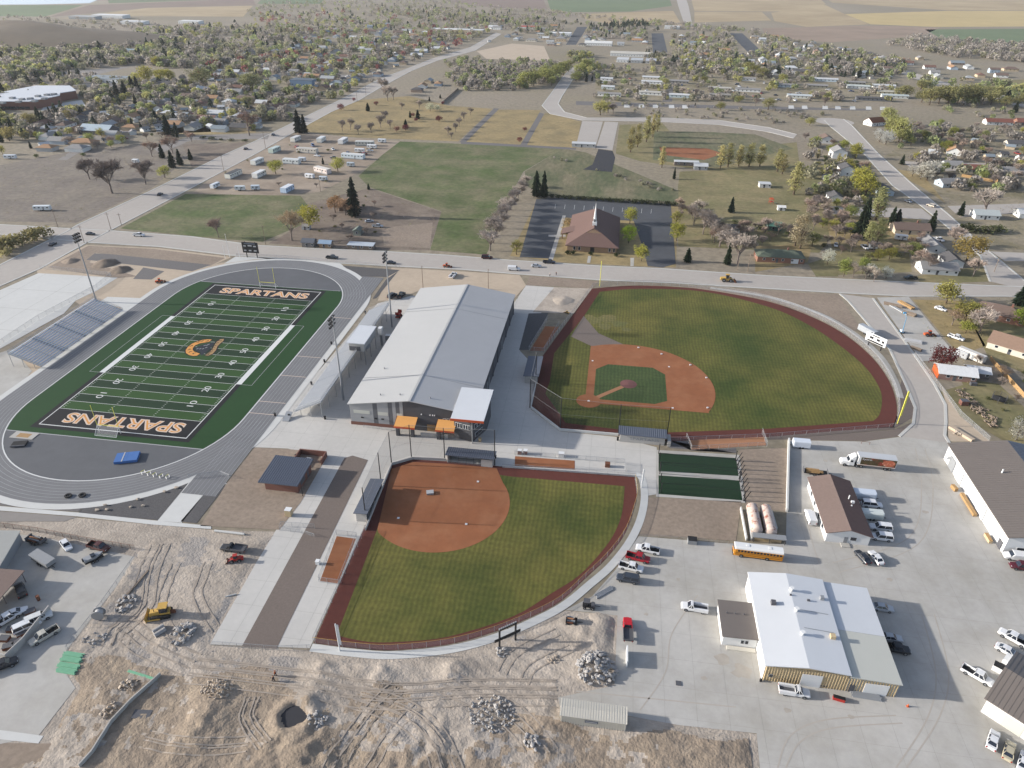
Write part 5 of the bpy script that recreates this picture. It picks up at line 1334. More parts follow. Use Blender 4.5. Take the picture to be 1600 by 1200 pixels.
# ---- box trailers, campers, mobile homes
def trailer(name, px, py, hd, L_, W, H, color, label, group=None, cat='trailer', roof=None, win=True, z0=.55, wheels=True, small=False):
    a, b = G(px, py, H / 2)
    t = thing(name, label, cat, (a, b, .045), math.radians(hd), group)
    r = .25
    def ring(x, k=1.0): return [(x, -W / 2 * k, z0), (x, W / 2 * k, z0), (x, W / 2 * k, H - r), (x, W / 2 * k - r, H), (x, -W / 2 * k + r, H), (x, -W / 2 * k, H - r)]
    o = link('body', MB().loft([ring(-L_ / 2), ring(L_ / 2 - .3), ring(L_ / 2, .93)]).mesh('body', 'paint'), t, color=color)
    if roof: link('roof', MB().box(-L_ / 2 - .05, -W / 2 + .05, H + .005, L_ / 2 - .15, W / 2 - .05, H + .08).mesh('roof', 'roofing'), t, color=roof)
    if win:
        n = max(2, int(L_ / 2.2)); wm = MB().box(-.5, -.03, -.3, .5, .03, .3).mesh('window', 'glass')
        for k in range(n):
            for s in (-1, 1): link('window', wm, t, (-L_ / 2 + (k + .5) * L_ / n, s * (W / 2 + .005), z0 + (H - z0) * .62))
        link('door', MB().box(-.4, -.03, 0, .4, .03, 1.85).mesh('door', 'steel_grey'), t, (L_ * .12, -W / 2 - .02, z0))
    if wheels:
        ty, ri = wheel_meshes(.36)
        for x in (-.45, .45):
            for s in (-1, 1): link('wheel', ty, t, (x, s * (W / 2 - .1), .36))
        link('drawbar', MB().box(L_ / 2, -.06, .45, L_ / 2 + 1.1, .06, .58).mesh('drawbar', 'black_metal'), t)
    else:
        link('skirt', MB().box(-L_ / 2 + .1, -W / 2 + .05, 0, L_ / 2 - .1, W / 2 - .05, z0).mesh('skirt', 'steel_grey'), t)
    return t
trailer('enclosed_trailer', 1252, 693, 180, 4.9, 2.3, 2.6, (222, 228, 236), 'white enclosed cargo trailer at the top of the service yard', win=False)
trailer('enclosed_trailer', 1349, 773, 0, 6.0, 2.4, 2.7, (214, 222, 232), 'larger white enclosed trailer at the far end of the office car row', win=False)
trailer('enclosed_trailer', 1362, 804, 0, 5.4, 2.3, 2.5, (214, 220, 214), 'white enclosed trailer between suvs behind the office', win=False)
trailer('camper_trailer', 1518, 555, -50, 9.5, 2.6, 3.1, (226, 220, 210), 'long white camper parked above the white pavilion', cat='camper')
trailer('utility_shed', 1505, 552, -50, 4.5, 3.0, 2.6, (178, 180, 182), 'grey box shed beside the long white camper', cat='shed', win=False, wheels=False, z0=.1)
# ---- school bus
def bus():
    a, b = G(1184, 862, 1.5)
    t = thing('school_bus', 'yellow school bus with white roof beside the painted tanks', 'bus', (a, b, .045), math.radians(178))
    L_, W = 11.6, 2.5
    def ring(x, zt, k=1): return [(x, -W / 2 * k, .5), (x, W / 2 * k, .5), (x, W / 2 * k, zt - .45), (x, -W / 2 * k, zt - .45)]
    MB().loft([ring(-L_ / 2, 3.0), ring(L_ / 2 - .4, 3.0), ring(L_ / 2, 2.9, .94)]).build('body', 'bus_yellow', t)
    MB().loft([[(x, -W / 2 * k, 2.5), (x, W / 2 * k, 2.5), (x, W / 2 * k - .1, 2.85), (x, W / 2 * k - .5, 3.08), (x, -W / 2 * k + .5, 3.08), (x, -W / 2 * k + .1, 2.85)] for x, k in ((-L_ / 2 + .02, 1.0), (L_ / 2 - .5, 1.0), (L_ / 2 - .1, .94))]).build('roof', 'white_paint', t)
    wm = MB().box(-.26, -.03, -.28, .26, .03, .28).mesh('window', 'glass')
    for k in range(14):
        for s in (-1, 1): link('window', wm, t, (-L_ / 2 + .6 + k * .76, s * (W / 2 + .01), 2.1))
    MB().box(L_ / 2 - .12, -1.05, 1.5, L_ / 2 + .01, 1.05, 2.5).build('windscreen', 'glass', t)
    for z in (.95, 1.45): [MB().box(-L_ / 2 + .05, s * (W / 2 + .012) - .012, z, L_ / 2 - .3, s * (W / 2 + .012) + .012, z + .08).build('stripe', 'black_metal', t) for s in (-1, 1)]
    ty, ri = wheel_meshes(.5, .3)
    for x in (-2.2, 3.9):
        for s in (-1, 1): w = link('wheel', ty, t, (x, s * (W / 2 - .12), .5)); link('rim', ri, w)
    for x in (-3.0, 2.2): MB().box(x, -.4, 3.09, x + .7, .4, 3.18).build('roof_hatch', 'white_paint', t)
    for s in (-1, 1): MB().box(L_ / 2 - .05, s * .8 - .15, .75, L_ / 2 + .03, s * .8 + .15, 1.0).build('headlight', 'headlight', t); MB().box(-L_ / 2 - .04, s * .9 - .12, 1.0, -L_ / 2 + .02, s * .9 + .12, 1.3).build('tail_light', 'red_light', t)
    MB().box(L_ / 2, -1.2, .5, L_ / 2 + .15, 1.2, .72).build('bumper', 'black_metal', t)
bus()
# ---- delivery truck
def semi():
    a, b = G(1355, 722, 1.6)
    t = thing('delivery_truck', 'white tractor with long food-printed delivery trailer in the service yard', 'truck', (a, b, .045), math.radians(178))
    cab = MB().loft([[(x, -1.15 * k, .55), (x, 1.15 * k, .55), (x, 1.15 * k, z), (x, -1.15 * k, z)] for x, z, k in ((3.7, 2.7, 1), (5.0, 2.75, 1), (5.5, 1.75, .95), (7.0, 1.6, .86), (7.35, 1.35, .8))]).build('cab', 'white_paint', t)
    MB().add([(3.6, -1.1, 2.7), (5.0, -1.1, 2.7), (5.0, 1.1, 2.7), (3.6, 1.1, 2.7), (3.6, -1.0, 3.8), (3.6, 1.0, 3.8), (4.2, -.95, 3.6), (4.2, .95, 3.6)], [(0, 1, 6, 4), (1, 2, 7, 6), (2, 3, 5, 7), (3, 0, 4, 5), (4, 6, 7, 5)]).build('roof_fairing', 'white_paint', t)
    MB().quad((5.03, -1.0, 2.68), (5.03, 1.0, 2.68), (5.52, .95, 1.8), (5.52, -.95, 1.8)).build('windscreen', 'glass', t)
    for s in (-1, 1): MB().box(4.2, s * 1.16 - .02, 1.75, 4.95, s * 1.16 + .02, 2.4).build('side_window', 'glass', t); MB().box(5.0, s * 1.4 - .08, 1.9, 5.15, s * 1.4 + .08, 2.6).build('mirror', 'white_paint', t)
    MB().box(2.2, -.45, .75, 6.8, .45, .95).build('chassis', 'black_metal', t)
    ty, ri = wheel_meshes(.5, .35)
    for x in (6.2, 2.9, 1.7, -4.9, -6.1):
        for s in (-1, 1): w = link('wheel', ty, t, (x, s * .95, .5)); link('rim', ri, w)
    bx = MB().box(-7.4, -1.28, 1.2, 3.0, 1.28, 4.05).build('trailer_box', 'white_paint', t)
    MB().box(-7.42, -1.3, 4.05, 3.02, 1.3, 4.12).build('trailer_roof', 'roof_grey', bx)
    mat('food_print', (84, 72, 46), .5, var=.5, scale=.9, alt=(142, 62, 46), altscale=.55, altmix=.55, sharp=.05)
    mat('loaf_print', (196, 110, 80), .5, var=.35, scale=1.6, alt=(226, 182, 156), altscale=1.4, altmix=.6, sharp=.06)
    for s in (-1, 1):
        MB().box(-7.3, s * 1.295 - .01, 1.45, 2.3, s * 1.295 + .01, 3.9).build('side_print', 'food_print', bx)
        lf = MB(); ring = [(-5.3 - .0 + 1.75 * math.cos(i * PI / 10) * (1 if s > 0 else 1), 2.65 + 1.1 * math.sin(i * PI / 10)) for i in range(20)]
        lf.add([(x, s * 1.318, z) for x, z in ring], [tuple(range(20))]).build('loaf_print', 'loaf_print', bx)
        me, _ = text_mesh('Sysco', 2.6, .75, 'white_paint'); o = link('lettering', me, bx, (.7, s * 1.325, 3.3)); o.rotation_euler = (PI / 2, 0, PI if s > 0 else 0)
        MB().box(-7.3, s * 1.3 - .02, 1.22, 2.9, s * 1.3 + .02, 1.38).build('side_rail', 'cream_paint', bx)
semi()
# ---- machines
def machine(kind, px, py, hd, color, label, s=1.0):
    a, b = G(px, py, .8)
    t = thing(kind, label, kind.replace('_', ' '), (a, b, .06), math.radians(hd)); t.scale = (s, s, s)
    m = {'y': 'yellow_machine', 'r': 'red_machine', 'o': 'orange_machine', 'b': 'blue_machine'}[color]
    if kind == 'bulldozer':
        for sd_ in (-1, 1):
            tr = MB().loft([[(x, sd_ * 1.1 - .28, z0), (x, sd_ * 1.1 + .28, z0), (x, sd_ * 1.1 + .28, z1), (x, sd_ * 1.1 - .28, z1)] for x, z0, z1 in ((-2.1, .35, .7), (-1.7, 0, 1.0), (1.7, 0, 1.0), (2.1, .35, .7))]).build('track', 'rubber', t)
        MB().box(-1.9, -.8, .5, .1, .8, 1.5).build('engine_deck', m, t); MB().loft([[(x, -.7, .6), (x, .7, .6), (x, .6, z), (x, -.6, z)] for x, z in ((.1, 1.9), (2.2, 1.7), (2.4, 1.2))]).build('bonnet', m, t)
        MB().box(-1.5, -.8, 1.5, .1, .8, 2.9).build('cab', 'glass', t); MB().box(-1.7, -.95, 2.9, .25, .95, 3.05).build('cab_roof', m, t)
        MB().add([(2.9, -1.8, 0), (2.9, 1.8, 0), (3.1, 1.8, 1.3), (3.1, -1.8, 1.3), (2.75, -1.8, .6), (2.75, 1.8, .6)], [(0, 1, 5, 4), (4, 5, 2, 3), (0, 4, 3), (1, 2, 5)]).build('blade', m, t)
        for sd_ in (-1, 1): MB().box(0, sd_ * 1.55 - .1, .4, 2.9, sd_ * 1.55 + .1, .65).build('push_arm', m, t)
        MB().box(-3.0, -.15, .3, -1.9, .15, 1.3).build('ripper', 'rust', t); MB().cyl(1.2, .35, 1.7, 2.9, .07, 6).build('exhaust', 'black_metal', t)
    elif kind in ('wheel_loader', 'telehandler', 'skid_steer'):
        k = {'wheel_loader': 1.0, 'telehandler': .85, 'skid_steer': .6}[kind]
        ty, ri = wheel_meshes(.8 * k, .5 * k)
        for x in (-1.5 * k, 1.5 * k):
            for sd_ in (-1, 1): w = link('wheel', ty, t, (x, sd_ * 1.15 * k, .8 * k)); link('rim', ri, w)
        MB().loft([[(x * k, -.85 * k, .7 * k), (x * k, .85 * k, .7 * k), (x * k, .8 * k, z * k), (x * k, -.8 * k, z * k)] for x, z in ((-3.0, 1.7), (-.6, 2.0), (-.4, 1.4), (2.0, 1.3))]).build('chassis', m, t)
        MB().box(-.7 * k, -.7 * k, 1.6 * k, .7 * k, .7 * k, 3.2 * k).build('cab', 'glass', t); MB().box(-.85 * k, -.8 * k, 3.2 * k, .85 * k, .8 * k, 3.35 * k).build('cab_roof', m, t)
        for sd_ in (-1, 1): MB().tube((.4 * k, sd_ * .6 * k, 1.9 * k), (3.3 * k, sd_ * .6 * k, .7 * k), .14 * k, n=6).build('lift_arm', m, t)
        MB().add([(3.1 * k, -1.4 * k, .1), (4.3 * k, -1.4 * k, .1), (3.2 * k, -1.4 * k, 1.2 * k), (3.1 * k, 1.4 * k, .1), (4.3 * k, 1.4 * k, .1), (3.2 * k, 1.4 * k, 1.2 * k)], [(0, 1, 2), (3, 5, 4), (0, 3, 4, 1), (0, 2, 5, 3)]).build('bucket', 'rust', t)
    elif kind == 'boom_lift':
        ty, ri = wheel_meshes(.5, .35)
        for x in (-1, 1):
            for sd_ in (-1, 1): w = link('wheel', ty, t, (x, sd_ * .95, .5)); link('rim', ri, w)
        MB().box(-1.4, -.8, .5, 1.4, .8, 1.0).build('chassis', m, t); MB().box(-1.3, -.75, 1.0, .6, .75, 1.9).build('turret', 'white_paint', t)
        MB().tube((-.8, 0, 1.9), (-.4, 0, 9.5), .22, .16, 6).build('boom', m, t); MB().tube((-.4, 0, 9.5), (2.2, 0, 11.5), .14, n=6).build('jib', m, t)
        MB().box(2.0, -.8, 11.0, 2.9, .8, 11.9).build('platform', m, t)
    elif kind == 'scissor_lift':
        ty, ri = wheel_meshes(.4, .3)
        for x in (-1, 1):
            for sd_ in (-1, 1): link('wheel', ty, t, (x, sd_ * .8, .4))
        MB().box(-1.5, -.8, .4, 1.5, .8, .9).build('chassis', m, t)
        for z in (.95, 1.2, 1.45): MB().box(-1.4, -.6, z, 1.4, .6, z + .08).build('scissor_arm', 'steel_dark', t)
        MB().box(-1.5, -.85, 1.6, 1.5, .85, 1.75).build('platform', m, t); MB().box(-1.5, -.85, 1.75, -1.42, .85, 2.8).build('guard_rail', m, t); MB().box(1.42, -.85, 1.75, 1.5, .85, 2.8).build('guard_rail', m, t)
    return t
machine('bulldozer', 252, 958, 200, 'y', 'yellow bulldozer working on the dirt below the walkway')
machine('skid_steer', 368, 873, 200, 'r', 'red skid steer below the black flatbed truck')
machine('wheel_loader', 1136, 437, math.degrees(heading((1100, 435), (1180, 440))), 'y', 'yellow wheel loader on the main road behind the baseball outfield')
machine('boom_lift', 1409, 517, 100, 'b', 'light blue boom lift in the laydown yard', .68)
machine('telehandler', 1452, 522, 10, 'o', 'orange and grey telehandler near the right edge of the laydown yard', .8)
machine('scissor_lift', 623, 493, 84, 'r', 'red scissor lift between the home bleachers and field house')
machine('telehandler', 698, 415, 0, 'o', 'orange machine at the kerb behind the field house', .7)
machine('skid_steer', 249, 439, 30, 'o', 'small orange machine on the dirt beside the upper track bend')
machine('skid_steer', 886, 487, 150, 'y', 'small machine at the left corner of the baseball fence', .6)
# ================================================================== trees
rt = random.Random(11)
def limbs(h, spread, n, r0, seed, lean=.15, th0=.28):
    """tapered trunk with forking limbs; returns mesh builder and limb ends"""
    q = random.Random(seed); mb = MB(); ends = []
    def grow(p, d, L_, r, lv):
        e = p + d * L_
        mb.tube(p, e, r, r * .62, 6 if lv < 2 else 4)
        if lv >= n: ends.append(e); return
        for k in range(3 if lv else 6):
            an = 2 * PI * k / 6 + q.uniform(-.5, .5)
            nd_ = (d + (Vector((math.cos(an), math.sin(an), q.uniform(.1, .6))) * spread * 1.35 if lv == 0 and k else Vector((q.uniform(-1, 1), q.uniform(-1, 1), q.uniform(-.35, .5))) * spread * 1.3)).normalized()
            grow(p + d * L_ * (q.uniform(.42, 1) if lv == 0 else q.uniform(.6, 1)), nd_, L_ * (q.uniform(.5, .75) if lv else q.uniform(.6, .85)), r * .6, lv + 1)
    grow(Vector((0, 0, 0)), Vector((q.uniform(-lean, lean) * .3, q.uniform(-lean, lean) * .3, 1)).normalized(), h * th0, r0, 0)
    return mb, ends
def leaf_quads(mb, c, k, rad, size, q, flat=False):
    for _ in range(k):
        p = c + Vector((q.gauss(0, 1), q.gauss(0, 1), q.gauss(0, .8))) * rad
        a = Vector((q.uniform(-1, 1), q.uniform(-1, 1), q.uniform(-1, 1))).normalized(); b = a.orthogonal().normalized()
        a, b = a * size * q.uniform(.6, 1.2), b * size * q.uniform(.5, 1.1)
        mb.add([tuple(p - a), tuple(p - b * .8), tuple(p + a), tuple(p + b)], [(0, 1, 2, 3)])
TREE = {}
def fit(mb, h):
    """scale to a 1 m reference height h"""
    z = max(v[2] for v in mb.v); k = h / z
    mb.v = [(x * k, y * k, zz * k) for x, y, zz in mb.v]
def tree_proto(kind, var):
    key = (kind, var)
    if key in TREE: return TREE[key]
    q = random.Random(hash(kind) % 1000 + var * 17 if False else sum(map(ord, kind)) + var * 17)
    if kind in ('leafy', 'blossom', 'plum'):
        tb, ends = limbs(10, .62, 3, .26, sum(map(ord, kind)) + var, th0=.38)
        cr = MB()
        cz = sum(e.z for e in ends) / len(ends)
        for e in ends:
            leaf_quads(cr, e, 7 if kind == 'leafy' else 5, .62, .25, q)
        for _ in range(64):
            d = Vector((q.gauss(0, 1), q.gauss(0, 1), q.gauss(0, 1))).normalized() * q.uniform(.5, 1)
            leaf_quads(cr, Vector((d.x * 3.9, d.y * 3.9, 5.3 + d.z * 3.7)), 18, .55, .27, q)
        P = (tb.mesh('trunk', 'bark'), cr.mesh('crown', 'leaf'))
    elif kind == 'poplar':
        tb, ends = limbs(10, .22, 3, .2, 40 + var, th0=.3); cr = MB()
        for _ in range(95):
            z = q.uniform(1.6, 10.4); rr = 1.25 * math.sin(min(1, (z - .8) / 3) * PI / 2) * (1 if z < 6 else max(.12, (10.6 - z) / 4.6)); a = q.uniform(0, 2 * PI)
            leaf_quads(cr, Vector((rr * q.uniform(.3, 1) * math.cos(a), rr * q.uniform(.3, 1) * math.sin(a), z)), 13, .35, .2, q)
        P = (tb.mesh('trunk', 'bark'), cr.mesh('crown', 'leaf'))
    elif kind == 'bare':
        tb, ends = limbs(10, .6, 3, .24, 70 + var, th0=.38); cr = MB()
        for e in ends:
            for _ in range(12):
                d = Vector((q.uniform(-1, 1), q.uniform(-1, 1), q.uniform(-.3, 1.2))).normalized(); L_ = q.uniform(.5, 1.4)
                s = d.orthogonal().normalized() * .05; b = e + Vector((q.uniform(-.3, .3), q.uniform(-.3, .3), q.uniform(-.5, .2)))
                f = b + d * L_
                cr.add([tuple(b - s), tuple(b + s), tuple(f + s * .5), tuple(f - s * .5)], [(0, 1, 2, 3)])
                for _ in range(3):
                    d2 = (d + Vector((q.uniform(-1, 1), q.uniform(-1, 1), q.uniform(-1, 1))) * .7).normalized(); s2 = d2.orthogonal().normalized() * .04; m_ = b + d * L_ * q.uniform(.3, .9); f2 = m_ + d2 * L_ * .6
                    cr.add([tuple(m_ - s2), tuple(m_ + s2), tuple(f2 + s2 * .5), tuple(f2 - s2 * .5)], [(0, 1, 2, 3)])
        P = (tb.mesh('trunk', 'bark_grey'), cr.mesh('crown', 'twig'))
    elif kind == 'conifer':
        tb = MB().cyl(0, 0, 0, 9.6, .24, 7, .04); cr = MB()
        z = .7
        while z < 10:
            rr = ((2.3 if var % 2 else 2.0) * (1 - z / 10.3) ** .75 * min(1, .55 + z / 4) + .12) * q.uniform(.72, 1.12); n = int(9 + rr * 9)
            for k in range(n):
                a = 2 * PI * k / n + q.uniform(-.3, .3); L_ = rr * q.uniform(.5, 1.15); d = Vector((math.cos(a), math.sin(a), 0)); s = Vector((-d.y, d.x, 0)) * (.16 + .14 * L_)
                p = Vector((0, 0, z + q.uniform(-.15, .15))); m_ = p + d * L_ * .55 + Vector((0, 0, .05)); e = p + d * L_ - Vector((0, 0, .22 * L_ + .1))
                cr.add([tuple(p + s * .3), tuple(m_ + s), tuple(e), tuple(m_ - s), tuple(p - s * .3)], [(0, 1, 2, 3, 4)])
                cr.add([tuple(p + d * L_ * .2), tuple(m_ + Vector((0, 0, .28))), tuple(e), tuple(m_ - Vector((0, 0, .35)))], [(0, 1, 2, 3)])
            z += q.uniform(.3, .5)
        P = (tb.mesh('trunk', 'bark'), cr.mesh('crown', 'needle'))
    elif kind == 'shrub':
        tb = MB().cyl(0, 0, 0, .6, .1, 5, .06); cr = MB()
        for _ in range(16):
            a = q.uniform(0, 2 * PI); rr = q.uniform(0, 1.0); leaf_quads(cr, Vector((rr * math.cos(a), rr * math.sin(a), q.uniform(.5, 1.4))), 14, .3, .2, q)
        P = (tb.mesh('stem', 'bark'), cr.mesh('foliage', 'leaf'))
    top_ = max(max(v.co.z for v in P[1].vertices), .1)
    TREE[key] = (P[0], P[1], top_)
    return TREE[key]
TCOL = {'leafy': [(150, 152, 78), (140, 146, 86), (164, 158, 84)], 'bare': [(152, 138, 126), (142, 130, 122), (160, 140, 126)], 'conifer': [(64, 76, 58), (58, 70, 58), (72, 82, 62)],
        'plum': [(116, 62, 66), (126, 74, 72)], 'blossom': [(208, 204, 190), (196, 194, 178)], 'poplar': [(176, 166, 116), (164, 158, 110)], 'shrub': [(96, 104, 66), (120, 118, 80)]}
TNAME = {'leafy': 'leafy_tree', 'bare': 'bare_tree', 'conifer': 'evergreen_tree', 'plum': 'plum_tree', 'blossom': 'blossom_tree', 'poplar': 'poplar_tree', 'shrub': 'shrub'}
TTEXT = {'leafy': 'spring-green leafy tree', 'bare': 'bare grey-brown tree', 'conifer': 'dark evergreen tree', 'plum': 'dark red-leaved tree', 'blossom': 'white blossoming tree', 'poplar': 'tall narrow yellow-green tree', 'shrub': 'low green shrub'}
TPOS = []
ORD = ('first', 'second', 'third', 'fourth', 'fifth', 'sixth', 'seventh', 'eighth', 'ninth', 'tenth')
def tree(kind, a, b, h, label, group=None, color=None, width=1.0):
    v = rt.randrange(3)
    tm, cm, th = tree_proto(kind, v)
    t = thing(TNAME[kind], label, 'shrub' if kind == 'shrub' else 'tree', (a, b, 0), rt.uniform(0, 6.28), group)
    k = h / th; width *= {'poplar': 1.35, 'conifer': 1.15, 'bare': .95}.get(kind, 1.0); t.scale = (k * width, k * width, k)
    c = color or rt.choice(TCOL[kind])
    f = rt.uniform(.92, 1.06)
    link('stem' if kind == 'shrub' else 'trunk', tm, t)
    link('foliage' if kind == 'shrub' else 'crown', cm, t, color=tuple(x * f for x in c))
    TPOS.append((a, b))
    return t
def trees(kind, place, spots, color=None, width=1.0, grp=None):
    """place: where these stand; several alike in one place share the label and a group"""
    lab = TTEXT[kind] + ' ' + place
    for i, (x, yb, yt) in enumerate(sorted(spots)):
        a, b = G(x, yb)
        tree(kind, a, b, max(1.2, height_to(x, yb, yt)), lab + (', ' + ORD[i] + ' from left' if 1 < len(spots) < 9 else ''), (grp or (TTEXT[kind] + 's ' + place)) if len(spots) > 1 else None, color, width)
YG = (158, 156, 76)
trees('leafy', 'right of the church, beside a brighter neighbour', [(984, 349, 322)], YG)
trees('leafy', 'brightest green, at the right eave of the church', [(982, 380, 349)], (136, 154, 60))
trees('leafy', 'on the lawn at the near right of the church', [(1002, 408, 380)], YG)
trees('leafy', 'at the right edge of the church car park', [(1057, 376, 345), (1056, 352, 329)], YG)
trees('leafy', 'at the left entrance of the church car park', [(807, 398, 374)], (150, 146, 72))
trees('bare', 'in the row left of the church car park', [(766, 392, 358), (771, 380, 346), (776, 368, 336), (781, 357, 327), (787, 346, 318), (792, 337, 308), (798, 328, 302), (804, 318, 294), (810, 309, 286), (816, 301, 280), (822, 293, 274)], (166, 155, 146), 1.35)
trees('conifer', 'at the left end of the hedge behind the church', [(838, 308, 266), (850, 309, 266)])
trees('shrub', 'in the hedge behind the church', [(862 + k * 10, 309 + k * .65, 303 + k * .6) for k in range(20)], (74, 80, 58), 1.5)
trees('conifer', 'low and round at the lawn right of the church car park', [(1074, 409, 387)], (56, 70, 52), 1.8)
trees('conifer', 'beside the green-roofed house', [(1136, 414, 378)])
trees('conifer', 'alone on the park lawn behind the church', [(1142, 332, 307)], None, 1.3)
trees('conifer', 'below the old ball diamond', [(1053, 280, 261)], None, .9)
trees('bare', 'between the church and the green-roofed house', [(1084, 352, 316), (1098, 366, 326), (1112, 372, 338), (1124, 386, 348), (1138, 398, 356), (1152, 412, 360), (1090, 340, 312)], (166, 155, 145), 1.2)
trees('poplar', 'beside the old ball diamond entrance', [(985, 238, 197), (996, 230, 192), (1010, 222, 180), (1020, 214, 177), (1027, 206, 178), (1034, 262, 228)])
trees('poplar', 'in the row right of the old ball diamond', [(1125, 263, 226), (1137, 261, 222), (1154, 260, 226), (1170, 260, 222), (1187, 260, 225), (1214, 268, 232), (1222, 272, 240), (1240, 304, 252)], None, 1.3)
trees('poplar', 'tall and bare-topped behind the green-roofed house', [(1250, 388, 330), (1242, 384, 335)], (170, 158, 130), 1.2)
trees('conifer', 'tallest in the gardens left of the side street', [(1340, 374, 312), (1348, 358, 306)])
trees('poplar', 'pale green beside the tallest garden evergreens', [(1368, 344, 292), (1368, 386, 340), (1356, 380, 345)], (158, 158, 110), 1.4)
trees('conifer', 'behind the brown-roofed house by the side street', [(1392, 352, 322), (1400, 352, 326), (1454, 359, 328)], None, 1.3)
trees('blossom', 'round and white left of the long white sheds row', [(1292, 413, 388)], (214, 212, 194))
trees('leafy', 'in the mixed row along the main road garden', [(1318, 432, 402), (1347, 428, 401)], (150, 158, 88), .8)
trees('bare', 'in the mixed row along the main road garden', [(1332, 434, 406), (1352, 436, 412), (1365, 440, 418)], (188, 176, 160))
trees('blossom', 'at the right end of the main road garden row', [(1358, 433, 412), (1384, 436, 416)], (196, 196, 184))
trees('leafy', 'russet, beside the side street corner house', [(1510, 408, 366)], (150, 132, 80), 1.3)
trees('bare', 'pinkish, behind the side street corner house', [(1490, 384, 352), (1520, 432, 404), (1447, 425, 398)], (168, 152, 140), 1.2)
trees('conifer', 'at the junction of the side street', [(1500, 337, 314), (1452, 362, 336)], None, 1.5)
trees('bare', 'large and spreading in the lot right of the side street', [(1538, 333, 292)], (174, 163, 153), 1.4)
trees('shrub', 'along the fence below the long white house', [(1515, 362, 350), (1540, 363, 352), (1560, 362, 352)], (92, 96, 66), 2)
trees('leafy', 'bright, in the row beside the side street houses', [(1336, 248, 222), (1342, 300, 258), (1350, 312, 268)], (160, 156, 76))
trees('blossom', 'pale, lining the right side of the side street', [(1438, 280, 252), (1448, 282, 248), (1425, 276, 256)], (186, 182, 170), 1.1)
trees('conifer', 'alone at the bare lot corner by the side street', [(1409, 257, 241)], None, 1.6)
trees('blossom', 'flowering beside the red-roofed house', [(1374, 222, 200), (1384, 226, 204)], (206, 204, 196), 1.2)
trees('leafy', 'tall behind the red-roofed house', [(1394, 216, 176), (1404, 222, 182), (1408, 224, 200), (1385, 196, 166)], (150, 150, 96))
trees('leafy', 'in the garden right of the laydown yard', [(1478, 474, 438), (1506, 508, 466)], (150, 144, 82), 1.2)
trees('bare', 'spreading beside the brown-roofed houses', [(1530, 520, 480)], (170, 158, 148), 1.3)
trees('plum', 'large and round above the white pavilion', [(1468, 578, 540)], (120, 64, 62), 1.1)
trees('leafy', 'brightest at the right edge beside brown roofs', [(1596, 510, 480)], (150, 164, 70), 1.2)
trees('conifer', 'big and dark at the right edge above the brown roofs', [(1594, 478, 440)], (56, 72, 54), 1.6)
trees('blossom', 'small and white near the warehouse', [(1588, 688, 655)], (214, 210, 196))
trees('bare', 'shrubby, in the garden beside the laydown yard', [(1487, 508, 482), (1565, 590, 570)], (170, 148, 126), 1.3)
trees('bare', 'big and round at the edge of the green pasture', [(456, 376, 328)], (176, 156, 128), 1.25)
trees('leafy', 'bright beside the big bare tree at the farmyard', [(484, 358, 318)], (164, 158, 76), 1.1)
trees('bare', 'alone in the green pasture by the main road', [(342, 371, 340)], (146, 128, 118))
trees('conifer', 'tallest in the farmyard', [(554, 338, 275)], (60, 66, 56), 1.1)
trees('bare', 'tangled in the middle of the farmyard', [(540, 336, 308), (530, 330, 310), (552, 338, 315)], (150, 124, 100), 1.3)
trees('leafy', 'orange-brown beside the farmhouse', [(524, 332, 304)], (146, 118, 88))
trees('conifer', 'small and round beside the pasture gate', [(576, 296, 286)], None, 1.6)
trees('leafy', 'inside the trailer park', [(431, 272, 248), (528, 268, 244)], (172, 170, 92), 1.2)
trees('conifer', 'tall and broad beside the diagonal road', [(467, 208, 170), (476, 208, 178)], (48, 56, 46), 1.3)
trees('conifer', 'small, inside the trailer park', [(505, 257, 246)])
trees('bare', 'large in the bare lot by the diagonal road', [(175, 302, 246), (228, 288, 248), (140, 280, 246)], (122, 110, 104), 1.2)
trees('bare', 'rust-tinted by the diagonal road lot', [(238, 245, 216), (270, 240, 208), (390, 212, 168), (300, 222, 206)], (156, 132, 118), 1.2)
trees('conifer', 'clumped by the diagonal road lot', [(254, 247, 224), (270, 262, 234), (282, 258, 232), (298, 250, 232), (263, 212, 178), (276, 210, 190)], (54, 66, 54), 1.4)
trees('leafy', 'small, at the bare lot edge by the diagonal road', [(258, 278, 258)], (150, 150, 84), 1.3)
trees('conifer', 'group on the school lawn', [(184, 153, 124), (196, 150, 126), (208, 144, 118), (216, 144, 118), (213, 166, 146)], (46, 60, 48), 1.3)
trees('conifer', 'by the brick school', [(62, 190, 166), (80, 186, 166), (20, 208, 182), (2, 200, 176), (5, 148, 126), (42, 130, 118), (32, 130, 118), (58, 127, 110), (80, 127, 115), (111, 124, 108), (66, 106, 92), (105, 106, 96)], (48, 62, 46), 1.2)
trees('leafy', 'by the brick school', [(48, 198, 174), (15, 220, 196), (108, 186, 170), (40, 218, 204)], (160, 148, 96), 1.3)
trees('leafy', 'yellow-green beyond the school lawn', [(228, 132, 100), (246, 104, 86), (252, 128, 106), (265, 126, 106)], (164, 158, 78), 1.2)
trees('leafy', 'big and grey-green beyond the school', [(316, 136, 102), (395, 140, 112), (388, 140, 116), (388, 168, 148)], (138, 138, 98), 1.4)
trees('plum', 'among the park trees below the town', [(533, 172, 162), (620, 206, 196), (634, 204, 194), (650, 190, 184), (686, 190, 180), (692, 163, 158), (588, 165, 158), (553, 158, 152), (645, 183, 176), (812, 222, 214), (820, 205, 198)], (122, 66, 70), 1.4)
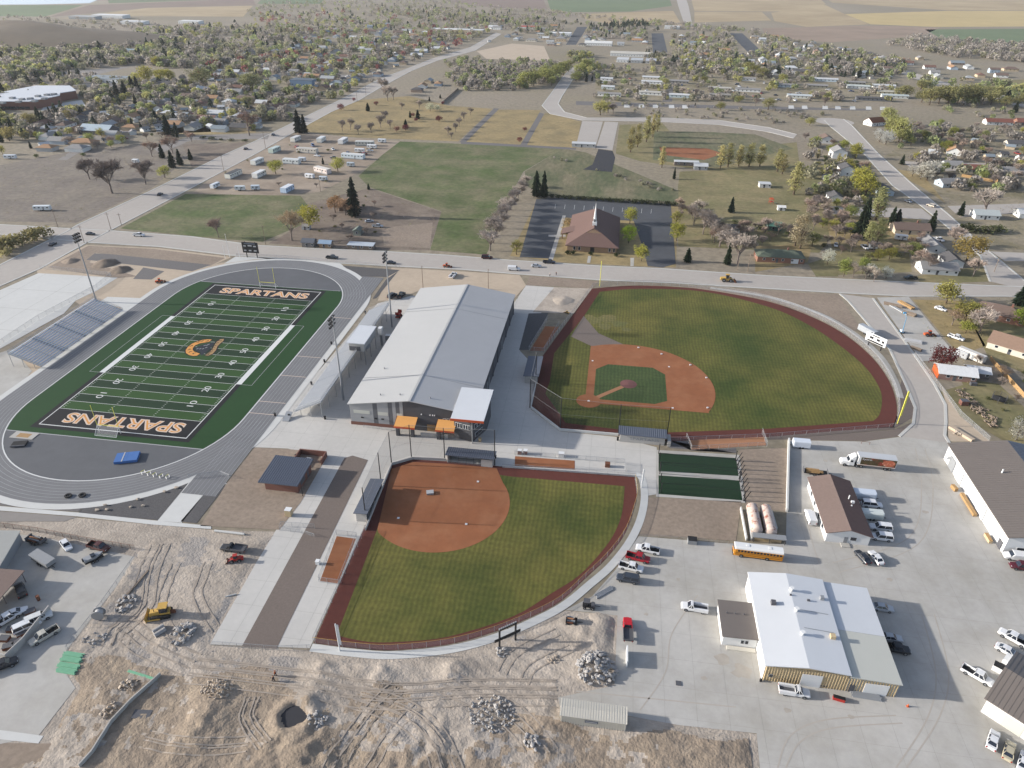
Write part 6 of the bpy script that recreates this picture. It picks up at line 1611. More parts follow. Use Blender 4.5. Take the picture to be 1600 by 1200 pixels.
trees('conifer', 'among the park trees below the town', [(634, 199, 186), (653, 186, 171), (641, 184, 173), (575, 174, 160), (671, 158, 150), (688, 154, 147)], (52, 62, 46), 1.4)
trees('blossom', 'at the far edge of the dry park lawn', [(672, 174, 160), (683, 173, 163)], (198, 198, 172), 1.4)
trees('bare', 'scattered on the dry park lawn', [(600, 148, 120), (606, 158, 132), (615, 156, 134), (548, 203, 184), (560, 210, 192), (580, 208, 190), (595, 200, 178), (610, 202, 186), (535, 205, 186), (700, 212, 196), (712, 206, 190), (718, 198, 182), (725, 190, 174), (735, 180, 166), (706, 218, 206), (602, 190, 172), (628, 172, 158), (655, 170, 156)], (158, 146, 136), 1.0)
trees('shrub', 'beside the church wall', [(887, 398, 391), (895, 397, 391), (923, 399, 393), (963, 401, 395), (893, 374, 368), (899, 373, 368)], (70, 78, 52), 1.2)
trees('shrub', 'pale and dry beside the church path', [(888, 350, 340), (884, 364, 354)], (178, 156, 118), 1.3)
trees('shrub', 'at the left end of the main road', [(5, 392, 370), (20, 388, 366), (35, 382, 364), (55, 376, 354), (68, 370, 352), (10, 400, 386)], (146, 138, 96), 1.2)
trees('shrub', 'in a row by the town street', [(318, 216, 212), (332, 218, 213), (345, 219, 216), (361, 220, 216), (383, 221, 217)], (84, 92, 66), 2)
trees('leafy', 'beyond the mobile home park', [(938, 180, 155), (950, 176, 158), (1125, 172, 158), (1155, 160, 148), (1200, 172, 152), (1265, 196, 182), (1040, 133, 122), (1100, 130, 118), (1176, 118, 100), (1190, 122, 104), (1222, 128, 114), (1170, 112, 96)], (152, 148, 92), 1.4)
trees('bare', 'in the mobile home park', [(1066, 150, 136), (1075, 152, 138), (1088, 148, 138), (1180, 166, 152), (1288, 166, 150), (1285, 156, 142), (958, 178, 160)], (164, 151, 141), 1.3)
trees('conifer', 'at the mobile home park entrance', [(916, 128, 114), (925, 127, 118), (1086, 166, 160)], (50, 62, 48), 1.2)
trees('leafy', 'dense, along the park road bend', [(822, 136, 108), (834, 134, 110), (846, 128, 104), (856, 130, 106), (868, 124, 98), (880, 118, 94), (888, 112, 92), (862, 134, 118), (812, 138, 120), (836, 128, 112), (850, 122, 100), (906, 120, 96), (916, 112, 90), (900, 128, 110)], (148, 150, 92), 1.3)
trees('leafy', 'in the grove at the far right', [(1452, 164, 136), (1466, 162, 132), (1480, 164, 130), (1496, 160, 130), (1510, 160, 128), (1524, 160, 136), (1536, 158, 132), (1548, 164, 138), (1440, 160, 138), (1570, 168, 148), (1590, 166, 146), (1560, 156, 132), (1404, 152, 134), (1415, 152, 132), (1438, 140, 124), (1446, 138, 124)], (146, 142, 96), 1.4)
trees('conifer', 'dark in the far right grove', [(1572, 160, 140), (1585, 176, 158)], (64, 70, 58), 1.7)

def scatter(poly, n, kinds, h0, h1, place, seed):
    """single trees and bushes between the houses"""
    q = random.Random(seed); P = gp(poly); xs, ys = [p[0] for p in P], [p[1] for p in P]; k = tries = 0
    while k < n and tries < 4000:
        tries += 1; p = (q.uniform(min(xs), max(xs)), q.uniform(min(ys), max(ys))); c = False
        for i in range(len(P)):
            (x0, y0), (x1, y1) = P[i], P[i - 1]
            if (y0 > p[1]) != (y1 > p[1]) and p[0] < (x1 - x0) * (p[1] - y0) / (y1 - y0) + x0: c = not c
        if not c or any((p[0] - a) ** 2 + (p[1] - b) ** 2 < 16 for a, b in TPOS): continue
        k += 1; kd = q.choice(kinds); h = q.uniform(h0, h1) * (.3 if kd == 'shrub' else 1)
        tree(kd, p[0], p[1], h, TTEXT[kd] + ' ' + place, TTEXT[kd] + 's ' + place, None, q.uniform(1, 1.4))
scatter([(1260, 320), (1330, 318), (1340, 390), (1420, 395), (1440, 372), (1450, 400), (1430, 425), (1300, 398), (1250, 380)], 54, ('bare', 'shrub', 'leafy', 'bare', 'bare'), 5, 9, 'in the gardens between the church side and the side street', 1)
scatter([(1060, 325), (1130, 345), (1180, 350), (1260, 372), (1190, 385), (1110, 380), (1060, 345)], 40, ('bare', 'shrub', 'bare'), 4, 9, 'in the rough ground right of the church car park', 2)
scatter([(1430, 445), (1545, 470), (1560, 520), (1530, 545), (1490, 500)], 14, ('shrub', 'bare', 'shrub', 'leafy'), 3, 6, 'in the garden beside the laydown yard', 3)
scatter([(1470, 560), (1600, 575), (1640, 680), (1560, 650)], 12, ('shrub', 'shrub', 'bare'), 2, 5, 'in the gardens near the white pavilion', 4)
scatter([(1380, 200), (1480, 195), (1600, 205), (1600, 300), (1500, 300), (1430, 265)], 60, ('bare', 'shrub', 'leafy', 'bare'), 5, 9, 'around the houses right of the side street', 5)
scatter([(1255, 215), (1330, 230), (1375, 290), (1330, 320), (1270, 300)], 34, ('bare', 'leafy', 'poplar', 'shrub'), 5, 9, 'around the houses left of the side street', 6)
scatter([(500, 315), (590, 300), (640, 340), (560, 380), (480, 375)], 16, ('shrub', 'bare', 'shrub'), 3, 6, 'around the farmyard', 7)
scatter([(0, 190), (120, 200), (260, 190), (300, 215), (120, 250), (0, 245)], 36, ('leafy', 'bare', 'shrub', 'conifer'), 5, 9, 'around the lots below the school', 8)
scatter([(310, 295), (350, 262), (430, 228), (560, 222), (600, 228), (500, 295)], 12, ('shrub', 'shrub', 'bare'), 3, 6, 'between the mobile homes of the trailer park', 9)
# ================================================================== houses, barns, mobile homes
HK = {}
def house_parts(L_, W, h, rt_, rise):
    key = (L_, W, h, rt_, rise)
    if key in HK: return HK[key]
    x, y, o = L_ / 2, W / 2, .45
    P = []
    if rt_ == 'gable':
        w = MB().add([(-x, -y, 0), (x, -y, 0), (x, y, 0), (-x, y, 0), (-x, -y, h), (x, -y, h), (x, y, h), (-x, y, h), (-x, 0, h + rise), (x, 0, h + rise)], [(0, 1, 5, 4), (1, 2, 6, 9, 5), (2, 3, 7, 6), (3, 0, 4, 8, 7)])
        k = rise / y; e = h - o * k + .12; r = MB().slab([(-x - o, -y - o, e), (x + o, -y - o, e), (x + o, 0, h + rise + .12), (-x - o, 0, h + rise + .12)], .16).slab([(-x - o, 0, h + rise + .12), (x + o, 0, h + rise + .12), (x + o, y + o, e), (-x - o, y + o, e)], .16)
    elif rt_ == 'hip':
        w = MB().box(-x, -y, 0, x, y, h); xi = max(x - y, .3); e = h + .05; t_ = h + rise
        r = MB()
        A = [(-x - o, -y - o, e), (x + o, -y - o, e), (x + o, y + o, e), (-x - o, y + o, e), (-xi, 0, t_), (xi, 0, t_)]
        r.add(A, [(0, 1, 5, 4), (1, 2, 5), (2, 3, 4, 5), (3, 0, 4), (3, 2, 1, 0)])
    else:
        w = MB().box(-x, -y, 0, x, y, h); r = MB().slab([(-x - .2, -y - .2, h + .12), (x + .2, -y - .2, h + .12), (x + .2, y + .2, h + rise + .12), (-x - .2, y + .2, h + rise + .12)], .15)
        if rise > .3: w = MB().add([(-x, -y, 0), (x, -y, 0), (x, y, 0), (-x, y, 0), (-x, -y, h), (x, -y, h), (x, y, h + rise), (-x, y, h + rise)], [(0, 1, 5, 4), (1, 2, 6, 5), (2, 3, 7, 6), (3, 0, 4, 7)])
    P.append(('wall', w.mesh('wall', 'siding'), 'w', None)); P.append(('roof', r.mesh('roof', 'roofing'), 'r', None))
    fr = MB().box(-.6, -.04, -.55, .6, .04, .55).mesh('window', 'white_paint'); gl = MB().box(-.5, -.06, -.45, .5, .06, .45).mesh('pane', 'glass')
    n = max(2, int(L_ / 4))
    for k in range(n):
        for s in (-1, 1): P.append(('window', fr, None, (-x + (k + .5) * L_ / n + (.9 if s < 0 else 0), s * y, 1.6), gl, 0))
    for s in (-1, 1): P.append(('window', fr, None, (s * x, 0, 1.6), gl, PI / 2))
    P.append(('door', MB().box(-.5, -.05, 0, .5, .05, 2.1).mesh('door', 'steel_dark'), None, (-x + L_ * .42, -y, 0)))
    HK[key] = P
    return P
def house(px, py, L_, W, rz, rt_, wc, rc, label, h=2.7, rise=None, group=None, chimney=False, garage=False, name='house', cat='house', small=False, ab=None, far=False):
    a, b = ab or G(px, py)
    t = thing(name, label, cat, (a, b, 0), rz, group)
    rise = rise if rise is not None else (W * .24 if rt_ != 'flat' else .2)
    for p in house_parts(L_, W, h, rt_, round(rise, 2)):
        if far and p[0] != 'wall' and p[0] != 'roof' and not (p[0] == 'window' and p[3][1] < 0): continue
        o = link(p[0], p[1], t, p[3], color={'w': wc, 'r': rc}.get(p[2]))
        if len(p) > 4:
            if p[5]: o.rotation_euler = (0, 0, p[5])
            if not far: link('pane', p[4], o)
            else: o.data = p[4]
    if chimney: MB().box(L_ * .15, -.4, h, L_ * .15 + .7, .4, h + rise + 1.1).build('chimney', 'brick', t)
    if garage: MB().box(L_ * .22, -W / 2 - .06, 0, L_ * .22 + 3.4, -W / 2, 2.3).build('garage_door', 'white_wall', t)
    return t
sA = heading((1350, 240), (1500, 370))           # side street
mA = heading((940, 425), (1350, 448))            # main road
W_, CR, GR, BRK, TAN, BLU = (232, 232, 228), (220, 212, 196), (176, 178, 178), (150, 110, 92), (200, 180, 152), (178, 192, 204)
RG, RB, RT, RR, RK, RW = (150, 148, 146), (122, 104, 94), (172, 136, 104), (132, 84, 72), (96, 94, 94), (206, 208, 208)
for v in ((1216, 405, 22, 10, mA, 'hip', BRK, (104, 112, 96), 'long house with green-grey roof and white garage doors beside the main road', dict(garage=True, chimney=True)),
          (1462, 424, 16, 9, mA, 'gable', W_, RG, 'grey-roofed white house at the corner of main road and side street', dict(chimney=False)),
          (1484, 412, 10, 8, mA + 1.57, 'gable', W_, RK, 'dark-roofed wing behind the corner house', {}),
          (1453, 388, 15, 9, sA, 'gable', W_, RG, 'long grey-roofed white house beside the dense garden', {}),
          (1420, 362, 18, 10, mA, 'gable', (214, 196, 172), RB, 'brown-roofed house with white chimney left of the side street', dict(chimney=True)),
          (1537, 340, 13, 8, mA, 'gable', W_, (188, 194, 192), 'pale-roofed white house right of the side street', {}),
          (1480, 290, 13, 9, mA + .25, 'gable', BLU, RG, 'blue-grey house with wide grey roof right of the side street', {}),
          (1380, 302, 11, 9, sA, 'gable', BLU, RK, 'pale blue house with dark roof on the side street', {}),
          (1303, 312, 9, 8, sA, 'gable', W_, RK, 'small dark-roofed house at the far end of the branch street', {}),
          (1320, 272, 11, 9, sA, 'gable', W_, RK, 'tall white house with dark roof beside the side street', dict(h=4.6)),
          (1308, 245, 12, 10, sA, 'gable', W_, RG, 'two-storey white house with grey gable roof beside the side street', dict(h=4.8)),
          (1289, 222, 11, 9, sA, 'gable', W_, RB, 'white house with brown roof near the turning circle', dict(h=3.6)),
          (1365, 195, 15, 10, mA + .5, 'gable', W_, (126, 84, 64), 'brown chalet house right of the turning circle', dict(h=3.2, rise=3.2)),
          (1420, 222, 7, 6, mA, 'gable', (96, 108, 112), RK, 'small slate shed below the blossom trees', {}),
          (1490, 240, 14, 10, mA + 1.2, 'gable', W_, RT, 'white house with tan roof in the bare lot', dict(rise=3.0)),
          (1558, 194, 22, 9, mA, 'gable', W_, RR, 'long white house with dull red roof at the far right', {}),
          (1595, 194, 10, 10, mA, 'gable', BRK, RR, 'red-roofed house at the right edge beyond the bare lot', {}),
          (1519, 268, 14, 9, mA, 'gable', CR, RR, 'cream house with dark red roof behind the wooden fence', {}),
          (1486, 262, 12, 9, mA, 'gable', W_, RG, 'grey-roofed white house behind the pale trees', {}),
          (1578, 272, 16, 9, mA, 'gable', GR, RG, 'grey house with grey roof right of the wooden fence', {}),
          (1583, 228, 12, 8, mA, 'gable', CR, RK, 'dark-roofed house behind the car court', {}),
          (1598, 252, 8, 8, mA, 'gable', W_, RK, 'white house cut by the right edge near the car court', {}),
          (1598, 338, 8, 8, mA, 'gable', W_, RW, 'white shed cut by the right edge beside the junction', {}),
          (1562, 495, 17, 11, mA - .5, 'hip', BRK, RB, 'brick house with brown hip roof at the right edge', dict(chimney=True)),
          (1588, 548, 18, 11, mA - .65, 'gable', CR, (150, 124, 106), 'cream house with long brown roof below the brick house', {}),
          (1208, 358, 7, 6, mA, 'gable', (90, 118, 108), (96, 140, 122), 'small green metal-roofed shed in the gardens', dict(name='shed', cat='shed')),
          (1142, 362, 8, 6, mA, 'gable', GR, RK, 'dark shed among the bare trees right of the church', dict(name='shed', cat='shed')),
          (340, 382, 4, 3, mA, 'gable', GR, RG, 'x', {}),
          (484, 384, 6, 5, mA, 'gable', (120, 116, 112), (98, 102, 110), 'dark wooden barn at the roadside of the farmyard', dict(name='barn', cat='barn')),
          (510, 386, 6, 4, mA, 'gable', (136, 116, 96), (146, 168, 190), 'small barn with blue metal roof in the farmyard', dict(name='barn', cat='barn')),
          (565, 388, 13, 4.5, mA, 'flat', (110, 100, 92), (190, 198, 206), 'long open shed with pale metal roof in the farmyard', dict(name='barn', cat='barn', h=2.2)),
          (560, 366, 5, 4, mA + 1.57, 'gable', (138, 142, 132), (120, 128, 118), 'small green-grey shed in the middle of the farmyard', dict(name='shed', cat='shed')),
          (545, 326, 10, 8, mA + .3, 'gable', (130, 104, 88), (112, 84, 72), 'brown farmhouse under the tall farm evergreen', {}),
          (479, 358, 4, 3, mA, 'flat', GR, RG, 'tiny shelter under the bright farm tree', dict(name='shed', cat='shed', h=1.8)),
          (912, 229, 18, 6, 0, 'flat', GR, RW, 'white-roofed pavilion at the end of the parking strips', dict(name='pavilion', cat='pavilion', h=2.6)),
          (1072, 258, 17, 4.5, mA, 'flat', (120, 110, 104), RW, 'long white-roofed dugout at the old ball diamond', dict(name='park_shelter', cat='shelter', h=2.6)),
          (1094, 264, 9, 6, mA, 'gable', GR, RW, 'pale shed beside the old ball diamond dugout', dict(name='park_shelter', cat='shelter')),
          (1194, 292, 7, 5, mA, 'flat', (214, 214, 210), RW, 'small white shelter on the park lawn', dict(name='park_shelter', cat='shelter', h=2.4)),
          (1220, 328, 4, 3, mA, 'gable', W_, W_, 'tiny white hut beside the playground', dict(name='shed', cat='shed', h=2.0)),
          (1490, 588, 12, 7, -.1, 'gable', (150, 120, 110), (224, 224, 224), 'white-roofed pavilion with orange side below the red tree', dict(name='pavilion', cat='pavilion', h=2.6)),
          (1524, 586, 7, 5, -.1, 'gable', (110, 104, 104), (220, 220, 220), 'smaller white-roofed shelter right of the pavilion', dict(name='pavilion', cat='pavilion', h=2.4)),
          (1290, 280, 5, 4, sA, 'gable', W_, RK, 'small white garden shed left of the side street', dict(name='shed', cat='shed', h=2.2))):
    if v[8] != 'x': house(*v[:9], **v[9])
link('orange_side_wall', MB().box(-.1, -3.4, .1, .1, 3.4, 2.6).mesh('side_wall', 'orange_machine'), [o for o in COL.objects if o.get('label', '').startswith('white-roofed pavilion with orange')][0], (-6.15, 0, 0))
# trailer park by the diagonal road
tg = 'mobile homes and campers in the trailer park'
tA = math.degrees(heading((340, 280), (420, 245)))
for k, (px, py, hd, L_, col, rf, ds) in enumerate(((365, 272, tA, 14, (226, 226, 216), (90, 92, 94), 'white mobile home with dark roof, nearest to the diagonal road'), (405, 272, tA, 11, (230, 230, 226), (226, 228, 228), 'white mobile home second from the diagonal road'),
        (402, 252, tA, 11, (224, 226, 220), (214, 218, 218), 'pale mobile home at the bend of the diagonal road'), (429, 234, tA, 11, (190, 206, 196), (196, 210, 206), 'greenish mobile home along the diagonal road'),
        (462, 217, tA, 10, (218, 216, 206), (220, 220, 218), 'mobile home below the broad evergreen'), (502, 218, tA + 6, 10, (226, 228, 222), (220, 224, 224), 'white mobile home at the top middle of the trailer park'),
        (536, 220, tA + 4, 11, (232, 232, 230), (232, 232, 232), 'bright white mobile home at the top of the trailer park'), (570, 224, 8, 14, (206, 206, 196), (222, 222, 216), 'cream mobile home at the top right of the trailer park'),
        (480, 235, -4, 16, (214, 208, 196), (204, 200, 192), 'cluttered cream mobile home in the middle row'), (552, 244, -6, 17, (210, 222, 228), (226, 226, 222), 'long pale blue mobile home at the right of the park'),
        (456, 252, -4, 12, (216, 222, 220), (222, 224, 222), 'grey-white mobile home behind the leafy park tree'), (504, 266, -28, 13, (224, 210, 202), (232, 226, 218), 'pinkish white mobile home beside the small evergreen'),
        (449, 295, tA, 10, (190, 210, 232), (226, 230, 234), 'pale blue mobile home at the bottom of the park'))):
    trailer('mobile_home', px, py, hd, L_, 4.0, 3.3, col, ds, tg, 'mobile home', rf, wheels=False)
for k, (px, py, hd, L_, col, ds) in enumerate(((336, 290, tA, 7, (228, 232, 234), 'white camper at the left corner of the trailer park'), (375, 294, 10, 6, (214, 220, 220), 'pale camper second along the bottom row'), (399, 293, 15, 5, (216, 224, 228), 'small white camper third along the bottom row'),
        (484, 275, -10, 6, (236, 236, 236), 'white cargo camper in the middle of the trailer park'), (505, 279, 0, 5, (206, 212, 214), 'silver camper at the right of the lower row'), (472, 249, 0, 5, (222, 226, 228), 'small camper behind the leafy park tree'),
        (562, 235, 0, 7, (232, 232, 230), 'white motorhome, lower of three at the park corner'), (581, 229, 0, 7, (236, 236, 234), 'white motorhome, middle of three at the park corner'), (597, 220, 0, 6, (226, 230, 232), 'white motorhome, topmost at the park corner'), (548, 257, 0, 5, (190, 200, 204), 'grey camper beside the bright park tree'),
        (66, 325, 12, 9, (228, 232, 230), 'white old bus camper alone in the bare lot'), (182, 216, -4, 8, (226, 226, 222), 'cream camper beside the metal shed'), (135, 230, -4, 7, (222, 222, 214), 'cream camper in the bare lot below the town'), (16, 245, 10, 8, (226, 230, 232), 'white camper at the left edge of the bare lot'), (212, 252, 0, 4, (232, 232, 230), 'white tank trailer among the bare lot trees'),
        (1408, 371, -10, 6, (228, 226, 220), 'white camper behind the grey-roofed house'), (1364, 385, 0, 4, (236, 236, 236), 'white cargo trailer at the end of the boat row'), (1314, 284, 4, 9, (222, 226, 230), 'motorhome in the driveway left of the side street'))):
    trailer('camper', px, py, hd, L_, 2.5, 2.9, col, ds, 'campers in lots and gardens', 'camper', None)
# mobile home park beyond the park road
MHL = (((948, 126, 14, W_, RW), (950, 139, 14, (200, 208, 204), RW), (952, 150, 24, W_, RG), (1017, 124, 20, CR, RW), (1019, 131, 24, W_, RW), (1018, 148, 26, W_, (190, 186, 176)), (1062, 152, 22, (190, 204, 206), RW),
        (1059, 130, 24, (150, 146, 140), RG), (1124, 141, 24, CR, (186, 182, 172)), (1168, 143, 26, W_, RG), (1127, 152, 24, (150, 146, 130), (150, 146, 140)), (1228, 136, 24, (190, 202, 210), RG), (1248, 153, 24, (216, 216, 206), (196, 204, 206)), (1290, 127, 26, (200, 214, 222), RW),
        (1276, 137, 22, (150, 146, 130), RG), (1169, 126, 16, W_, RG), (1336, 132, 20, (140, 138, 130), RG), (1340, 138, 24, W_, (200, 206, 200)), (1380, 137, 24, W_, RW), (1386, 147, 22, (198, 190, 160), (190, 186, 170)), (1364, 157, 34, (110, 112, 116), RK), (1397, 153, 26, (214, 216, 210), (186, 196, 196))))
RC_ = [0, 0, 0]; MH = [sorted(m[0] for m in MHL if (0 if m[1] < 134 else 1 if m[1] < 145 else 2) == r) for r in range(3)]
for x, y, L_, col, rf in MHL:
    row = 0 if y < 134 else 1 if y < 145 else 2; RC_[row] += 1
    house(x, y, L_, 7, -.09, 'gable', col, rf, 'mobile home, ' + ORD[MH[row].index(x)] + ' from left in the ' + ('far', 'middle', 'near')[row] + ' row beyond the park road', 2.8, 1.0, 'mobile homes beyond the park road', name='mobile_home', cat='mobile home', far=True)
for (x, y, L_, W, h, wc, rc, lab) in ((973, 96, 16, 22, 3.5, W_, RW, 'white storage shed, leftmost of three beyond the mobile homes'), (995, 97, 16, 22, 3.5, GR, (190, 194, 196), 'grey storage shed, middle of three beyond the mobile homes'), (1017, 98, 14, 22, 3.5, GR, (186, 190, 196), 'grey storage shed, rightmost of three beyond the mobile homes'), (986, 88, 60, 10, 4, W_, (200, 196, 186), 'long white storage building behind the three sheds'),
        (134, 29.5, 60, 25, 5, GR, (180, 182, 182), 'long grey warehouse on the far left hillside'), (174, 28, 74, 26, 6, W_, (232, 232, 230), 'long white warehouse on the far left hillside'), (211, 37.5, 50, 22, 5, W_, (220, 222, 222), 'smaller white warehouse below the hillside warehouses'), (299, 37, 44, 20, 5, W_, (224, 224, 222), 'white warehouse among the far evergreens'),
        (170, 127, 46, 20, 4, W_, (148, 156, 160), 'long grey-roofed hall left of the school lawn evergreens'), (210, 83, 36, 16, 4, W_, (150, 168, 172), 'teal-roofed hall in the river woodland'), (156, 208, 26, 14, 3.4, (96, 96, 98), (176, 190, 198), 'flat pale metal shed at the head of the bare lot'),
        (700, 51, 46, 18, 6, TAN, W_, 'tan two-storey civic block in the far town'), (735, 52, 50, 20, 6, TAN, (206, 208, 208), 'larger tan civic block in the far town'), (875, 56, 40, 18, 5, W_, (232, 232, 230), 'white-roofed shop in the far town centre'), (1050, 45, 30, 14, 5, W_, (224, 224, 222), 'white shed at the end of the highway'), (935, 71, 44, 12, 4, W_, (222, 222, 218), 'long white shed at the edge of the far town'), (826, 46, 40, 20, 5, W_, (190, 92, 80), 'red-roofed shop in the far town'),
        (475, 133, 26, 14, 6, (110, 134, 160), (96, 108, 120), 'blue two-storey house beside the diagonal road')):
    house(x, y, L_, W, -.05, 'flat' if W > 15 or h > 4.5 else 'gable', wc, rc, lab, h, .6 if W > 15 else None, name='hall', cat='building', far=True)
# brick school
a, b = G(49, 172)
sc_ = thing('school', 'long brick school with flat white roof at the upper left', 'school', (a, b, 0))
SP_ = ccw(gp([(-70, 171), (49, 172), (97, 162), (97, 158), (122, 154), (112, 146), (60, 146), (0, 158), (-70, 163)]))
MB((a, b, 0)).prism(SP_, 0, 7).build('wall', 'brick', sc_); MB((a, b, 0)).prism([(a + (x - a) * 1.01, b + (y - b) * 1.01) for x, y in SP_], 7, 7.5).build('roof', 'roof_white', sc_)
for k, (x, y) in enumerate(((20, 155), (35, 157), (48, 156), (60, 152), (74, 150), (85, 149), (30, 161), (55, 160), (5, 163), (70, 156))):
    c, d = G(x, y, 7); MB((a, b, 0)).box(c - 2, d - 2, 7.5, c + 2, d + 2, 9).build('roof_unit', 'steel_grey', sc_)
for k in range(6):
    c, d = G(4 + k * 8, 172.0); MB((a, b, 0)).box(c - 2, d - .4, 1, c + 2, d + 1, 3).build('window', 'glass', sc_)
# ------------------------------------------------------------------ the rest of the town
def inside(p, poly):
    c = False; n = len(poly)
    for i in range(n):
        (x0, y0), (x1, y1) = poly[i], poly[i - 1]
        if (y0 > p[1]) != (y1 > p[1]) and p[0] < (x1 - x0) * (p[1] - y0) / (y1 - y0) + x0: c = not c
    return c
ROADS = [[(400, 220), (482, 180), (540, 152), (590, 125), (675, 92), (775, 50), (785, 54), (690, 96), (592, 140), (517, 177), (400, 242)],
         [(893, 100), (845, 165), (862, 182), (1245, 218), (1245, 206), (920, 182), (884, 172), (910, 100)], [(0, 168), (60, 150), (120, 138), (140, 170), (60, 182), (0, 184)],
         [(1010, 50), (1046, 50), (1050, 84), (1014, 84)], [(1132, 50), (1165, 50), (1198, 84), (1160, 84)], [(880, 40), (922, 40), (904, 72), (880, 72)], [(740, 78), (855, 66), (862, 97), (750, 96)]]
rh = random.Random(5)
HP = [(o.location.x, o.location.y) for o in COL.objects if o.get('category') in ('house', 'building', 'mobile home', 'barn', 'shed')]
WALLS = [W_, W_, CR, GR, TAN, BLU, (206, 206, 198), (170, 150, 134)]; ROOFS = [RG, RG, RK, RB, RW, RT, (140, 150, 156), (126, 96, 84), (170, 172, 172)]
WN = ('white', 'white', 'cream', 'grey', 'tan', 'pale blue', 'off-white', 'brown'); RN = ('grey', 'grey', 'dark', 'brown', 'pale', 'tan', 'blue-grey', 'red-brown', 'light grey')
def town(poly, n, ang, label, group, mind=21, two=0.1):
    xs, ys = [p[0] for p in poly], [p[1] for p in poly]; k = tries = 0
    while k < n and tries < n * 60:
        tries += 1
        px, py = rh.uniform(min(xs), max(xs)), rh.uniform(min(ys), max(ys))
        if not inside((px, py), poly) or any(inside((px, py), r) for r in ROADS): continue
        a, b = G(px, py)
        if any((a - c) ** 2 + (b - d) ** 2 < mind ** 2 for c, d in HP): continue
        HP.append((a, b)); k += 1
        L_, W = rh.choice(((12, 8), (14, 9), (16, 9), (18, 10), (11, 9)))
        wi, ri_, ro = rh.randrange(8), rh.randrange(9), rh.choice(('gable', 'gable', 'hip'))
        lab = WN[wi] + ' house with ' + RN[ri_] + ' ' + ro + ' roof ' + label
        house(0, 0, L_, W, ang + rh.choice((0, PI / 2)) + rh.uniform(-.05, .05), ro, WALLS[wi], ROOFS[ri_], lab, 4.4 if rh.random() < two else 2.7, None, group, ab=(a, b), far=True)
tA_ = heading((400, 230), (590, 130))
town([(60, 198), (130, 182), (260, 158), (300, 150), (400, 158), (470, 165), (400, 205), (330, 206), (240, 205), (120, 240), (60, 240)], 46, tA_, 'in the left town streets', 'houses left of the diagonal road', 17)
town([(240, 128), (400, 104), (560, 70), (660, 90), (590, 122), (480, 152), (400, 150), (260, 148)], 48, tA_, 'in the middle town', 'houses of the middle town', 24)
town([(330, 100), (420, 60), (560, 38), (760, 44), (720, 72), (640, 95), (560, 75)], 50, tA_, 'in the far town centre', 'houses of the far town centre', 30)
town([(760, 40), (860, 32), (1000, 50), (1010, 70), (880, 74), (760, 66)], 30, -.05, 'left of the highway lots', 'houses near the highway lots', 30)
town([(1050, 60), (1130, 50), (1210, 58), (1340, 80), (1420, 100), (1400, 125), (1300, 122), (1200, 118), (1060, 105)], 52, -.05, 'beyond the mobile homes', 'houses of the far right town', 26)
town([(1400, 90), (1500, 95), (1590, 110), (1560, 128), (1500, 130), (1430, 118)], 14, -.05, 'on the far right open ground', 'houses on the far right open ground', 26)
town([(640, 135), (700, 118), (690, 135), (650, 146)], 4, tA_, 'at the far park edge', 'houses at the far edge of the park', 20)
def sheds(poly, n, place, group):
    xs, ys = [p[0] for p in poly], [p[1] for p in poly]; k = tries = 0
    while k < n and tries < 3000:
        tries += 1; px, py = rh.uniform(min(xs), max(xs)), rh.uniform(min(ys), max(ys))
        if not inside((px, py), poly) or any(inside((px, py), r) for r in ROADS): continue
        a, b = G(px, py)
        if any((a - c) ** 2 + (b - d) ** 2 < 12 ** 2 for c, d in HP): continue
        HP.append((a, b)); k += 1; i = rh.randrange(4)
        house(0, 0, 6, 5, rh.uniform(0, 3), 'gable', WALLS[i + 1], ROOFS[i * 2], WN[i + 1] + ' shed with ' + RN[i * 2] + ' roof ' + place, 2.3, None, group, name='shed', cat='shed', ab=(a, b), far=True)
sheds([(60, 198), (130, 182), (260, 158), (400, 158), (470, 165), (400, 205), (240, 205), (60, 240)], 30, 'in the left town streets', 'sheds left of the diagonal road')
sheds([(240, 128), (400, 104), (560, 70), (660, 90), (590, 122), (480, 152), (400, 150), (260, 148)], 36, 'in the middle town', 'sheds of the middle town')
sheds([(330, 100), (420, 60), (760, 40), (1000, 50), (1010, 70), (720, 72), (640, 95), (560, 75)], 40, 'in the far town centre', 'sheds of the far town centre')
sheds([(1050, 60), (1130, 50), (1340, 80), (1420, 100), (1400, 125), (1200, 118), (1060, 105)], 36, 'beyond the mobile homes', 'sheds beyond the mobile homes')
sheds([(1390, 200), (1600, 200), (1600, 300), (1500, 300)], 8, 'in the bare lots right of the side street', 'sheds right of the side street')
# small cars among the houses
rc_ = random.Random(3)
def parked(poly, n, label, group):
    xs, ys = [p[0] for p in poly], [p[1] for p in poly]; k = tries = 0
    while k < n and tries < 800:
        tries += 1
        px, py = rc_.uniform(min(xs), max(xs)), rc_.uniform(min(ys), max(ys))
        if not inside((px, py), poly): continue
        a, b = G(px, py)
        if any((a - c) ** 2 + (b - d) ** 2 < 11 ** 2 for c, d in HP): continue
        HP.append((a, b)); k += 1
        vehicle(rc_.choice(('sedan', 'suv', 'pickup')), px, py, rc_.uniform(0, 360), rc_.choice((WH, WH, SI, BK, GY, (90, 110, 150), (150, 60, 56))), label, group, True)
parked([(70, 200), (250, 165), (390, 165), (440, 180), (380, 205), (240, 205), (120, 235)], 36, 'car parked in the left town streets', 'cars in the left town streets')
parked([(260, 130), (400, 110), (580, 85), (600, 115), (470, 148), (300, 148)], 36, 'car parked in the middle town', 'cars in the middle town')
parked([(940, 120), (1070, 125), (1230, 130), (1390, 140), (1380, 158), (1060, 156), (945, 154)], 30, 'car parked in the mobile home park', 'cars in the mobile home park')
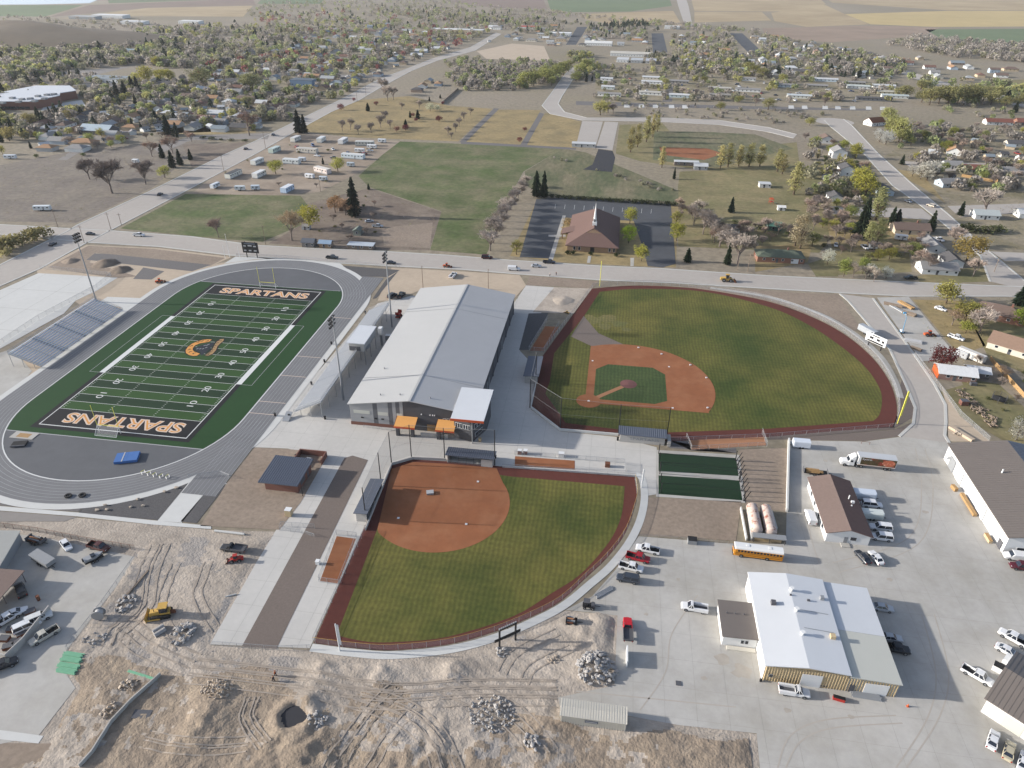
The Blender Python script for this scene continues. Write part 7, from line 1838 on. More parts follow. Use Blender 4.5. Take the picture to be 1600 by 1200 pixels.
parked([(1520, 232), (1590, 236), (1590, 250), (1560, 252)], 6, 'car in the court at the far right', 'cars in the far right court')
parked([(460, 225), (600, 225), (560, 250), (470, 245)], 8, 'car between the mobile homes of the trailer park', 'cars in the trailer park')
parked([(1290, 378), (1362, 380), (1360, 388), (1290, 386)], 5, 'small vehicle in the boat row behind the garden', 'vehicles in the boat row')
# ------------------------------------------------------------------ far woodland: single trees where they show large, the rest one mass
def vmat():
    m = bpy.data.materials.new('far_foliage'); m.use_nodes = True
    t = m.node_tree; L = t.links.new; t.nodes.remove(t.nodes['Principled BSDF'])
    at = nd(t, 'ShaderNodeAttribute', attribute_name='tint'); d = nd(t, 'ShaderNodeBsdfDiffuse'); tr = nd(t, 'ShaderNodeBsdfTranslucent'); mx = nd(t, 'ShaderNodeMixShader'); mx.inputs[0].default_value = .42
    L(at.outputs['Color'], d.inputs[0]); L(at.outputs['Color'], tr.inputs[0]); L(d.outputs[0], mx.inputs[1]); L(tr.outputs[0], mx.inputs[2]); L(mx.outputs[0], t.nodes['Material Output'].inputs[0])
    return m
FAR_V, FAR_C = [], []
rn = np.random.default_rng(4)
FC = {'g': (128, 134, 94), 'y': (146, 143, 94), 'b': (140, 133, 125), 'd': (60, 68, 56), 'o': (128, 125, 104), 'r': (128, 84, 80), 'w': (196, 192, 176)}
def far_tree(a, b, h, col, conifer=False, k=70):
    u = rn.normal(size=(k, 3)); u /= np.linalg.norm(u, axis=1)[:, None]; r = rn.uniform(.35, 1, k) ** .6
    c = u * r[:, None] * np.array([h * .5, h * .5, h * .42]) * rn.uniform(.8, 1.15, (1, 3))
    if conifer: c[:, :2] *= (np.clip(1 - (c[:, 2] / (h * .4) + 1) / 2, .05, 1) * 1.1)[:, None] * .7
    c[:, 2] += h * (.5 if conifer else .44)
    s = h * (.10 if conifer else .115)
    p = rn.normal(size=(k, 3)); p /= np.linalg.norm(p, axis=1)[:, None]; q = np.cross(p, rn.normal(size=(k, 3))); q /= np.linalg.norm(q, axis=1)[:, None]
    p *= s * rn.uniform(.6, 1.3, (k, 1)); q *= s * rn.uniform(.6, 1.2, (k, 1))
    v = np.stack([c - p, c - q, c + p, c + q], 1) + np.array([a, b, 0])
    FAR_V.append(v.reshape(-1, 3))
    tint = np.minimum(.8, np.array(lin(col)[:3]) * rn.uniform(1.3, 2.1))
    FAR_C.append(np.repeat(tint[None, :] * rn.uniform(.8, 1.2, (k, 1)), 4, 0))
def wood(poly, n, mix, h0=6, h1=11, skip=9, kk=0):
    xs, ys = [p[0] for p in poly], [p[1] for p in poly]; k = tries = 0
    while k < n and tries < n * 20:
        tries += 1
        px, py = rh.uniform(min(xs), max(xs)), rh.uniform(min(ys), max(ys))
        if not inside((px, py), poly) or any(inside((px, py), r) for r in ROADS): continue
        a, b = G(px, py)
        if any(abs(a - c) < skip and abs(b - d) < skip for c, d in HP): continue
        k += 1
        ch = rh.choice(mix); h = rh.uniform(h0, h1) * (1.15 if ch == 'd' else 1)
        far_tree(a, b, h, FC[ch], ch == 'd', kk or int(min(110, max(40, 80000 / b))))
wood([(0, 62), (110, 78), (180, 60), (250, 44), (380, 40), (480, 48), (470, 78), (330, 104), (260, 108), (215, 100), (100, 112), (0, 130)], 1064, 'ggoobbbbyod', 7, 13)
wood([(380, 24), (560, 10), (760, 24), (860, 36), (780, 44), (690, 84), (600, 108), (420, 122), (300, 130), (320, 100), (480, 76)], 1178, 'gobbboygodr', 6, 11)
wood([(560, 8), (700, 12), (840, 26), (900, 36), (1040, 50), (1040, 66), (880, 62), (760, 44), (600, 24)], 608, 'gobbbood', 6, 11)
wood([(695, 96), (740, 92), (860, 96), (885, 108), (868, 132), (800, 142), (722, 142), (700, 122)], 323, 'gobbbg', 5, 9)
wood([(890, 88), (925, 86), (928, 112), (905, 128), (892, 118)], 60, 'gyo', 7, 11)
wood([(1040, 60), (1120, 52), (1210, 58), (1340, 82), (1430, 100), (1390, 128), (1300, 120), (1200, 122), (1060, 112), (1000, 100), (1010, 80)], 627, 'goyoobbbd', 6, 11)
wood([(1380, 70), (1440, 58), (1600, 72), (1700, 80), (1700, 100), (1600, 98), (1500, 92)], 494, 'bbbbo', 6, 12)
wood([(1420, 124), (1600, 122), (1700, 130), (1700, 170), (1560, 166), (1450, 160)], 90, 'gogy', 7, 12)
wood([(-60, 100), (130, 118), (250, 128), (400, 136), (470, 168), (390, 200), (200, 195), (100, 215), (0, 225), (-60, 200)], 640, 'gobbbdyo', 4, 10, 6)
wood([(0, 26), (120, 30), (260, 36), (200, 48), (110, 66), (0, 58)], 165, 'bbo', 5, 9)
wood([(380, 20), (600, 5), (760, 14), (1040, 45), (1200, 58), (1180, 48), (900, 22), (640, -4), (420, 6)], 418, 'bbog', 6, 10)
wood([(925, 104), (1030, 106), (1200, 118), (1400, 132), (1395, 160), (1150, 160), (930, 158)], 230, 'gobbybo', 4, 9, 12)
wood([(1385, 200), (1600, 200), (1600, 300), (1500, 300), (1430, 268)], 80, 'gobbb', 4, 9, 9)
wood([(1262, 215), (1380, 300), (1340, 330), (1260, 305)], 44, 'gobyb', 4, 9, 9)
wood([(200, 130), (560, 96), (600, 120), (420, 205), (200, 200)], 200, 'gobby', 5, 10, 7)
wood([(1440, 135), (1600, 180), (1600, 200), (1470, 180)], 30, 'bog', 3, 6)
wood([(940, 160), (1250, 172), (1300, 180), (1240, 196), (1000, 182)], 90, 'bbo', 2, 4)
wood([(820, 236), (1060, 300), (1050, 306), (880, 250)], 27, 'bo', 1.5, 3)
wood([(960, 40), (1020, 36), (1010, 44), (910, 46)], 60, 'd', 8, 12)
def mass(name, label, cat):
    V, C = np.concatenate(FAR_V), np.concatenate(FAR_C); FAR_V.clear(); FAR_C.clear()
    me = bpy.data.meshes.new(name); nq = len(V) // 4
    me.vertices.add(len(V)); me.vertices.foreach_set('co', V.astype(np.float32).ravel())
    me.loops.add(nq * 4); me.loops.foreach_set('vertex_index', np.arange(nq * 4, dtype=np.int32))
    me.polygons.add(nq); me.polygons.foreach_set('loop_start', np.arange(0, nq * 4, 4, dtype=np.int32))
    at = me.color_attributes.new('tint', 'FLOAT_COLOR', 'POINT')
    at.data.foreach_set('color', np.concatenate([C, np.ones((len(C), 1))], 1).astype(np.float32).ravel())
    me.materials.append(VM); me.update(calc_edges=True)
    o = link(name, me); o['kind'] = 'stuff'; o['label'] = label; o['category'] = cat
VM = vmat()
mass('far_woodland', 'mass of spring-green and bare trees among the far town', 'woodland')
FC['t'], FC['s'] = (128, 116, 92), (104, 104, 72)
for poly, n, mx_ in (([(0, 258), (120, 235), (330, 215), (240, 292), (120, 348), (0, 346)], 500, 'tts'), ([(1380, 245), (1460, 200), (1600, 195), (1600, 250), (1470, 245)], 400, 'tts'), ([(930, 106), (1400, 128), (1420, 185), (930, 180)], 900, 'tsb'), ([(480, 318), (576, 294), (690, 331), (671, 391), (470, 378)], 260, 'tsb'), ([(1062, 268), (1240, 262), (1420, 395), (1060, 385)], 500, 'sst'), ([(640, 140), (860, 140), (840, 172), (660, 160)], 260, 'tbs'), ([(880, 232), (1060, 298), (850, 306)], 200, 'ss'),
                 ([(60, 198), (300, 150), (560, 110), (470, 165), (300, 212), (100, 240)], 900, 'tsb'), ([(290, 303), (470, 306), (470, 352), (410, 378), (188, 357)], 250, 'ss'), ([(1440, 285), (1600, 300), (1600, 392), (1545, 385)], 250, 'tts'), ([(1420, 470), (1600, 470), (1600, 680), (1540, 660)], 220, 'tss'), ([(1400, 125), (1600, 170), (1600, 200), (1330, 185)], 300, 'tsb'), ([(480, 183), (700, 165), (770, 170), (716, 221), (470, 205)], 200, 'tt')):
    wood(poly, n, mx_, .5, 1.5, 5, 7)
mass('dry_scrub', 'low dry scrub dotted over the lots and fields', 'scrub')
# low hill at the upper left
hx, hy = G(45, 66)
hv, hf = [], []
for i in range(33):
    for j in range(17):
        u, v = i / 16 - 1, j / 8 - 1
        z = 26 * max(0, 1 - u * u) ** 1.2 * max(0, 1 - v * v) ** 1.2 * (1 + .35 * noise.noise(Vector((u * 2.2, v * 2.2, 3))))
        hv.append((hx - 60 + u * 330, hy + v * 120 + u * 30, z - .3))
for i in range(32):
    for j in range(16): hf.append((i * 17 + j, (i + 1) * 17 + j, (i + 1) * 17 + j + 1, i * 17 + j + 1))
o = MB().add(hv, hf).build('hill', 'hill', smooth=True); struct(o)
# utility poles
pm_ = None
for k, (x, y, ty) in enumerate(((91, 356, 328), (174, 360, 332), (190, 352, 333), (132, 380, 352), (350, 268, 242), (415, 232, 205), (415, 382, 352), (501, 300, 275), (558, 158, 124), (572, 150, 122), (524, 152, 140), (694, 140, 118), (1553, 425, 404), (1168, 424, 396), (1152, 422, 405), (763, 452, 420), (661, 450, 415))):
    a, b = G(x, y); h = height_to(x, y, ty)
    t = thing('utility_pole', 'thin wooden utility pole standing along the streets', 'utility pole', (a, b, 0), heading((0, 430), (240, 300)) if k < 12 else 0, 'utility poles along the streets')
    MB().cyl(0, 0, 0, h, .16, 6, .1).build('pole', 'wood_grey', t); MB().box(-.06, -1.1, h - .9, .06, 1.1, h - .75).build('crossarm', 'wood_grey', t)
# ================================================================== construction ground: heaped, rutted dirt
rs_ = random.Random(21)
DIRT = gp([(205, 868), (240, 838), (440, 830), (400, 880), (330, 1010), (480, 1022), (612, 1030), (700, 1022), (770, 1004), (828, 982), (884, 956), (965, 963), (960, 1072), (873, 1092), (873, 1110), (978, 1120), (1060, 1134), (1180, 1148), (1190, 1260), (-200, 1260), (60, 1180), (120, 1076), (96, 1040), (108, 1018)])
PILES = [(505, 1047, 4.5, 1.5), (595, 1052, 4.2, 1.7), (556, 1050, 3.0, 1.0), (708, 1047, 3.6, 1.4), (925, 990, 6, 1.2), (488, 1095, 3.2, 1.3), (320, 1125, 6, 1.8), (480, 1185, 7, 2.8), (690, 1160, 9, 1.6), (620, 1190, 8, 1.4), (760, 1170, 6, 1.3), (860, 1130, 5, 1.0), (1040, 1180, 8, .8), (330, 1085, 5, .9), (262, 1000, 4, .8), (920, 1040, 4, 1.2), (300, 1175, 8, 1.2), (410, 1180, 6, 1.6), (840, 1180, 6, 1.6), (170, 1090, 4, .8), (280, 835, 3, .5), (240, 880, 4, .7), (1120, 1175, 6, .7), (170, 835, 2, .3)]
PL = [(G(x, y), r, h) for x, y, r, h in PILES]
xs, ys = [p[0] for p in DIRT], [p[1] for p in DIRT]
gx0, gx1, gy0, gy1 = -112, 34, 58, 138
st_ = .5
nx, ny = int((gx1 - gx0) / st_), int((gy1 - gy0) / st_)
def edge_dist(p):
    m = 1e9
    for i in range(len(DIRT)):
        (x0, y0), (x1, y1) = DIRT[i], DIRT[(i + 1) % len(DIRT)]
        dx, dy = x1 - x0, y1 - y0; L2 = dx * dx + dy * dy or 1
        t = max(0, min(1, ((p[0] - x0) * dx + (p[1] - y0) * dy) / L2)); m = min(m, (p[0] - x0 - t * dx) ** 2 + (p[1] - y0 - t * dy) ** 2)
    return math.sqrt(m)
CRT = G(460, 1122)
rtA, rtB = G(330, 1040), G(880, 1065)
dv, zz = [], {}
for i in range(nx + 1):
    for j in range(ny + 1):
        p = (gx0 + i * st_, gy0 + j * st_)
        if not inside(p, DIRT): dv.append((p[0], p[1], -.25)); continue
        e = min(1, edge_dist(p) / 2.5)
        v3 = Vector((p[0] * .09, p[1] * .09, 1))
        t = max(0, min(1, ((p[0] - rtA[0]) * (rtB[0] - rtA[0]) + (p[1] - rtA[1]) * (rtB[1] - rtA[1])) / ((rtB[0] - rtA[0]) ** 2 + (rtB[1] - rtA[1]) ** 2)))
        dr = math.hypot(p[0] - rtA[0] - t * (rtB[0] - rtA[0]), p[1] - rtA[1] - t * (rtB[1] - rtA[1]))
        rough = .1 + .6 * min(1, max(0, (dr - 3) / 6)) * (1.0 if p[1] < 92 else .35)
        z = .12 + rough * (.16 * (noise.noise(v3) + .3) + .16 * noise.noise(Vector((p[0] * .4, p[1] * .4, 5))) + .3 * abs(noise.noise(Vector((p[0] * .9, p[1] * .9, 9)))) + .16 * noise.noise(Vector((p[0] * 1.6, p[1] * 1.6, 2))))
        z += .05 * math.sin((p[0] * .5 + p[1] * .9 + 4 * noise.noise(v3 * .6)) * 2.4) * (1 if dr < 9 else .5)
        for (c, d), r, h in PL:
            q = ((p[0] - c) ** 2 + (p[1] - d) ** 2) / (r * r)
            if q < 3: z += .5 * h * math.exp(-1.6 * q) * (1 + .5 * noise.noise(Vector((p[0] * .5, p[1] * .5, h))))
        q = math.hypot(p[0] - CRT[0], p[1] - CRT[1])
        if q < 7: z += .5 * math.exp(-((q - 3.6) / 1.1) ** 2) - (.3 if q < 2.6 else 0)
        dv.append((p[0], p[1], max(-.05, z) * e + .03 - .12 * (1 - e)))
df = []
for i in range(nx):
    for j in range(ny):
        q = (i * (ny + 1) + j, (i + 1) * (ny + 1) + j, (i + 1) * (ny + 1) + j + 1, i * (ny + 1) + j + 1)
        if max(dv[k][2] for k in q) > -.2: df.append(q)
HT = {}
o = MB().add(dv, df).build('construction_ground', 'dirt', smooth=True); struct(o)
mat('dirt_brown', (158, 142, 124), .97, var=.2, scale=.8, var2=.2, scale2=.08, bump=.2, bscale=1.8, alt=(178, 160, 138), altscale=.14, altmix=.58, sharp=.1)
mat('dirt_grey', (166, 158, 150), .97, var=.2, scale=1.0, var2=.16, scale2=.1, bump=.2, bscale=2.0)
o.data.materials.append(MATS['dirt_brown']); o.data.materials.append(MATS['dirt_grey'])
for pl_ in o.data.polygons:
    c = pl_.center; n1, n2 = noise.noise(Vector((c.x * .07, c.y * .07, 4))), noise.noise(Vector((c.x * .11, c.y * .11, 14)))
    if c.y < 84 + 6 * n1 and n1 + .5 * noise.noise(Vector((c.x * .5, c.y * .5, 1))) > -.22: pl_.material_index = 1
    elif n2 + .4 * noise.noise(Vector((c.x * .6, c.y * .6, 7))) > .3: pl_.material_index = 2
def hz(a, b):
    i, j = int(round((a - gx0) / st_)), int(round((b - gy0) / st_))
    return max(0, dv[i * (ny + 1) + j][2]) if 0 <= i <= nx and 0 <= j <= ny else 0
tt = MB()
def track_marks(pix, n, w):
    """pairs of tyre ruts pressed along a curve"""
    pts = smooth_poly(gp(pix), 10)
    for _ in range(max(2, n * 2 // 3)):
        off = rs_.uniform(-w, w)
        for g in (-.95, .95):
            L_ = []
            for i in range(len(pts)):
                p, q = pts[max(i - 1, 0)], pts[min(i + 1, len(pts) - 1)]; d = math.hypot(q[0] - p[0], q[1] - p[1]) or 1
                L_.append((pts[i][0] - (q[1] - p[1]) / d * (off + g) + .25 * noise.noise(Vector((i * .3, off, 1))), pts[i][1] + (q[0] - p[0]) / d * (off + g)))
            for p, q in zip(L_, L_[1:]):
                d = math.hypot(q[0] - p[0], q[1] - p[1]) or 1; nx_, ny_ = -(q[1] - p[1]) / d * .15, (q[0] - p[0]) / d * .15
                if inside(p, DIRT) and inside(q, DIRT): tt.quad((p[0] - nx_, p[1] - ny_, hz(*p) + .07), (q[0] - nx_, q[1] - ny_, hz(*q) + .07), (q[0] + nx_, q[1] + ny_, hz(*q) + .07), (p[0] + nx_, p[1] + ny_, hz(*p) + .07))
for pix, n, w in (([(300, 1045), (450, 1062), (600, 1085), (750, 1078), (870, 1080)], 6, 4), ([(180, 1010), (195, 985), (230, 1010), (300, 1040)], 5, 3), ([(260, 850), (240, 900), (230, 950), (190, 990)], 5, 5), ([(560, 1080), (640, 1110), (690, 1160), (720, 1230)], 5, 3), ([(640, 1090), (600, 1130), (560, 1190), (540, 1230)], 6, 5), ([(300, 880), (280, 940), (310, 1000)], 4, 4), ([(380, 1090), (370, 1130), (400, 1180)], 4, 3), ([(700, 1060), (800, 1110), (860, 1180)], 4, 3), ([(230, 1150), (300, 1165), (390, 1160)], 4, 4), ([(880, 1000), (820, 1030), (800, 1060)], 3, 3)):
    track_marks(pix, n, w)
mat('rut', (172, 159, 145), .97, var=.12, scale=.8)
o_t = tt.build('tyre_tracks', 'rut', o); o_t['kind'] = 'stuff'
struct(MB().sheet([(CRT[0] + 3.0 * math.cos(k * PI / 9), CRT[1] + 2.8 * math.sin(k * PI / 9)) for k in range(18)], .32).build('dark_gravel_pit', 'asphalt_black'))
# rubble heaps: many stones, each heap one thing
def rock_mesh(seed, m):
    q = random.Random(seed); bm = bmesh.new(); bmesh.ops.create_icosphere(bm, subdivisions=1, radius=1)
    for v in bm.verts: v.co *= q.uniform(.6, 1.15); v.co.z *= .75
    me = bpy.data.meshes.new('stone'); bm.to_mesh(me); bm.free(); me.materials.append(MATS[m]); return me
ROCK = {m: [rock_mesh(i + 3, m) for i in range(5)] for m in ('rubble', 'rock_tan')}
def heap(px, py, rx, ry, hgt, n, s0, s1, m, label):
    a, b = G(px, py); t = thing('rubble_heap', label, 'rubble heap', (a, b, hz(a, b) * .6))
    for _ in range(n):
        an, rr = rs_.uniform(0, 2 * PI), math.sqrt(rs_.random()); x, y = rx * rr * math.cos(an), ry * rr * math.sin(an)
        o = link('stone', rs_.choice(ROCK[m]), t, (x, y, hgt * (1 - rr) * rs_.uniform(.6, 1) + .1 + max(0, hz(a + x, b + y) - hz(a, b) * .6)))
        s = rs_.uniform(s0, s1); o.scale = (s, s * rs_.uniform(.7, 1.2), s * rs_.uniform(.4, .9)); o.rotation_euler = (rs_.uniform(-.6, .6), rs_.uniform(-.6, .6), rs_.uniform(0, 6))
heap(932, 1046, 4.2, 4.2, 2.0, 170, .2, .75, 'rubble', 'heap of broken grey concrete at the left edge of the service yard')
heap(768, 1118, 4.6, 4.2, .8, 170, .1, .45, 'rubble', 'wide heap of pale rubble in the lower middle dirt')
heap(340, 1080, 3.4, 2.4, 1.0, 120, .15, .4, 'rock_tan', 'heap of tan boulders above the shaded dirt bank')
heap(286, 992, 2.4, 3.0, 1.2, 50, .3, .8, 'rubble', 'grey slab heap right of the bulldozer')
heap(196, 944, 2.0, 2.6, .8, 40, .25, .7, 'rubble', 'small heap of grey rubble beside the yard fence')
heap(497, 1128, 2.0, 1.6, .4, 30, .2, .55, 'rubble', 'small rubble patch right of the dark pit')
heap(150, 1002, 3.0, 2.0, .3, 34, .15, .4, 'rubble', 'scattered grey stones beside the left yard corner')
heap(864, 1031, 1.6, 1.2, .3, 22, .15, .4, 'rock_tan', 'little stone patch left of the broken concrete heap')
heap(782, 1020, 1.3, 1.3, .5, 20, .2, .5, 'rubble', 'concrete footing rubble at the near scoreboard post')
heap(202, 1072, 1.8, 1.6, .5, 30, .2, .5, 'rock_tan', 'mixed stone and debris heap beside the retaining wall')
heap(830, 1165, 1.8, 1.8, .5, 26, .2, .6, 'rubble', 'dark debris heap near the bottom edge')
heap(170, 1112, 1.2, 2.0, .4, 20, .2, .5, 'rock_tan', 'debris heap along the lower retaining wall')
# landscape boulders in the grey gravel bed
for k, (x, y) in enumerate(((165, 790), (168, 797), (152, 798), (216, 781), (205, 793), (224, 791), (258, 769), (276, 763))):
    a, b = G(x, y); o = link('boulder', ROCK['rock_tan'][k % 5], None, (a, b, .3)); o.scale = (.7, .5, .4); tag(o, 'pale boulder set in the grey gravel bed below the track', 'boulder', 'boulders in the gravel bed')
# ---- walls and pipes on the dirt
wall('retaining_wall', 'long curved grey retaining wall at the lower left', [(125, 1200), (145, 1178), (175, 1130), (205, 1098), (252, 1056)], 1.1, .25, 'concrete')
wall('yard_wall', 'tall grey concrete wall of the scrap parking in the left yard', [(-10, 1026), (12, 1032), (40, 1005), (80, 955)], 1.9, .25, 'block_wall')
wall('footing_wall', 'thin concrete footing strip beside the left yard fence', [(232, 893), (185, 948)], .5, .4, 'wood_grey')
wall('barrier', 'upright white panel standing on the service yard edge', [(979, 1043), (979, 1018)], 2.0, .3, 'white_paint', 'barrier')
def pile(name, lab, px, py, rz, n, L_, r, m, rows=2, cat='pipes', part='pipe', z0=0):
    a, b = G(px, py); t = thing(name, lab, cat, (a, b, hz(a, b) * .5 + z0), rz)
    me = MB().tube((-L_ / 2, 0, 0), (L_ / 2, 0, 0), r, n=10).mesh(part, m)
    for k in range(n):
        for w in range(rows):
            link(part, me, t, (rs_.uniform(-.3, .3), (k - n / 2) * 2.1 * r + w * r, r + w * 1.75 * r))
    return t
for k, (x, y, L_) in enumerate(((116, 1024, 4.2), (113, 1032, 4.4), (109, 1041, 4.6), (105, 1049, 4.2))):
    pile('pipe_bundle', ('topmost', 'second', 'third', 'lowest')[k] + ' bundle of green plastic pipes at the yard corner', x, y, -.02, 4, L_, .12, 'pipe_green', 2)
pile('pipe_stack', 'short thick grey concrete pipes beside the bulldozer', 247, 987, 1.0, 2, 2.4, .55, 'rubble', 1)
pile('pole_stack', 'stack of long silver poles at the top left of the service yard', 943, 925, .75, 4, 5.0, .16, 'galvanised', 1, 'poles', 'pole')
pile('pole_stack', 'long pale poles in the laydown yard', 1402, 484, 2.0, 3, 11, .25, 'galvanised', 1, 'poles', 'pole')
pile('timber_stack', 'timber stack at the upper end of the laydown yard', 1415, 478, 2.0, 4, 8, .25, 'wood', 2, 'timber', 'beam')
pile('steel_stack', 'pale beams stacked near the lower end of the laydown yard', 1426, 534, -.25, 5, 6, .22, 'line_pale', 2, 'beams', 'beam')
pile('steel_stack', 'pile of white steel sections in front of the workshop', 1352, 1087, -.05, 6, 5.5, .12, 'galvanised', 2, 'beams', 'beam')
pile('steel_stack', 'long grey pipe rack along the tan workshop wall', 1255, 1066, -.03, 4, 9, .14, 'steel_dark', 3, 'pipes', 'pipe', .4)
pile('drain_pipes', 'thin white pipes on the dirt by the retaining wall', 222, 1055, -.15, 3, 7, .09, 'pipe_green', 1)
pile('precast_beam', 'long pale concrete beam on the dirt left of the walk', 361, 832, 0, 1, 8, .3, 'concrete_new', 1, 'beam', 'beam')
for x, y, rz in ((362, 930, .5),):
    pile('precast_beam', 'short white post lying on dirt beside the left walk', x, y, rz, 1, 2.4, .15, 'concrete_new', 1, 'beam', 'beam')
for x, y, l, w, lab in ((1395, 478, 7, .25, 'upper'), (1420, 492, 5, .3, 'middle'), (1431, 546, 4, .2, 'lowest')):
    pile('timber_stack', lab + ' of three mixed material piles in the laydown yard', x, y, 2.0 + l * .1, 4, l, w, 'wood_grey', 2, 'timber', 'beam')
def mound(px, py, r, h, m, lab):
    a, b = G(px, py); vs, fs = [(0, 0, h)], []
    for k in range(1, 6):
        for i in range(18):
            an = 2 * PI * i / 18; rr = r * k / 5 * (1 + .3 * noise.noise(Vector((math.cos(an) * 2, math.sin(an) * 2, px)))); vs.append((rr * math.cos(an), rr * math.sin(an), max(-.1, h * (1 - (k / 5) ** 1.3) + .25 * noise.noise(Vector((rr * math.cos(an), rr * math.sin(an), py))) - (.1 if k == 5 else 0))))
    for i in range(18):
        fs.append((0, 1 + i, 1 + (i + 1) % 18))
        for k in range(4): fs.append((1 + k * 18 + i, 1 + (k + 1) * 18 + i, 1 + (k + 1) * 18 + (i + 1) % 18, 1 + k * 18 + (i + 1) % 18))
    o = MB().add(vs, fs).build('soil_mound', m, None, True); o.location = (a, b, .02); tag(o, lab, 'soil mound')
mound(165, 412, 6, 2.2, 'soil_dark', 'dark soil mound beside the gravel beds at the upper left'); mound(188, 422, 5, 1.8, 'soil_dark', 'smaller soil mound right of the dark mound'); mound(110, 408, 4, 1.2, 'soil', 'low soil mound by the diagonal road kerb'); mound(880, 470, 5, .9, 'dirt', 'low dirt mound left of the baseball fence corner'); mound(938, 974, 3.2, .8, 'dirt', 'sandy mound behind the softball fence')
# cable drum
a, b = G(157, 966); dr = thing('cable_drum', 'pale round cable drum beside the left yard fence', 'cable drum', (a, b, .2), .3)
for s in (-1, 1): MB().tube((0, s * .7 - .05, 1.3), (0, s * .7 + .05, 1.3), 1.3, n=20).build('flange', 'galvanised', dr)
MB().tube((0, -.65, 1.3), (0, .65, 1.3), .85, n=16).build('winding', 'line_pale', dr)
# ---- scoreboards
def board(name, lab, px, py, w, z0, z1, rz, m, legs, cat='scoreboard', legm='black_metal'):
    a, b = G(px, py); t = thing(name, lab, cat, (a, b, 0), rz)
    bd = MB().box(-w / 2, -.2, z0, w / 2, .2, z1).build('board', m, t)
    for x in legs: MB().box(x - .15, .22, 0, x + .15, .5, z1 + .2).build('post', legm, t)
    return t, bd
t, bd = board('scoreboard', 'dark football scoreboard on two posts at the upper track bend', 394, 403, 8.0, 2.6, 7.8, 0, 'black_metal', (-2.6, 2.6))
for x, z, w in ((-2.6, 6.0, 1.2), (0, 6.2, 2.0), (2.4, 6.0, 1.4), (-2.7, 3.8, 1.2), (-.2, 3.8, 1.3), (2.4, 3.8, 1.4)): MB().box(x - w / 2, -.26, z - .3, x + w / 2, -.21, z + .3).build('display', 'line_pale', bd)
MB().box(-2.8, -.26, 6.9, 2.8, -.21, 7.5).build('panel', 'metal_slate', bd)
t, bd = board('scoreboard', 'bare black scoreboard frame beside the softball outfield wall', 793, 1006, 0.1, 4.9, 5.0, heading((780, 1010), (806, 998)), 'black_metal', ())
P0, P1 = G(780, 1019), G(806, 1009); dd = math.hypot(P1[0] - P0[0], P1[1] - P0[1])
for x in (-dd / 2, dd / 2): MB().box(x - .16, -.16, 0, x + .16, .16, 5.6).build('post', 'black_metal', t)
MB().box(-dd / 2 - 1.2, -.1, 2.2, dd / 2 + 1.2, .1, 2.9).build('cross_beam', 'black_metal', t); MB().box(-dd / 2, -.1, 5.2, dd / 2 + .3, .1, 5.6).build('top_beam', 'black_metal', t)
for k in range(9): MB().box(-dd / 2 + k * dd / 8 - .15, -.14, 5.65, -dd / 2 + k * dd / 8 + .15, .14, 5.9).build('bracket', 'galvanised', t)
t, bd = board('scoreboard', 'white baseball scoreboard at the right end of the outfield', 1365, 544, 8.4, 2.0, 5.4, heading((1355, 535), (1377, 545)) + .0, 'white_paint', (-2.6, 2.6))
for x, z, w, h in ((-1.8, 3.8, 1.5, .9), (1.0, 3.8, 1.2, .9), (2.9, 3.8, .9, .9), (0, 2.5, 6.5, .6), (-.2, 4.9, 3, .4)): MB().box(x - w / 2, -.26, z - h / 2, x + w / 2, -.21, z + h / 2).build('display', 'black_metal', bd)
trailer('flat_trailer', 1356, 517, 120, 8, 2.5, 2.8, (172, 176, 180), 'grey box trailer parked behind the white scoreboard', None, 'trailer', None, False)
# foul poles and flag poles
def fpole(px, py, ty, lab, m, r=.14, panel=0):
    a, b = G(px, py); h = height_to(px, py, ty)
    t = thing('foul_pole', lab, 'foul pole', (a, b, 0)); MB().cyl(0, 0, 0, h, r, 8).build('pole', m, t)
    if panel: MB().box(0, -.03, h * .25, panel, .03, h * .98).build('screen', m, t)
fpole(937, 447, 408, 'tall yellow foul pole in left field by the main road', 'yellow_pole')
fpole(1402, 662, 611, 'bright yellow leaning-looking foul pole at the right field corner', 'yellow_pole', .16, .45)
fpole(531, 1017, 975, 'white foul pole with screen at the softball left corner', 'white_paint', .14, .6)
fpole(1002, 762, 733, 'thin white foul pole at the softball right corner', 'white_paint', .12, .3)
for k, (x, y, ty) in enumerate(((352, 404, 384), (359, 402, 366), (375, 405, 386))):
    a, b = G(x, y); h = height_to(x, y, ty); t = thing('flag_pole', 'white flagpole, ' + ('left', 'middle and tallest', 'right')[k] + ' of three beside the football scoreboard', 'flagpole', (a, b, 0)); MB().cyl(0, 0, 0, h, .09, 8, .05).build('pole', 'white_paint', t); MB().cyl(0, 0, h, h + .18, .11, 8).build('finial', 'white_paint', t)
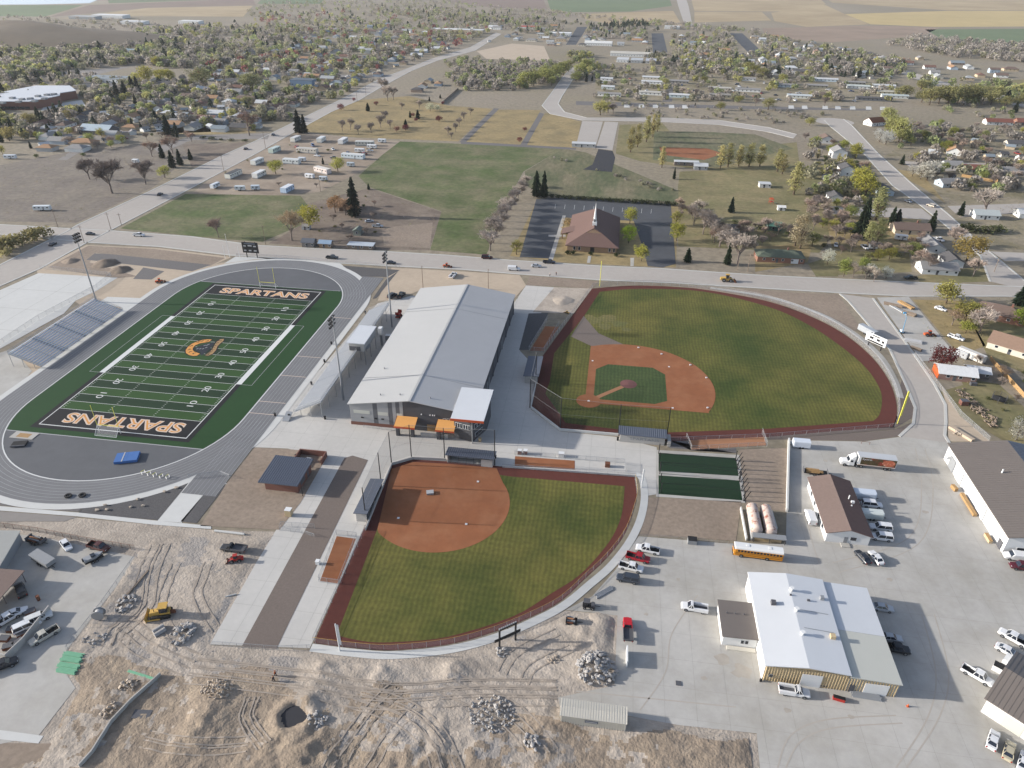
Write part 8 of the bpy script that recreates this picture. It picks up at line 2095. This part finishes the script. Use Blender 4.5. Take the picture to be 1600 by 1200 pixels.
# goal posts on the football field
def goal(y, s, lab):
    t = thing('goal_post', lab, 'goal post', (CX, y, LV * 10), 0)
    for x in (-3.56, 3.56): MB().cyl(x, 0, 0, 2.6, .09, 8).build('goal_upright', 'white_paint', t); MB().cyl(x, 0, 2.6, 9.6, .08, 8).build('upright', 'yellow_pole', t); MB().tube((x, 0, 2.5), (x, s * 2.2, .05), .06, n=6).build('back_stay', 'white_paint', t)
    MB().tube((-3.56, 0, 2.6), (3.56, 0, 2.6), .1, n=8).build('crossbar', 'yellow_pole', t); MB().tube((-3.56, s * 2.2, .06), (3.56, s * 2.2, .06), .06, n=6).build('ground_bar', 'white_paint', t)
    MB().quad((-3.5, .0, 2.4), (3.5, 0, 2.4), (3.5, s * 2.1, .1), (-3.5, s * 2.1, .1)).build('net', 'net_white', t)
goal(FY0 - 10.0, -1, 'goal frame with yellow uprights at the near end zone'); goal(FY1 + 10.0, 1, 'goal frame with pale uprights at the far end zone')
# track furniture
a, b = G(200, 717); t = thing('vault_mat', 'blue vault landing mat in the lower track bend', 'landing mat', (a, b, LV * 8), .35)
MB().box(-3.2, -2.2, 0, 0, 2.2, .8).build('pad', 'blue_mat', t); MB().box(.04, -2.2, 0, 3.0, 2.2, .8).build('pad', 'blue_mat', t); MB().box(-1.2, -2.3, .8, -.9, 2.3, .84).build('strap', 'line_pale', t)
a, b = G(38, 681); t = thing('throwing_pad', 'pale throwing pad with orange markings beside the turf', 'landing pad', (a, b, LV * 8), .0); MB().box(-3.8, -1.6, 0, 3.8, 1.6, .1).build('slab', 'concrete', t); MB().box(-2, -1.0, .1, 2, 1.0, .11).build('marking', 'wood', t)
a, b = G(31, 695); t = thing('roll_cover', 'dark rolled cover in the lower left track bend', 'cover', (a, b, LV * 8), .3); MB().box(-2, -1.2, 0, 2, 1.2, .5).build('cover', 'rubber', t); MB().tube((-2, -1.3, .4), (2, -1.3, .4), .25, n=8).build('roll', 'steel_dark', t)
for k, (x, y) in enumerate(((107, 776), (129, 775))):
    a, b = G(x, y); t = thing('tractor_tyre', ('left', 'right')[k] + ' of two black tyres on the near track bend', 'tyre', (a, b, LV * 9), k); 
    mb = MB(); n = 16
    for i in range(n):
        a0, a1 = 2 * PI * i / n, 2 * PI * (i + 1) / n
        ring = lambda an: [((.5) * math.cos(an), .5 * math.sin(an), 0), (.9 * math.cos(an), .9 * math.sin(an), 0), (.95 * math.cos(an), .95 * math.sin(an), .4), (.5 * math.cos(an), .5 * math.sin(an), .4)]
        A_, B_ = ring(a0), ring(a1); mb.add(A_ + B_, [(0, 1, 5, 4), (1, 2, 6, 5), (2, 3, 7, 6), (3, 0, 4, 7)])
    mb.build('tread', 'rubber', t)
g = 'hurdles on the track'
for k, (x, y) in enumerate(((224, 740), (233, 742), (242, 744), (252, 746), (262, 747))):
    a, b = G(x, y); t = thing('hurdle', 'white and yellow hurdle in the row on the near track bend', 'hurdle', (a, b, LV * 9), 1.2, g)
    MB().box(-.6, -.03, .85, .6, .03, .95).build('bar', 'yellow_pole', t); [MB().box(s * .5 - .02, -.35, 0, s * .5 + .02, .02, .9).build('leg', 'white_paint', t) for s in (-1, 1)]
# bins, boxes and small equipment
def bin_(px, py, lab, m='black_metal', r=.35, h=1.0, cat='bin'):
    a, b = G(px, py); t = thing('litter_bin', lab, cat, (a, b, LV * 4)); MB().cyl(0, 0, 0, h, r * .85, 10, r).build('drum', m, t); MB().cyl(0, 0, h, h + .08, r * 1.05, 10).build('rim', m, t)
for x, y, l in ((452, 652, 'at the near ramp of the home bleachers'), (508, 655, 'under the near end of the home bleachers'), (518, 538, 'on the walk below the press box'), (525, 563, 'on the deck right of the near mast'), (507, 566, 'at the mid steps of the home bleachers'), (487, 601, 'on the walk in the near half of the home bleachers'), (571, 490, 'at the far end of the home bleachers walk'), (430, 650, 'on the track edge left of the home bleachers'), (965, 688, 'at the left end of the block-walled dugout'), (774, 716, 'at the right end of the ribbed dugout'), (463, 801 - 86, 'beside the concession wall')):
    bin_(x, y, 'black bin ' + l)
bin_(61, 938, 'rusty barrel alone in the shade of the left yard', 'rust', .4, 1.3, 'barrel')
bin_(750, 690, 'tan barrel at the foot of the entry tower', 'siding_tan', .5, 1.2, 'barrel')
def hauler(px, py, rz, lab, name, L_, load):
    """a wheeled trailer or cart and what it is built to carry"""
    a, b = G(px, py, .5); t = thing(name, lab, name.replace('_', ' '), (a, b, .06), rz); W = 2.1 if L_ > 3 else 1.5
    MB().box(-L_ / 2, -W / 2, .5, L_ / 2, W / 2, .65).build('deck', 'black_metal', t); MB().box(L_ / 2, -.06, .5, L_ / 2 + 1.2, .06, .6).build('drawbar', 'black_metal', t)
    ty, ri = wheel_meshes(.36)
    for x in ((-.45, .45) if L_ > 3 else (-.9, .9)):
        for s in (-1, 1): w = link('wheel', ty, t, (x, s * (W / 2 + .14), .36)); link('rim', ri, w)
    if load == 'dump':
        for s in (-1, 1): MB().add([(-L_ / 2, s * 1.0, .66), (L_ / 2, s * 1.0, .66), (L_ / 2 + .3, s * 1.2, 2.0), (-L_ / 2 - .2, s * 1.2, 2.0)], [(0, 1, 2, 3)]).build('side_wall', 'steel_grey', t)
        MB().quad((L_ / 2, -1, .66), (L_ / 2, 1, .66), (L_ / 2 + .3, 1.2, 2.0), (L_ / 2 + .3, -1.2, 2.0)).build('front_wall', 'steel_grey', t); MB().slab([(-L_ / 2 - .2, -1.2, 2.02), (L_ / 2 + .3, -1.2, 2.02), (L_ / 2 + .3, 1.2, 2.12), (-L_ / 2 - .2, 1.2, 2.12)], .06).build('tarpaulin', 'steel_grey', t)
    elif load == 'boat':
        MB().loft([[(x, -w, .75 + k), (x, 0, .68 + k), (x, w, .75 + k), (x, w * 1.1, 1.4), (x, -w * 1.1, 1.4)] for x, w, k in ((-2, .7, 0), (.5, .75, 0), (1.6, .45, .2), (2.3, .06, .5))]).build('hull', 'galvanised', t); MB().box(-.4, -.55, 1.41, .6, .55, 1.75).build('windscreen', 'glass', t); MB().box(-2.3, -.2, .9, -2.02, .2, 1.8).build('outboard_motor', 'black_metal', t)
    elif load == 'cart':
        for x in (-1.2, .2): [MB().cyl(x, s * .65, .65, 1.9, .04, 6).build('cage_post', 'black_metal', t) for s in (-1, 1)]
        MB().box(-1.25, -.7, 1.9, .25, .7, 1.96).build('canopy', 'steel_dark', t); MB().box(-.8, -.55, .65, -.2, .55, 1.1).build('seat', 'rubber', t); MB().box(.5, -.6, .65, 1.35, .6, 1.05).build('bonnet', 'steel_dark', t)
    else:
        for k in range(5): MB().box(-L_ * .4, -.8 + k * .34, .66, L_ * (.3 if k % 2 else .15), -.5 + k * .34, .9 + .25 * (k % 3)).build('load_piece', 'wood' if load == 'timber' else ('rust', 'steel_grey', 'clay_pale')[k % 3], t)
        [MB().box(x, -W / 2, .65, x + .08, W / 2, 1.5).build('end_rack', 'steel_dark', t) for x in (-L_ / 2, L_ / 2 - .1)]
def crate(px, py, lab, l=1.6, w=1.2, h=1.4, m='white_paint', rz=0, name='storage_box', lid='white_paint'):
    a, b = G(px, py); t = thing(name, lab, name.replace('_', ' '), (a, b, .06), rz); MB().box(-l / 2, -w / 2, 0, l / 2, w / 2, h).build('box', m, t); MB().box(-l / 2 - .04, -w / 2 - .04, h, l / 2 + .04, w / 2 + .04, h + .08).build('lid', lid, t)
crate(452, 805, 'tan locker with white top beside the left walk', 1.6, 1.4, 2.0, 'siding_tan'); crate(812, 709, 'left of two dark crates with white tops on the plaza', 1.1, 1.1, 1.3, 'brick'); crate(821, 709, 'right of two dark crates with white tops on the plaza', 1.1, 1.1, 1.3, 'brick'); crate(877, 713, 'white tank on the plaza bullpen fence', 1.6, 1.2, 1.2)
crate(949, 729, 'dark red cart near the softball right corner', 1.4, 1.2, 1.2, 'rust', 0, 'cart', 'rust'); crate(608, 531, 'white utility cabinet beside the field house roof edge', 2.4, 1.6, 2.0, 'galvanised', 0, 'utility_cabinet'); crate(1081, 848, 'grey dumpster on the yard edge below the soil verge', 2.2, 1.6, 1.3, 'steel_grey', 0, 'dumpster', 'rubber'); crate(1558, 1047, 'white dumpster with black lid between pickup and garage', 1.9, 1.6, 1.4, 'white_paint', -.6, 'dumpster', 'rubber')
crate(497, 881, 'white bucket stand beside the clay bullpen', .9, .9, 1.0); crate(1060, 1068, 'dark square drain cover on the service yard', 1.0, 1.0, .02, 'steel_dark', 0, 'drain_cover', 'steel_dark')
hauler(920, 946, 0, 'dark utility cart beside the silver poles', 'utility_cart', 2.8, 'cart'); hauler(893, 971, 0, 'dark generator trailer on the dirt behind the softball fence', 'generator', 2.6, 'gear'); crate(1310, 1094, 'red post digger attachment in front of the workshop', 2.2, .7, .8, 'red_machine', -.2, 'attachment', 'black_metal')
crate(222, 1117, 'flat dark steel plates on the shaded dirt', 3.4, 1.8, .12, 'steel_dark', .1, 'steel_plates', 'steel_dark'); hauler(68, 877, -.35, 'grey dump trailer in the left yard', 'dump_trailer', 6.4, 'dump'); hauler(57, 845, -.15, 'flat pale trailer with gear at the top of the left yard', 'flat_trailer', 4.6, 'gear'); hauler(146, 873, .9, 'small grey boat on a trailer in the left yard', 'boat_trailer', 4.2, 'boat')
hauler(1274, 738, -.05, 'dark flatbed trailer loaded with timber beside the office', 'loaded_trailer', 6.6, 'timber'); crate(1490, 760 + 5, 'timber pallet leaning at the warehouse wall', .9, 2.0, 1.0, 'wood', .2, 'pallet_stack', 'wood'); crate(1512, 790, 'long low timber stack along the warehouse wall', .9, 9.0, .7, 'wood', .0, 'timber_stack', 'wood'); crate(1543, 843, 'pale timber stack at the near warehouse door', .8, 3.0, .8, 'siding_tan', .0, 'timber_stack', 'wood')
crate(1505, 632, 'dark playhouse in the garden right of the drive', 2.4, 1.8, 1.6, 'brick', .1, 'playhouse', 'steel_dark'); crate(1520, 602, 'dark cart in front of the white shelter', 2.0, 1.2, 1.0, 'steel_dark', 0, 'cart', 'steel_dark'); crate(672, 771, 'grey pitching screen on the softball clay', 1.9, 1.4, .5, 'galvanised', .3, 'pitching_screen', 'line_pale')
a, b = G(1296, 706 - 10); t = thing('railing', 'bent steel railing on the service yard near the verge', 'railing', G(1352, 694)); MB().tube((-1.2, 0, .9), (1.2, 0, .9), .05, n=6).build('rail', 'rust', t); [MB().cyl(x, 0, 0, .9, .05, 6).build('post', 'rust', t) for x in (-1.2, 1.2)]
a, b = G(1418, 1104); t = thing('traffic_cone', 'orange cone on open concrete right of the workshop', 'cone', (a, b, .06)); MB().cyl(0, 0, .05, .75, .2, 10, .04).build('cone', 'orange_machine', t); MB().box(-.25, -.25, 0, .25, .25, .05).build('foot', 'orange_machine', t)
# tyres and junk in the left scrap corner
for k, (x, y, rz) in enumerate(((20, 985, .3), (35, 992, .9), (8, 1000, .1), (30, 1006, 1.2), (48, 958, .7), (14, 1012, .5))):
    crate(x, y, 'rusty scrap pile, ' + ('topmost left', 'right of the middle', 'at the left edge', 'lowest right', 'nearest the white suvs', 'lowest left')[k] + ' behind the concrete wall', 2.0, 1.4, .7, 'rust', rz, 'scrap_pile', 'steel_dark')
# trampoline
a, b = G(1560, 626); t = thing('trampoline', 'round trampoline with dark net in the garden at the right', 'trampoline', (a, b, 0)); mb = MB(); mb.prism([(2.2 * math.cos(k * PI / 10), 2.2 * math.sin(k * PI / 10)) for k in range(20)], .8, .9).build('bed', 'rubber', t)
MB().prism([(2.25 * math.cos(k * PI / 10), 2.25 * math.sin(k * PI / 10)) for k in range(20)], .9, 2.5, False).build('net', 'chain_link_dark', t)
for k in range(6): MB().cyl(2.28 * math.cos(k * PI / 3), 2.28 * math.sin(k * PI / 3), 0, 2.6, .06, 6).build('pole', 'steel_dark', t)
# logs
a, b = G(1540, 656); t = thing('firewood_pile', 'long pile of cut logs along the garden fence right of the drive', 'firewood', (0, 0, 0)); lm_ = MB().tube((-.5, 0, .2), (.5, 0, .2), .22, n=7).mesh('log', 'wood_grey')
for k in range(110):
    f = rs_.random(); a, b = G(1498 + f * 56 + rs_.uniform(-7, 7), 612 + f * 52 + rs_.uniform(-7, 7)); o = link('log', lm_, t, (a, b, rs_.uniform(0, .35)), rs_.uniform(0, 3))
wall('garden_fence', 'brown wooden fence between two gardens at the right', [(1546, 562), (1600, 622)], 1.6, .12, 'wood', 'fence'); wall('garden_fence', 'orange wooden fence around the far right garden', [(1502, 276), (1558, 286), (1548, 262)], 1.8, .12, 'wood', 'fence'); wall('soil_bank', 'sandy soil ridge beside the warehouse', [(1484, 668), (1520, 690)], .8, 1.5, 'dirt_tan', 'soil bank'); wall('pasture_wall', 'dark wooden fence along the far park edge', [(690, 163), (716, 140)], 2.0, .3, 'wood_grey', 'fence')
heap(1497, 678, 1.4, 1.2, .8, 14, .4, .8, 'rock_tan', 'sandy boulder beside the school drive bend')
# ---- painted tanks
tk_o = thing('tank_bay', 'pair of painted horizontal tanks between concrete walls beside the bus', 'tank', (*G(1190, 842), 0)); ta, tb_ = G(1190, 842)
mat('tank_paint', (206, 188, 176), .6, var=.2, scale=1.2, alt=(156, 96, 76), altscale=.8, altmix=.58, sharp=.06)
def capsule(x, y0, y1, r, z):
    rg = []
    for y, k in ((y0, .2), (y0 + .25, .8), (y0 + .6, 1), (y1 - .6, 1), (y1 - .25, .8), (y1, .2)): rg.append([(x + r * k * math.cos(i * PI / 8), y, z + r * k * math.sin(i * PI / 8)) for i in range(16)])
    return MB().loft(rg)
x1_, y1_ = G(1181, 838); x2_, y2_ = G(1203, 840); yf = G(1180, 798)[1]
for x in (x1_ - ta, x2_ - ta): capsule(x, 0.3, yf - tb_, 1.45, 1.75).build('tank', 'tank_paint', tk_o, True); [MB().box(x - 1.3, y, 0, x + 1.3, y + .4, .9).build('saddle', 'concrete', tk_o) for y in (1.5, yf - tb_ - 2)]
for p, q in (((1157, 796), (1166, 845)), ((1167, 798), (1174, 845)), ((1205, 802), (1213, 830))):
    A_, B_ = G(*p), G(*q); ribbon(MB((ta, tb_, 0)), [A_, B_], .35, 0, 1.0).build('side_wall', 'concrete_new', tk_o)
MB().box(-2.6, -1.6, 1.6, 5.6, .2, 1.8).build('canopy', 'steel_grey', tk_o); [MB().box(x, -1.5, 0, x + .15, -1.35, 1.6).build('canopy_post', 'steel_dark', tk_o) for x in (-2.4, 1.5, 5.3)]; MB().box(-2, -.9, 0, 4.6, 0, 1.1).build('pump_cabinet', 'siding_tan', tk_o)
# playground
a, b = G(1207, 318); t = thing('playground', 'colourful climbing frame on the sand beside the park lawn', 'playground', (a, b, 0), .3); MB().box(-2, -1, 1.2, 0, 1, 1.35).build('deck', 'red_machine', t); [MB().cyl(x, y, 0, 2.8, .08, 6).build('post', 'orange_machine', t) for x in (-2, 0) for y in (-1, 1)]; MB().slab([(-2.2, -1.2, 2.8), (.2, -1.2, 2.8), (.2, 1.2, 3.3), (-2.2, 1.2, 3.3)], .1).build('roof', 'orange_machine', t); MB().slab([(0, -.4, 1.3), (2.6, -.4, .2), (2.6, .4, .2), (0, .4, 1.3)], .08).build('slide', 'pipe_green', t)
# entrance sign and monument in front of the field house
crate(662 + 17, 683, 'long low white entrance bench wall between the canopies', 8.5, .5, 1.0, 'block_wall', 0, 'bench_wall', 'concrete_new')
fence('rack', 'row of steel bike racks at the left of the field house front', gp([(568, 668), (618, 674)]), 1.0, step=1.5)
# ---- two people walking on the dirt road
def person(px, py, rz, top_, leg, lab, hgt=1.75, phase=.25):
    a, b = G(px, py); t = thing('person', lab, 'person', (a, b, hz(a, b)), rz)
    def skinned(name, pts, edges, rad, m, color=None, sub=1):
        me = bpy.data.meshes.new(name); me.from_pydata(pts, edges, []); o = bpy.data.objects.new(name, me); COL.objects.link(o)
        md = o.modifiers.new('s', 'SKIN'); sv = me.skin_vertices[0].data
        for i, r in enumerate(rad): sv[i].radius = (r, r)
        sv[0].use_root = True
        o.modifiers.new('d', 'SUBSURF').levels = sub
        dg_ = bpy.context.evaluated_depsgraph_get(); m2 = bpy.data.meshes.new_from_object(o.evaluated_get(dg_)); bpy.data.objects.remove(o)
        m2.materials.clear(); m2.materials.append(MATS[m]); return link(name, m2, t, color=color)
    P = phase
    pts = [(0, 0, .95), (0, 0, 1.2), (.02, 0, 1.42), (.03, 0, 1.52), (.04, 0, 1.66), (0, .1, .92), (P * .5, .1, .5), (P * .9 - .05, .1, .09), (P * .9 + .12, .1, .05), (0, -.1, .92), (-P * .35, -.1, .5), (-P * 1.1, -.1, .1), (-P * 1.1 + .16, -.1, .05),
           (.02, .2, 1.4), (-.1, .25, 1.12), (.06, .25, .88), (.1, .25, .8), (.02, -.2, 1.4), (.06, -.25, 1.12), (.2, -.24, .9), (.24, -.24, .82)]
    ed = [(0, 1), (1, 2), (2, 3), (3, 4), (0, 5), (5, 6), (6, 7), (7, 8), (0, 9), (9, 10), (10, 11), (11, 12), (2, 13), (13, 14), (14, 15), (15, 16), (2, 17), (17, 18), (18, 19), (19, 20)]
    rad = [.15, .15, .15, .06, .1, .1, .075, .05, .045, .1, .075, .05, .045, .07, .05, .038, .035, .07, .05, .038, .035]
    b_ = skinned('body', pts, ed, rad, 'skin', None, 2)
    k = 1.12
    skinned('jacket', [pts[i] for i in (0, 1, 2, 13, 14, 15, 17, 18, 19)], [(0, 1), (1, 2), (2, 3), (3, 4), (4, 5), (2, 6), (6, 7), (7, 8)], [.18, .18, .18, .09, .07, .055, .09, .07, .055], 'cloth', top_)
    skinned('trousers', [pts[i] for i in (0, 5, 6, 7, 9, 10, 11)], [(0, 1), (1, 2), (2, 3), (0, 4), (4, 5), (5, 6)], [.17, .125, .1, .075, .125, .1, .075], 'cloth', leg)
    skinned('cap', [(.03, 0, 1.72), (.03, 0, 1.77)], [(0, 1)], [.115, .08], 'cloth', top_)
    [MB().box(x - .08, y - .05, 0, x + .2, y + .05, .1).build('shoe', 'rubber', t) for x, y in ((P * .9 - .02, .1), (-P * 1.1 + .02, -.1))]
person(428, 1065, 2.9, (60, 62, 66), (52, 56, 66), 'person in dark clothes walking nearest on the dirt road')
person(431, 1057, 3.0, (214, 110, 60), (56, 58, 66), 'person in orange vest walking just behind on the dirt road', phase=.18)
for k, (x, y) in enumerate(((859, 432), (869, 430))): person(x, y, 1.0, ((196, 196, 190), (46, 48, 52))[k], (60, 60, 64), 'person in ' + ('pale', 'dark') [k] + ' jacket standing at the kerb opposite the church', phase=.06)
# ================================================================== air
hb = MB().box(-7000, -550, -1.2, 7000, 9000, 131).build('haze', None)
hm_ = bpy.data.materials.new('haze'); hm_.use_nodes = True
for n in list(hm_.node_tree.nodes):
    if n.type == 'BSDF_PRINCIPLED': hm_.node_tree.nodes.remove(n)
pv = hm_.node_tree.nodes.new('ShaderNodeVolumePrincipled'); pv.inputs['Color'].default_value = (.86, .9, .95, 1); pv.inputs['Density'].default_value = .00004; pv.inputs['Anisotropy'].default_value = .25
hm_.node_tree.links.new(pv.outputs[0], hm_.node_tree.nodes['Material Output'].inputs['Volume'])
hb.data.materials.append(hm_); hb['kind'] = 'stuff'
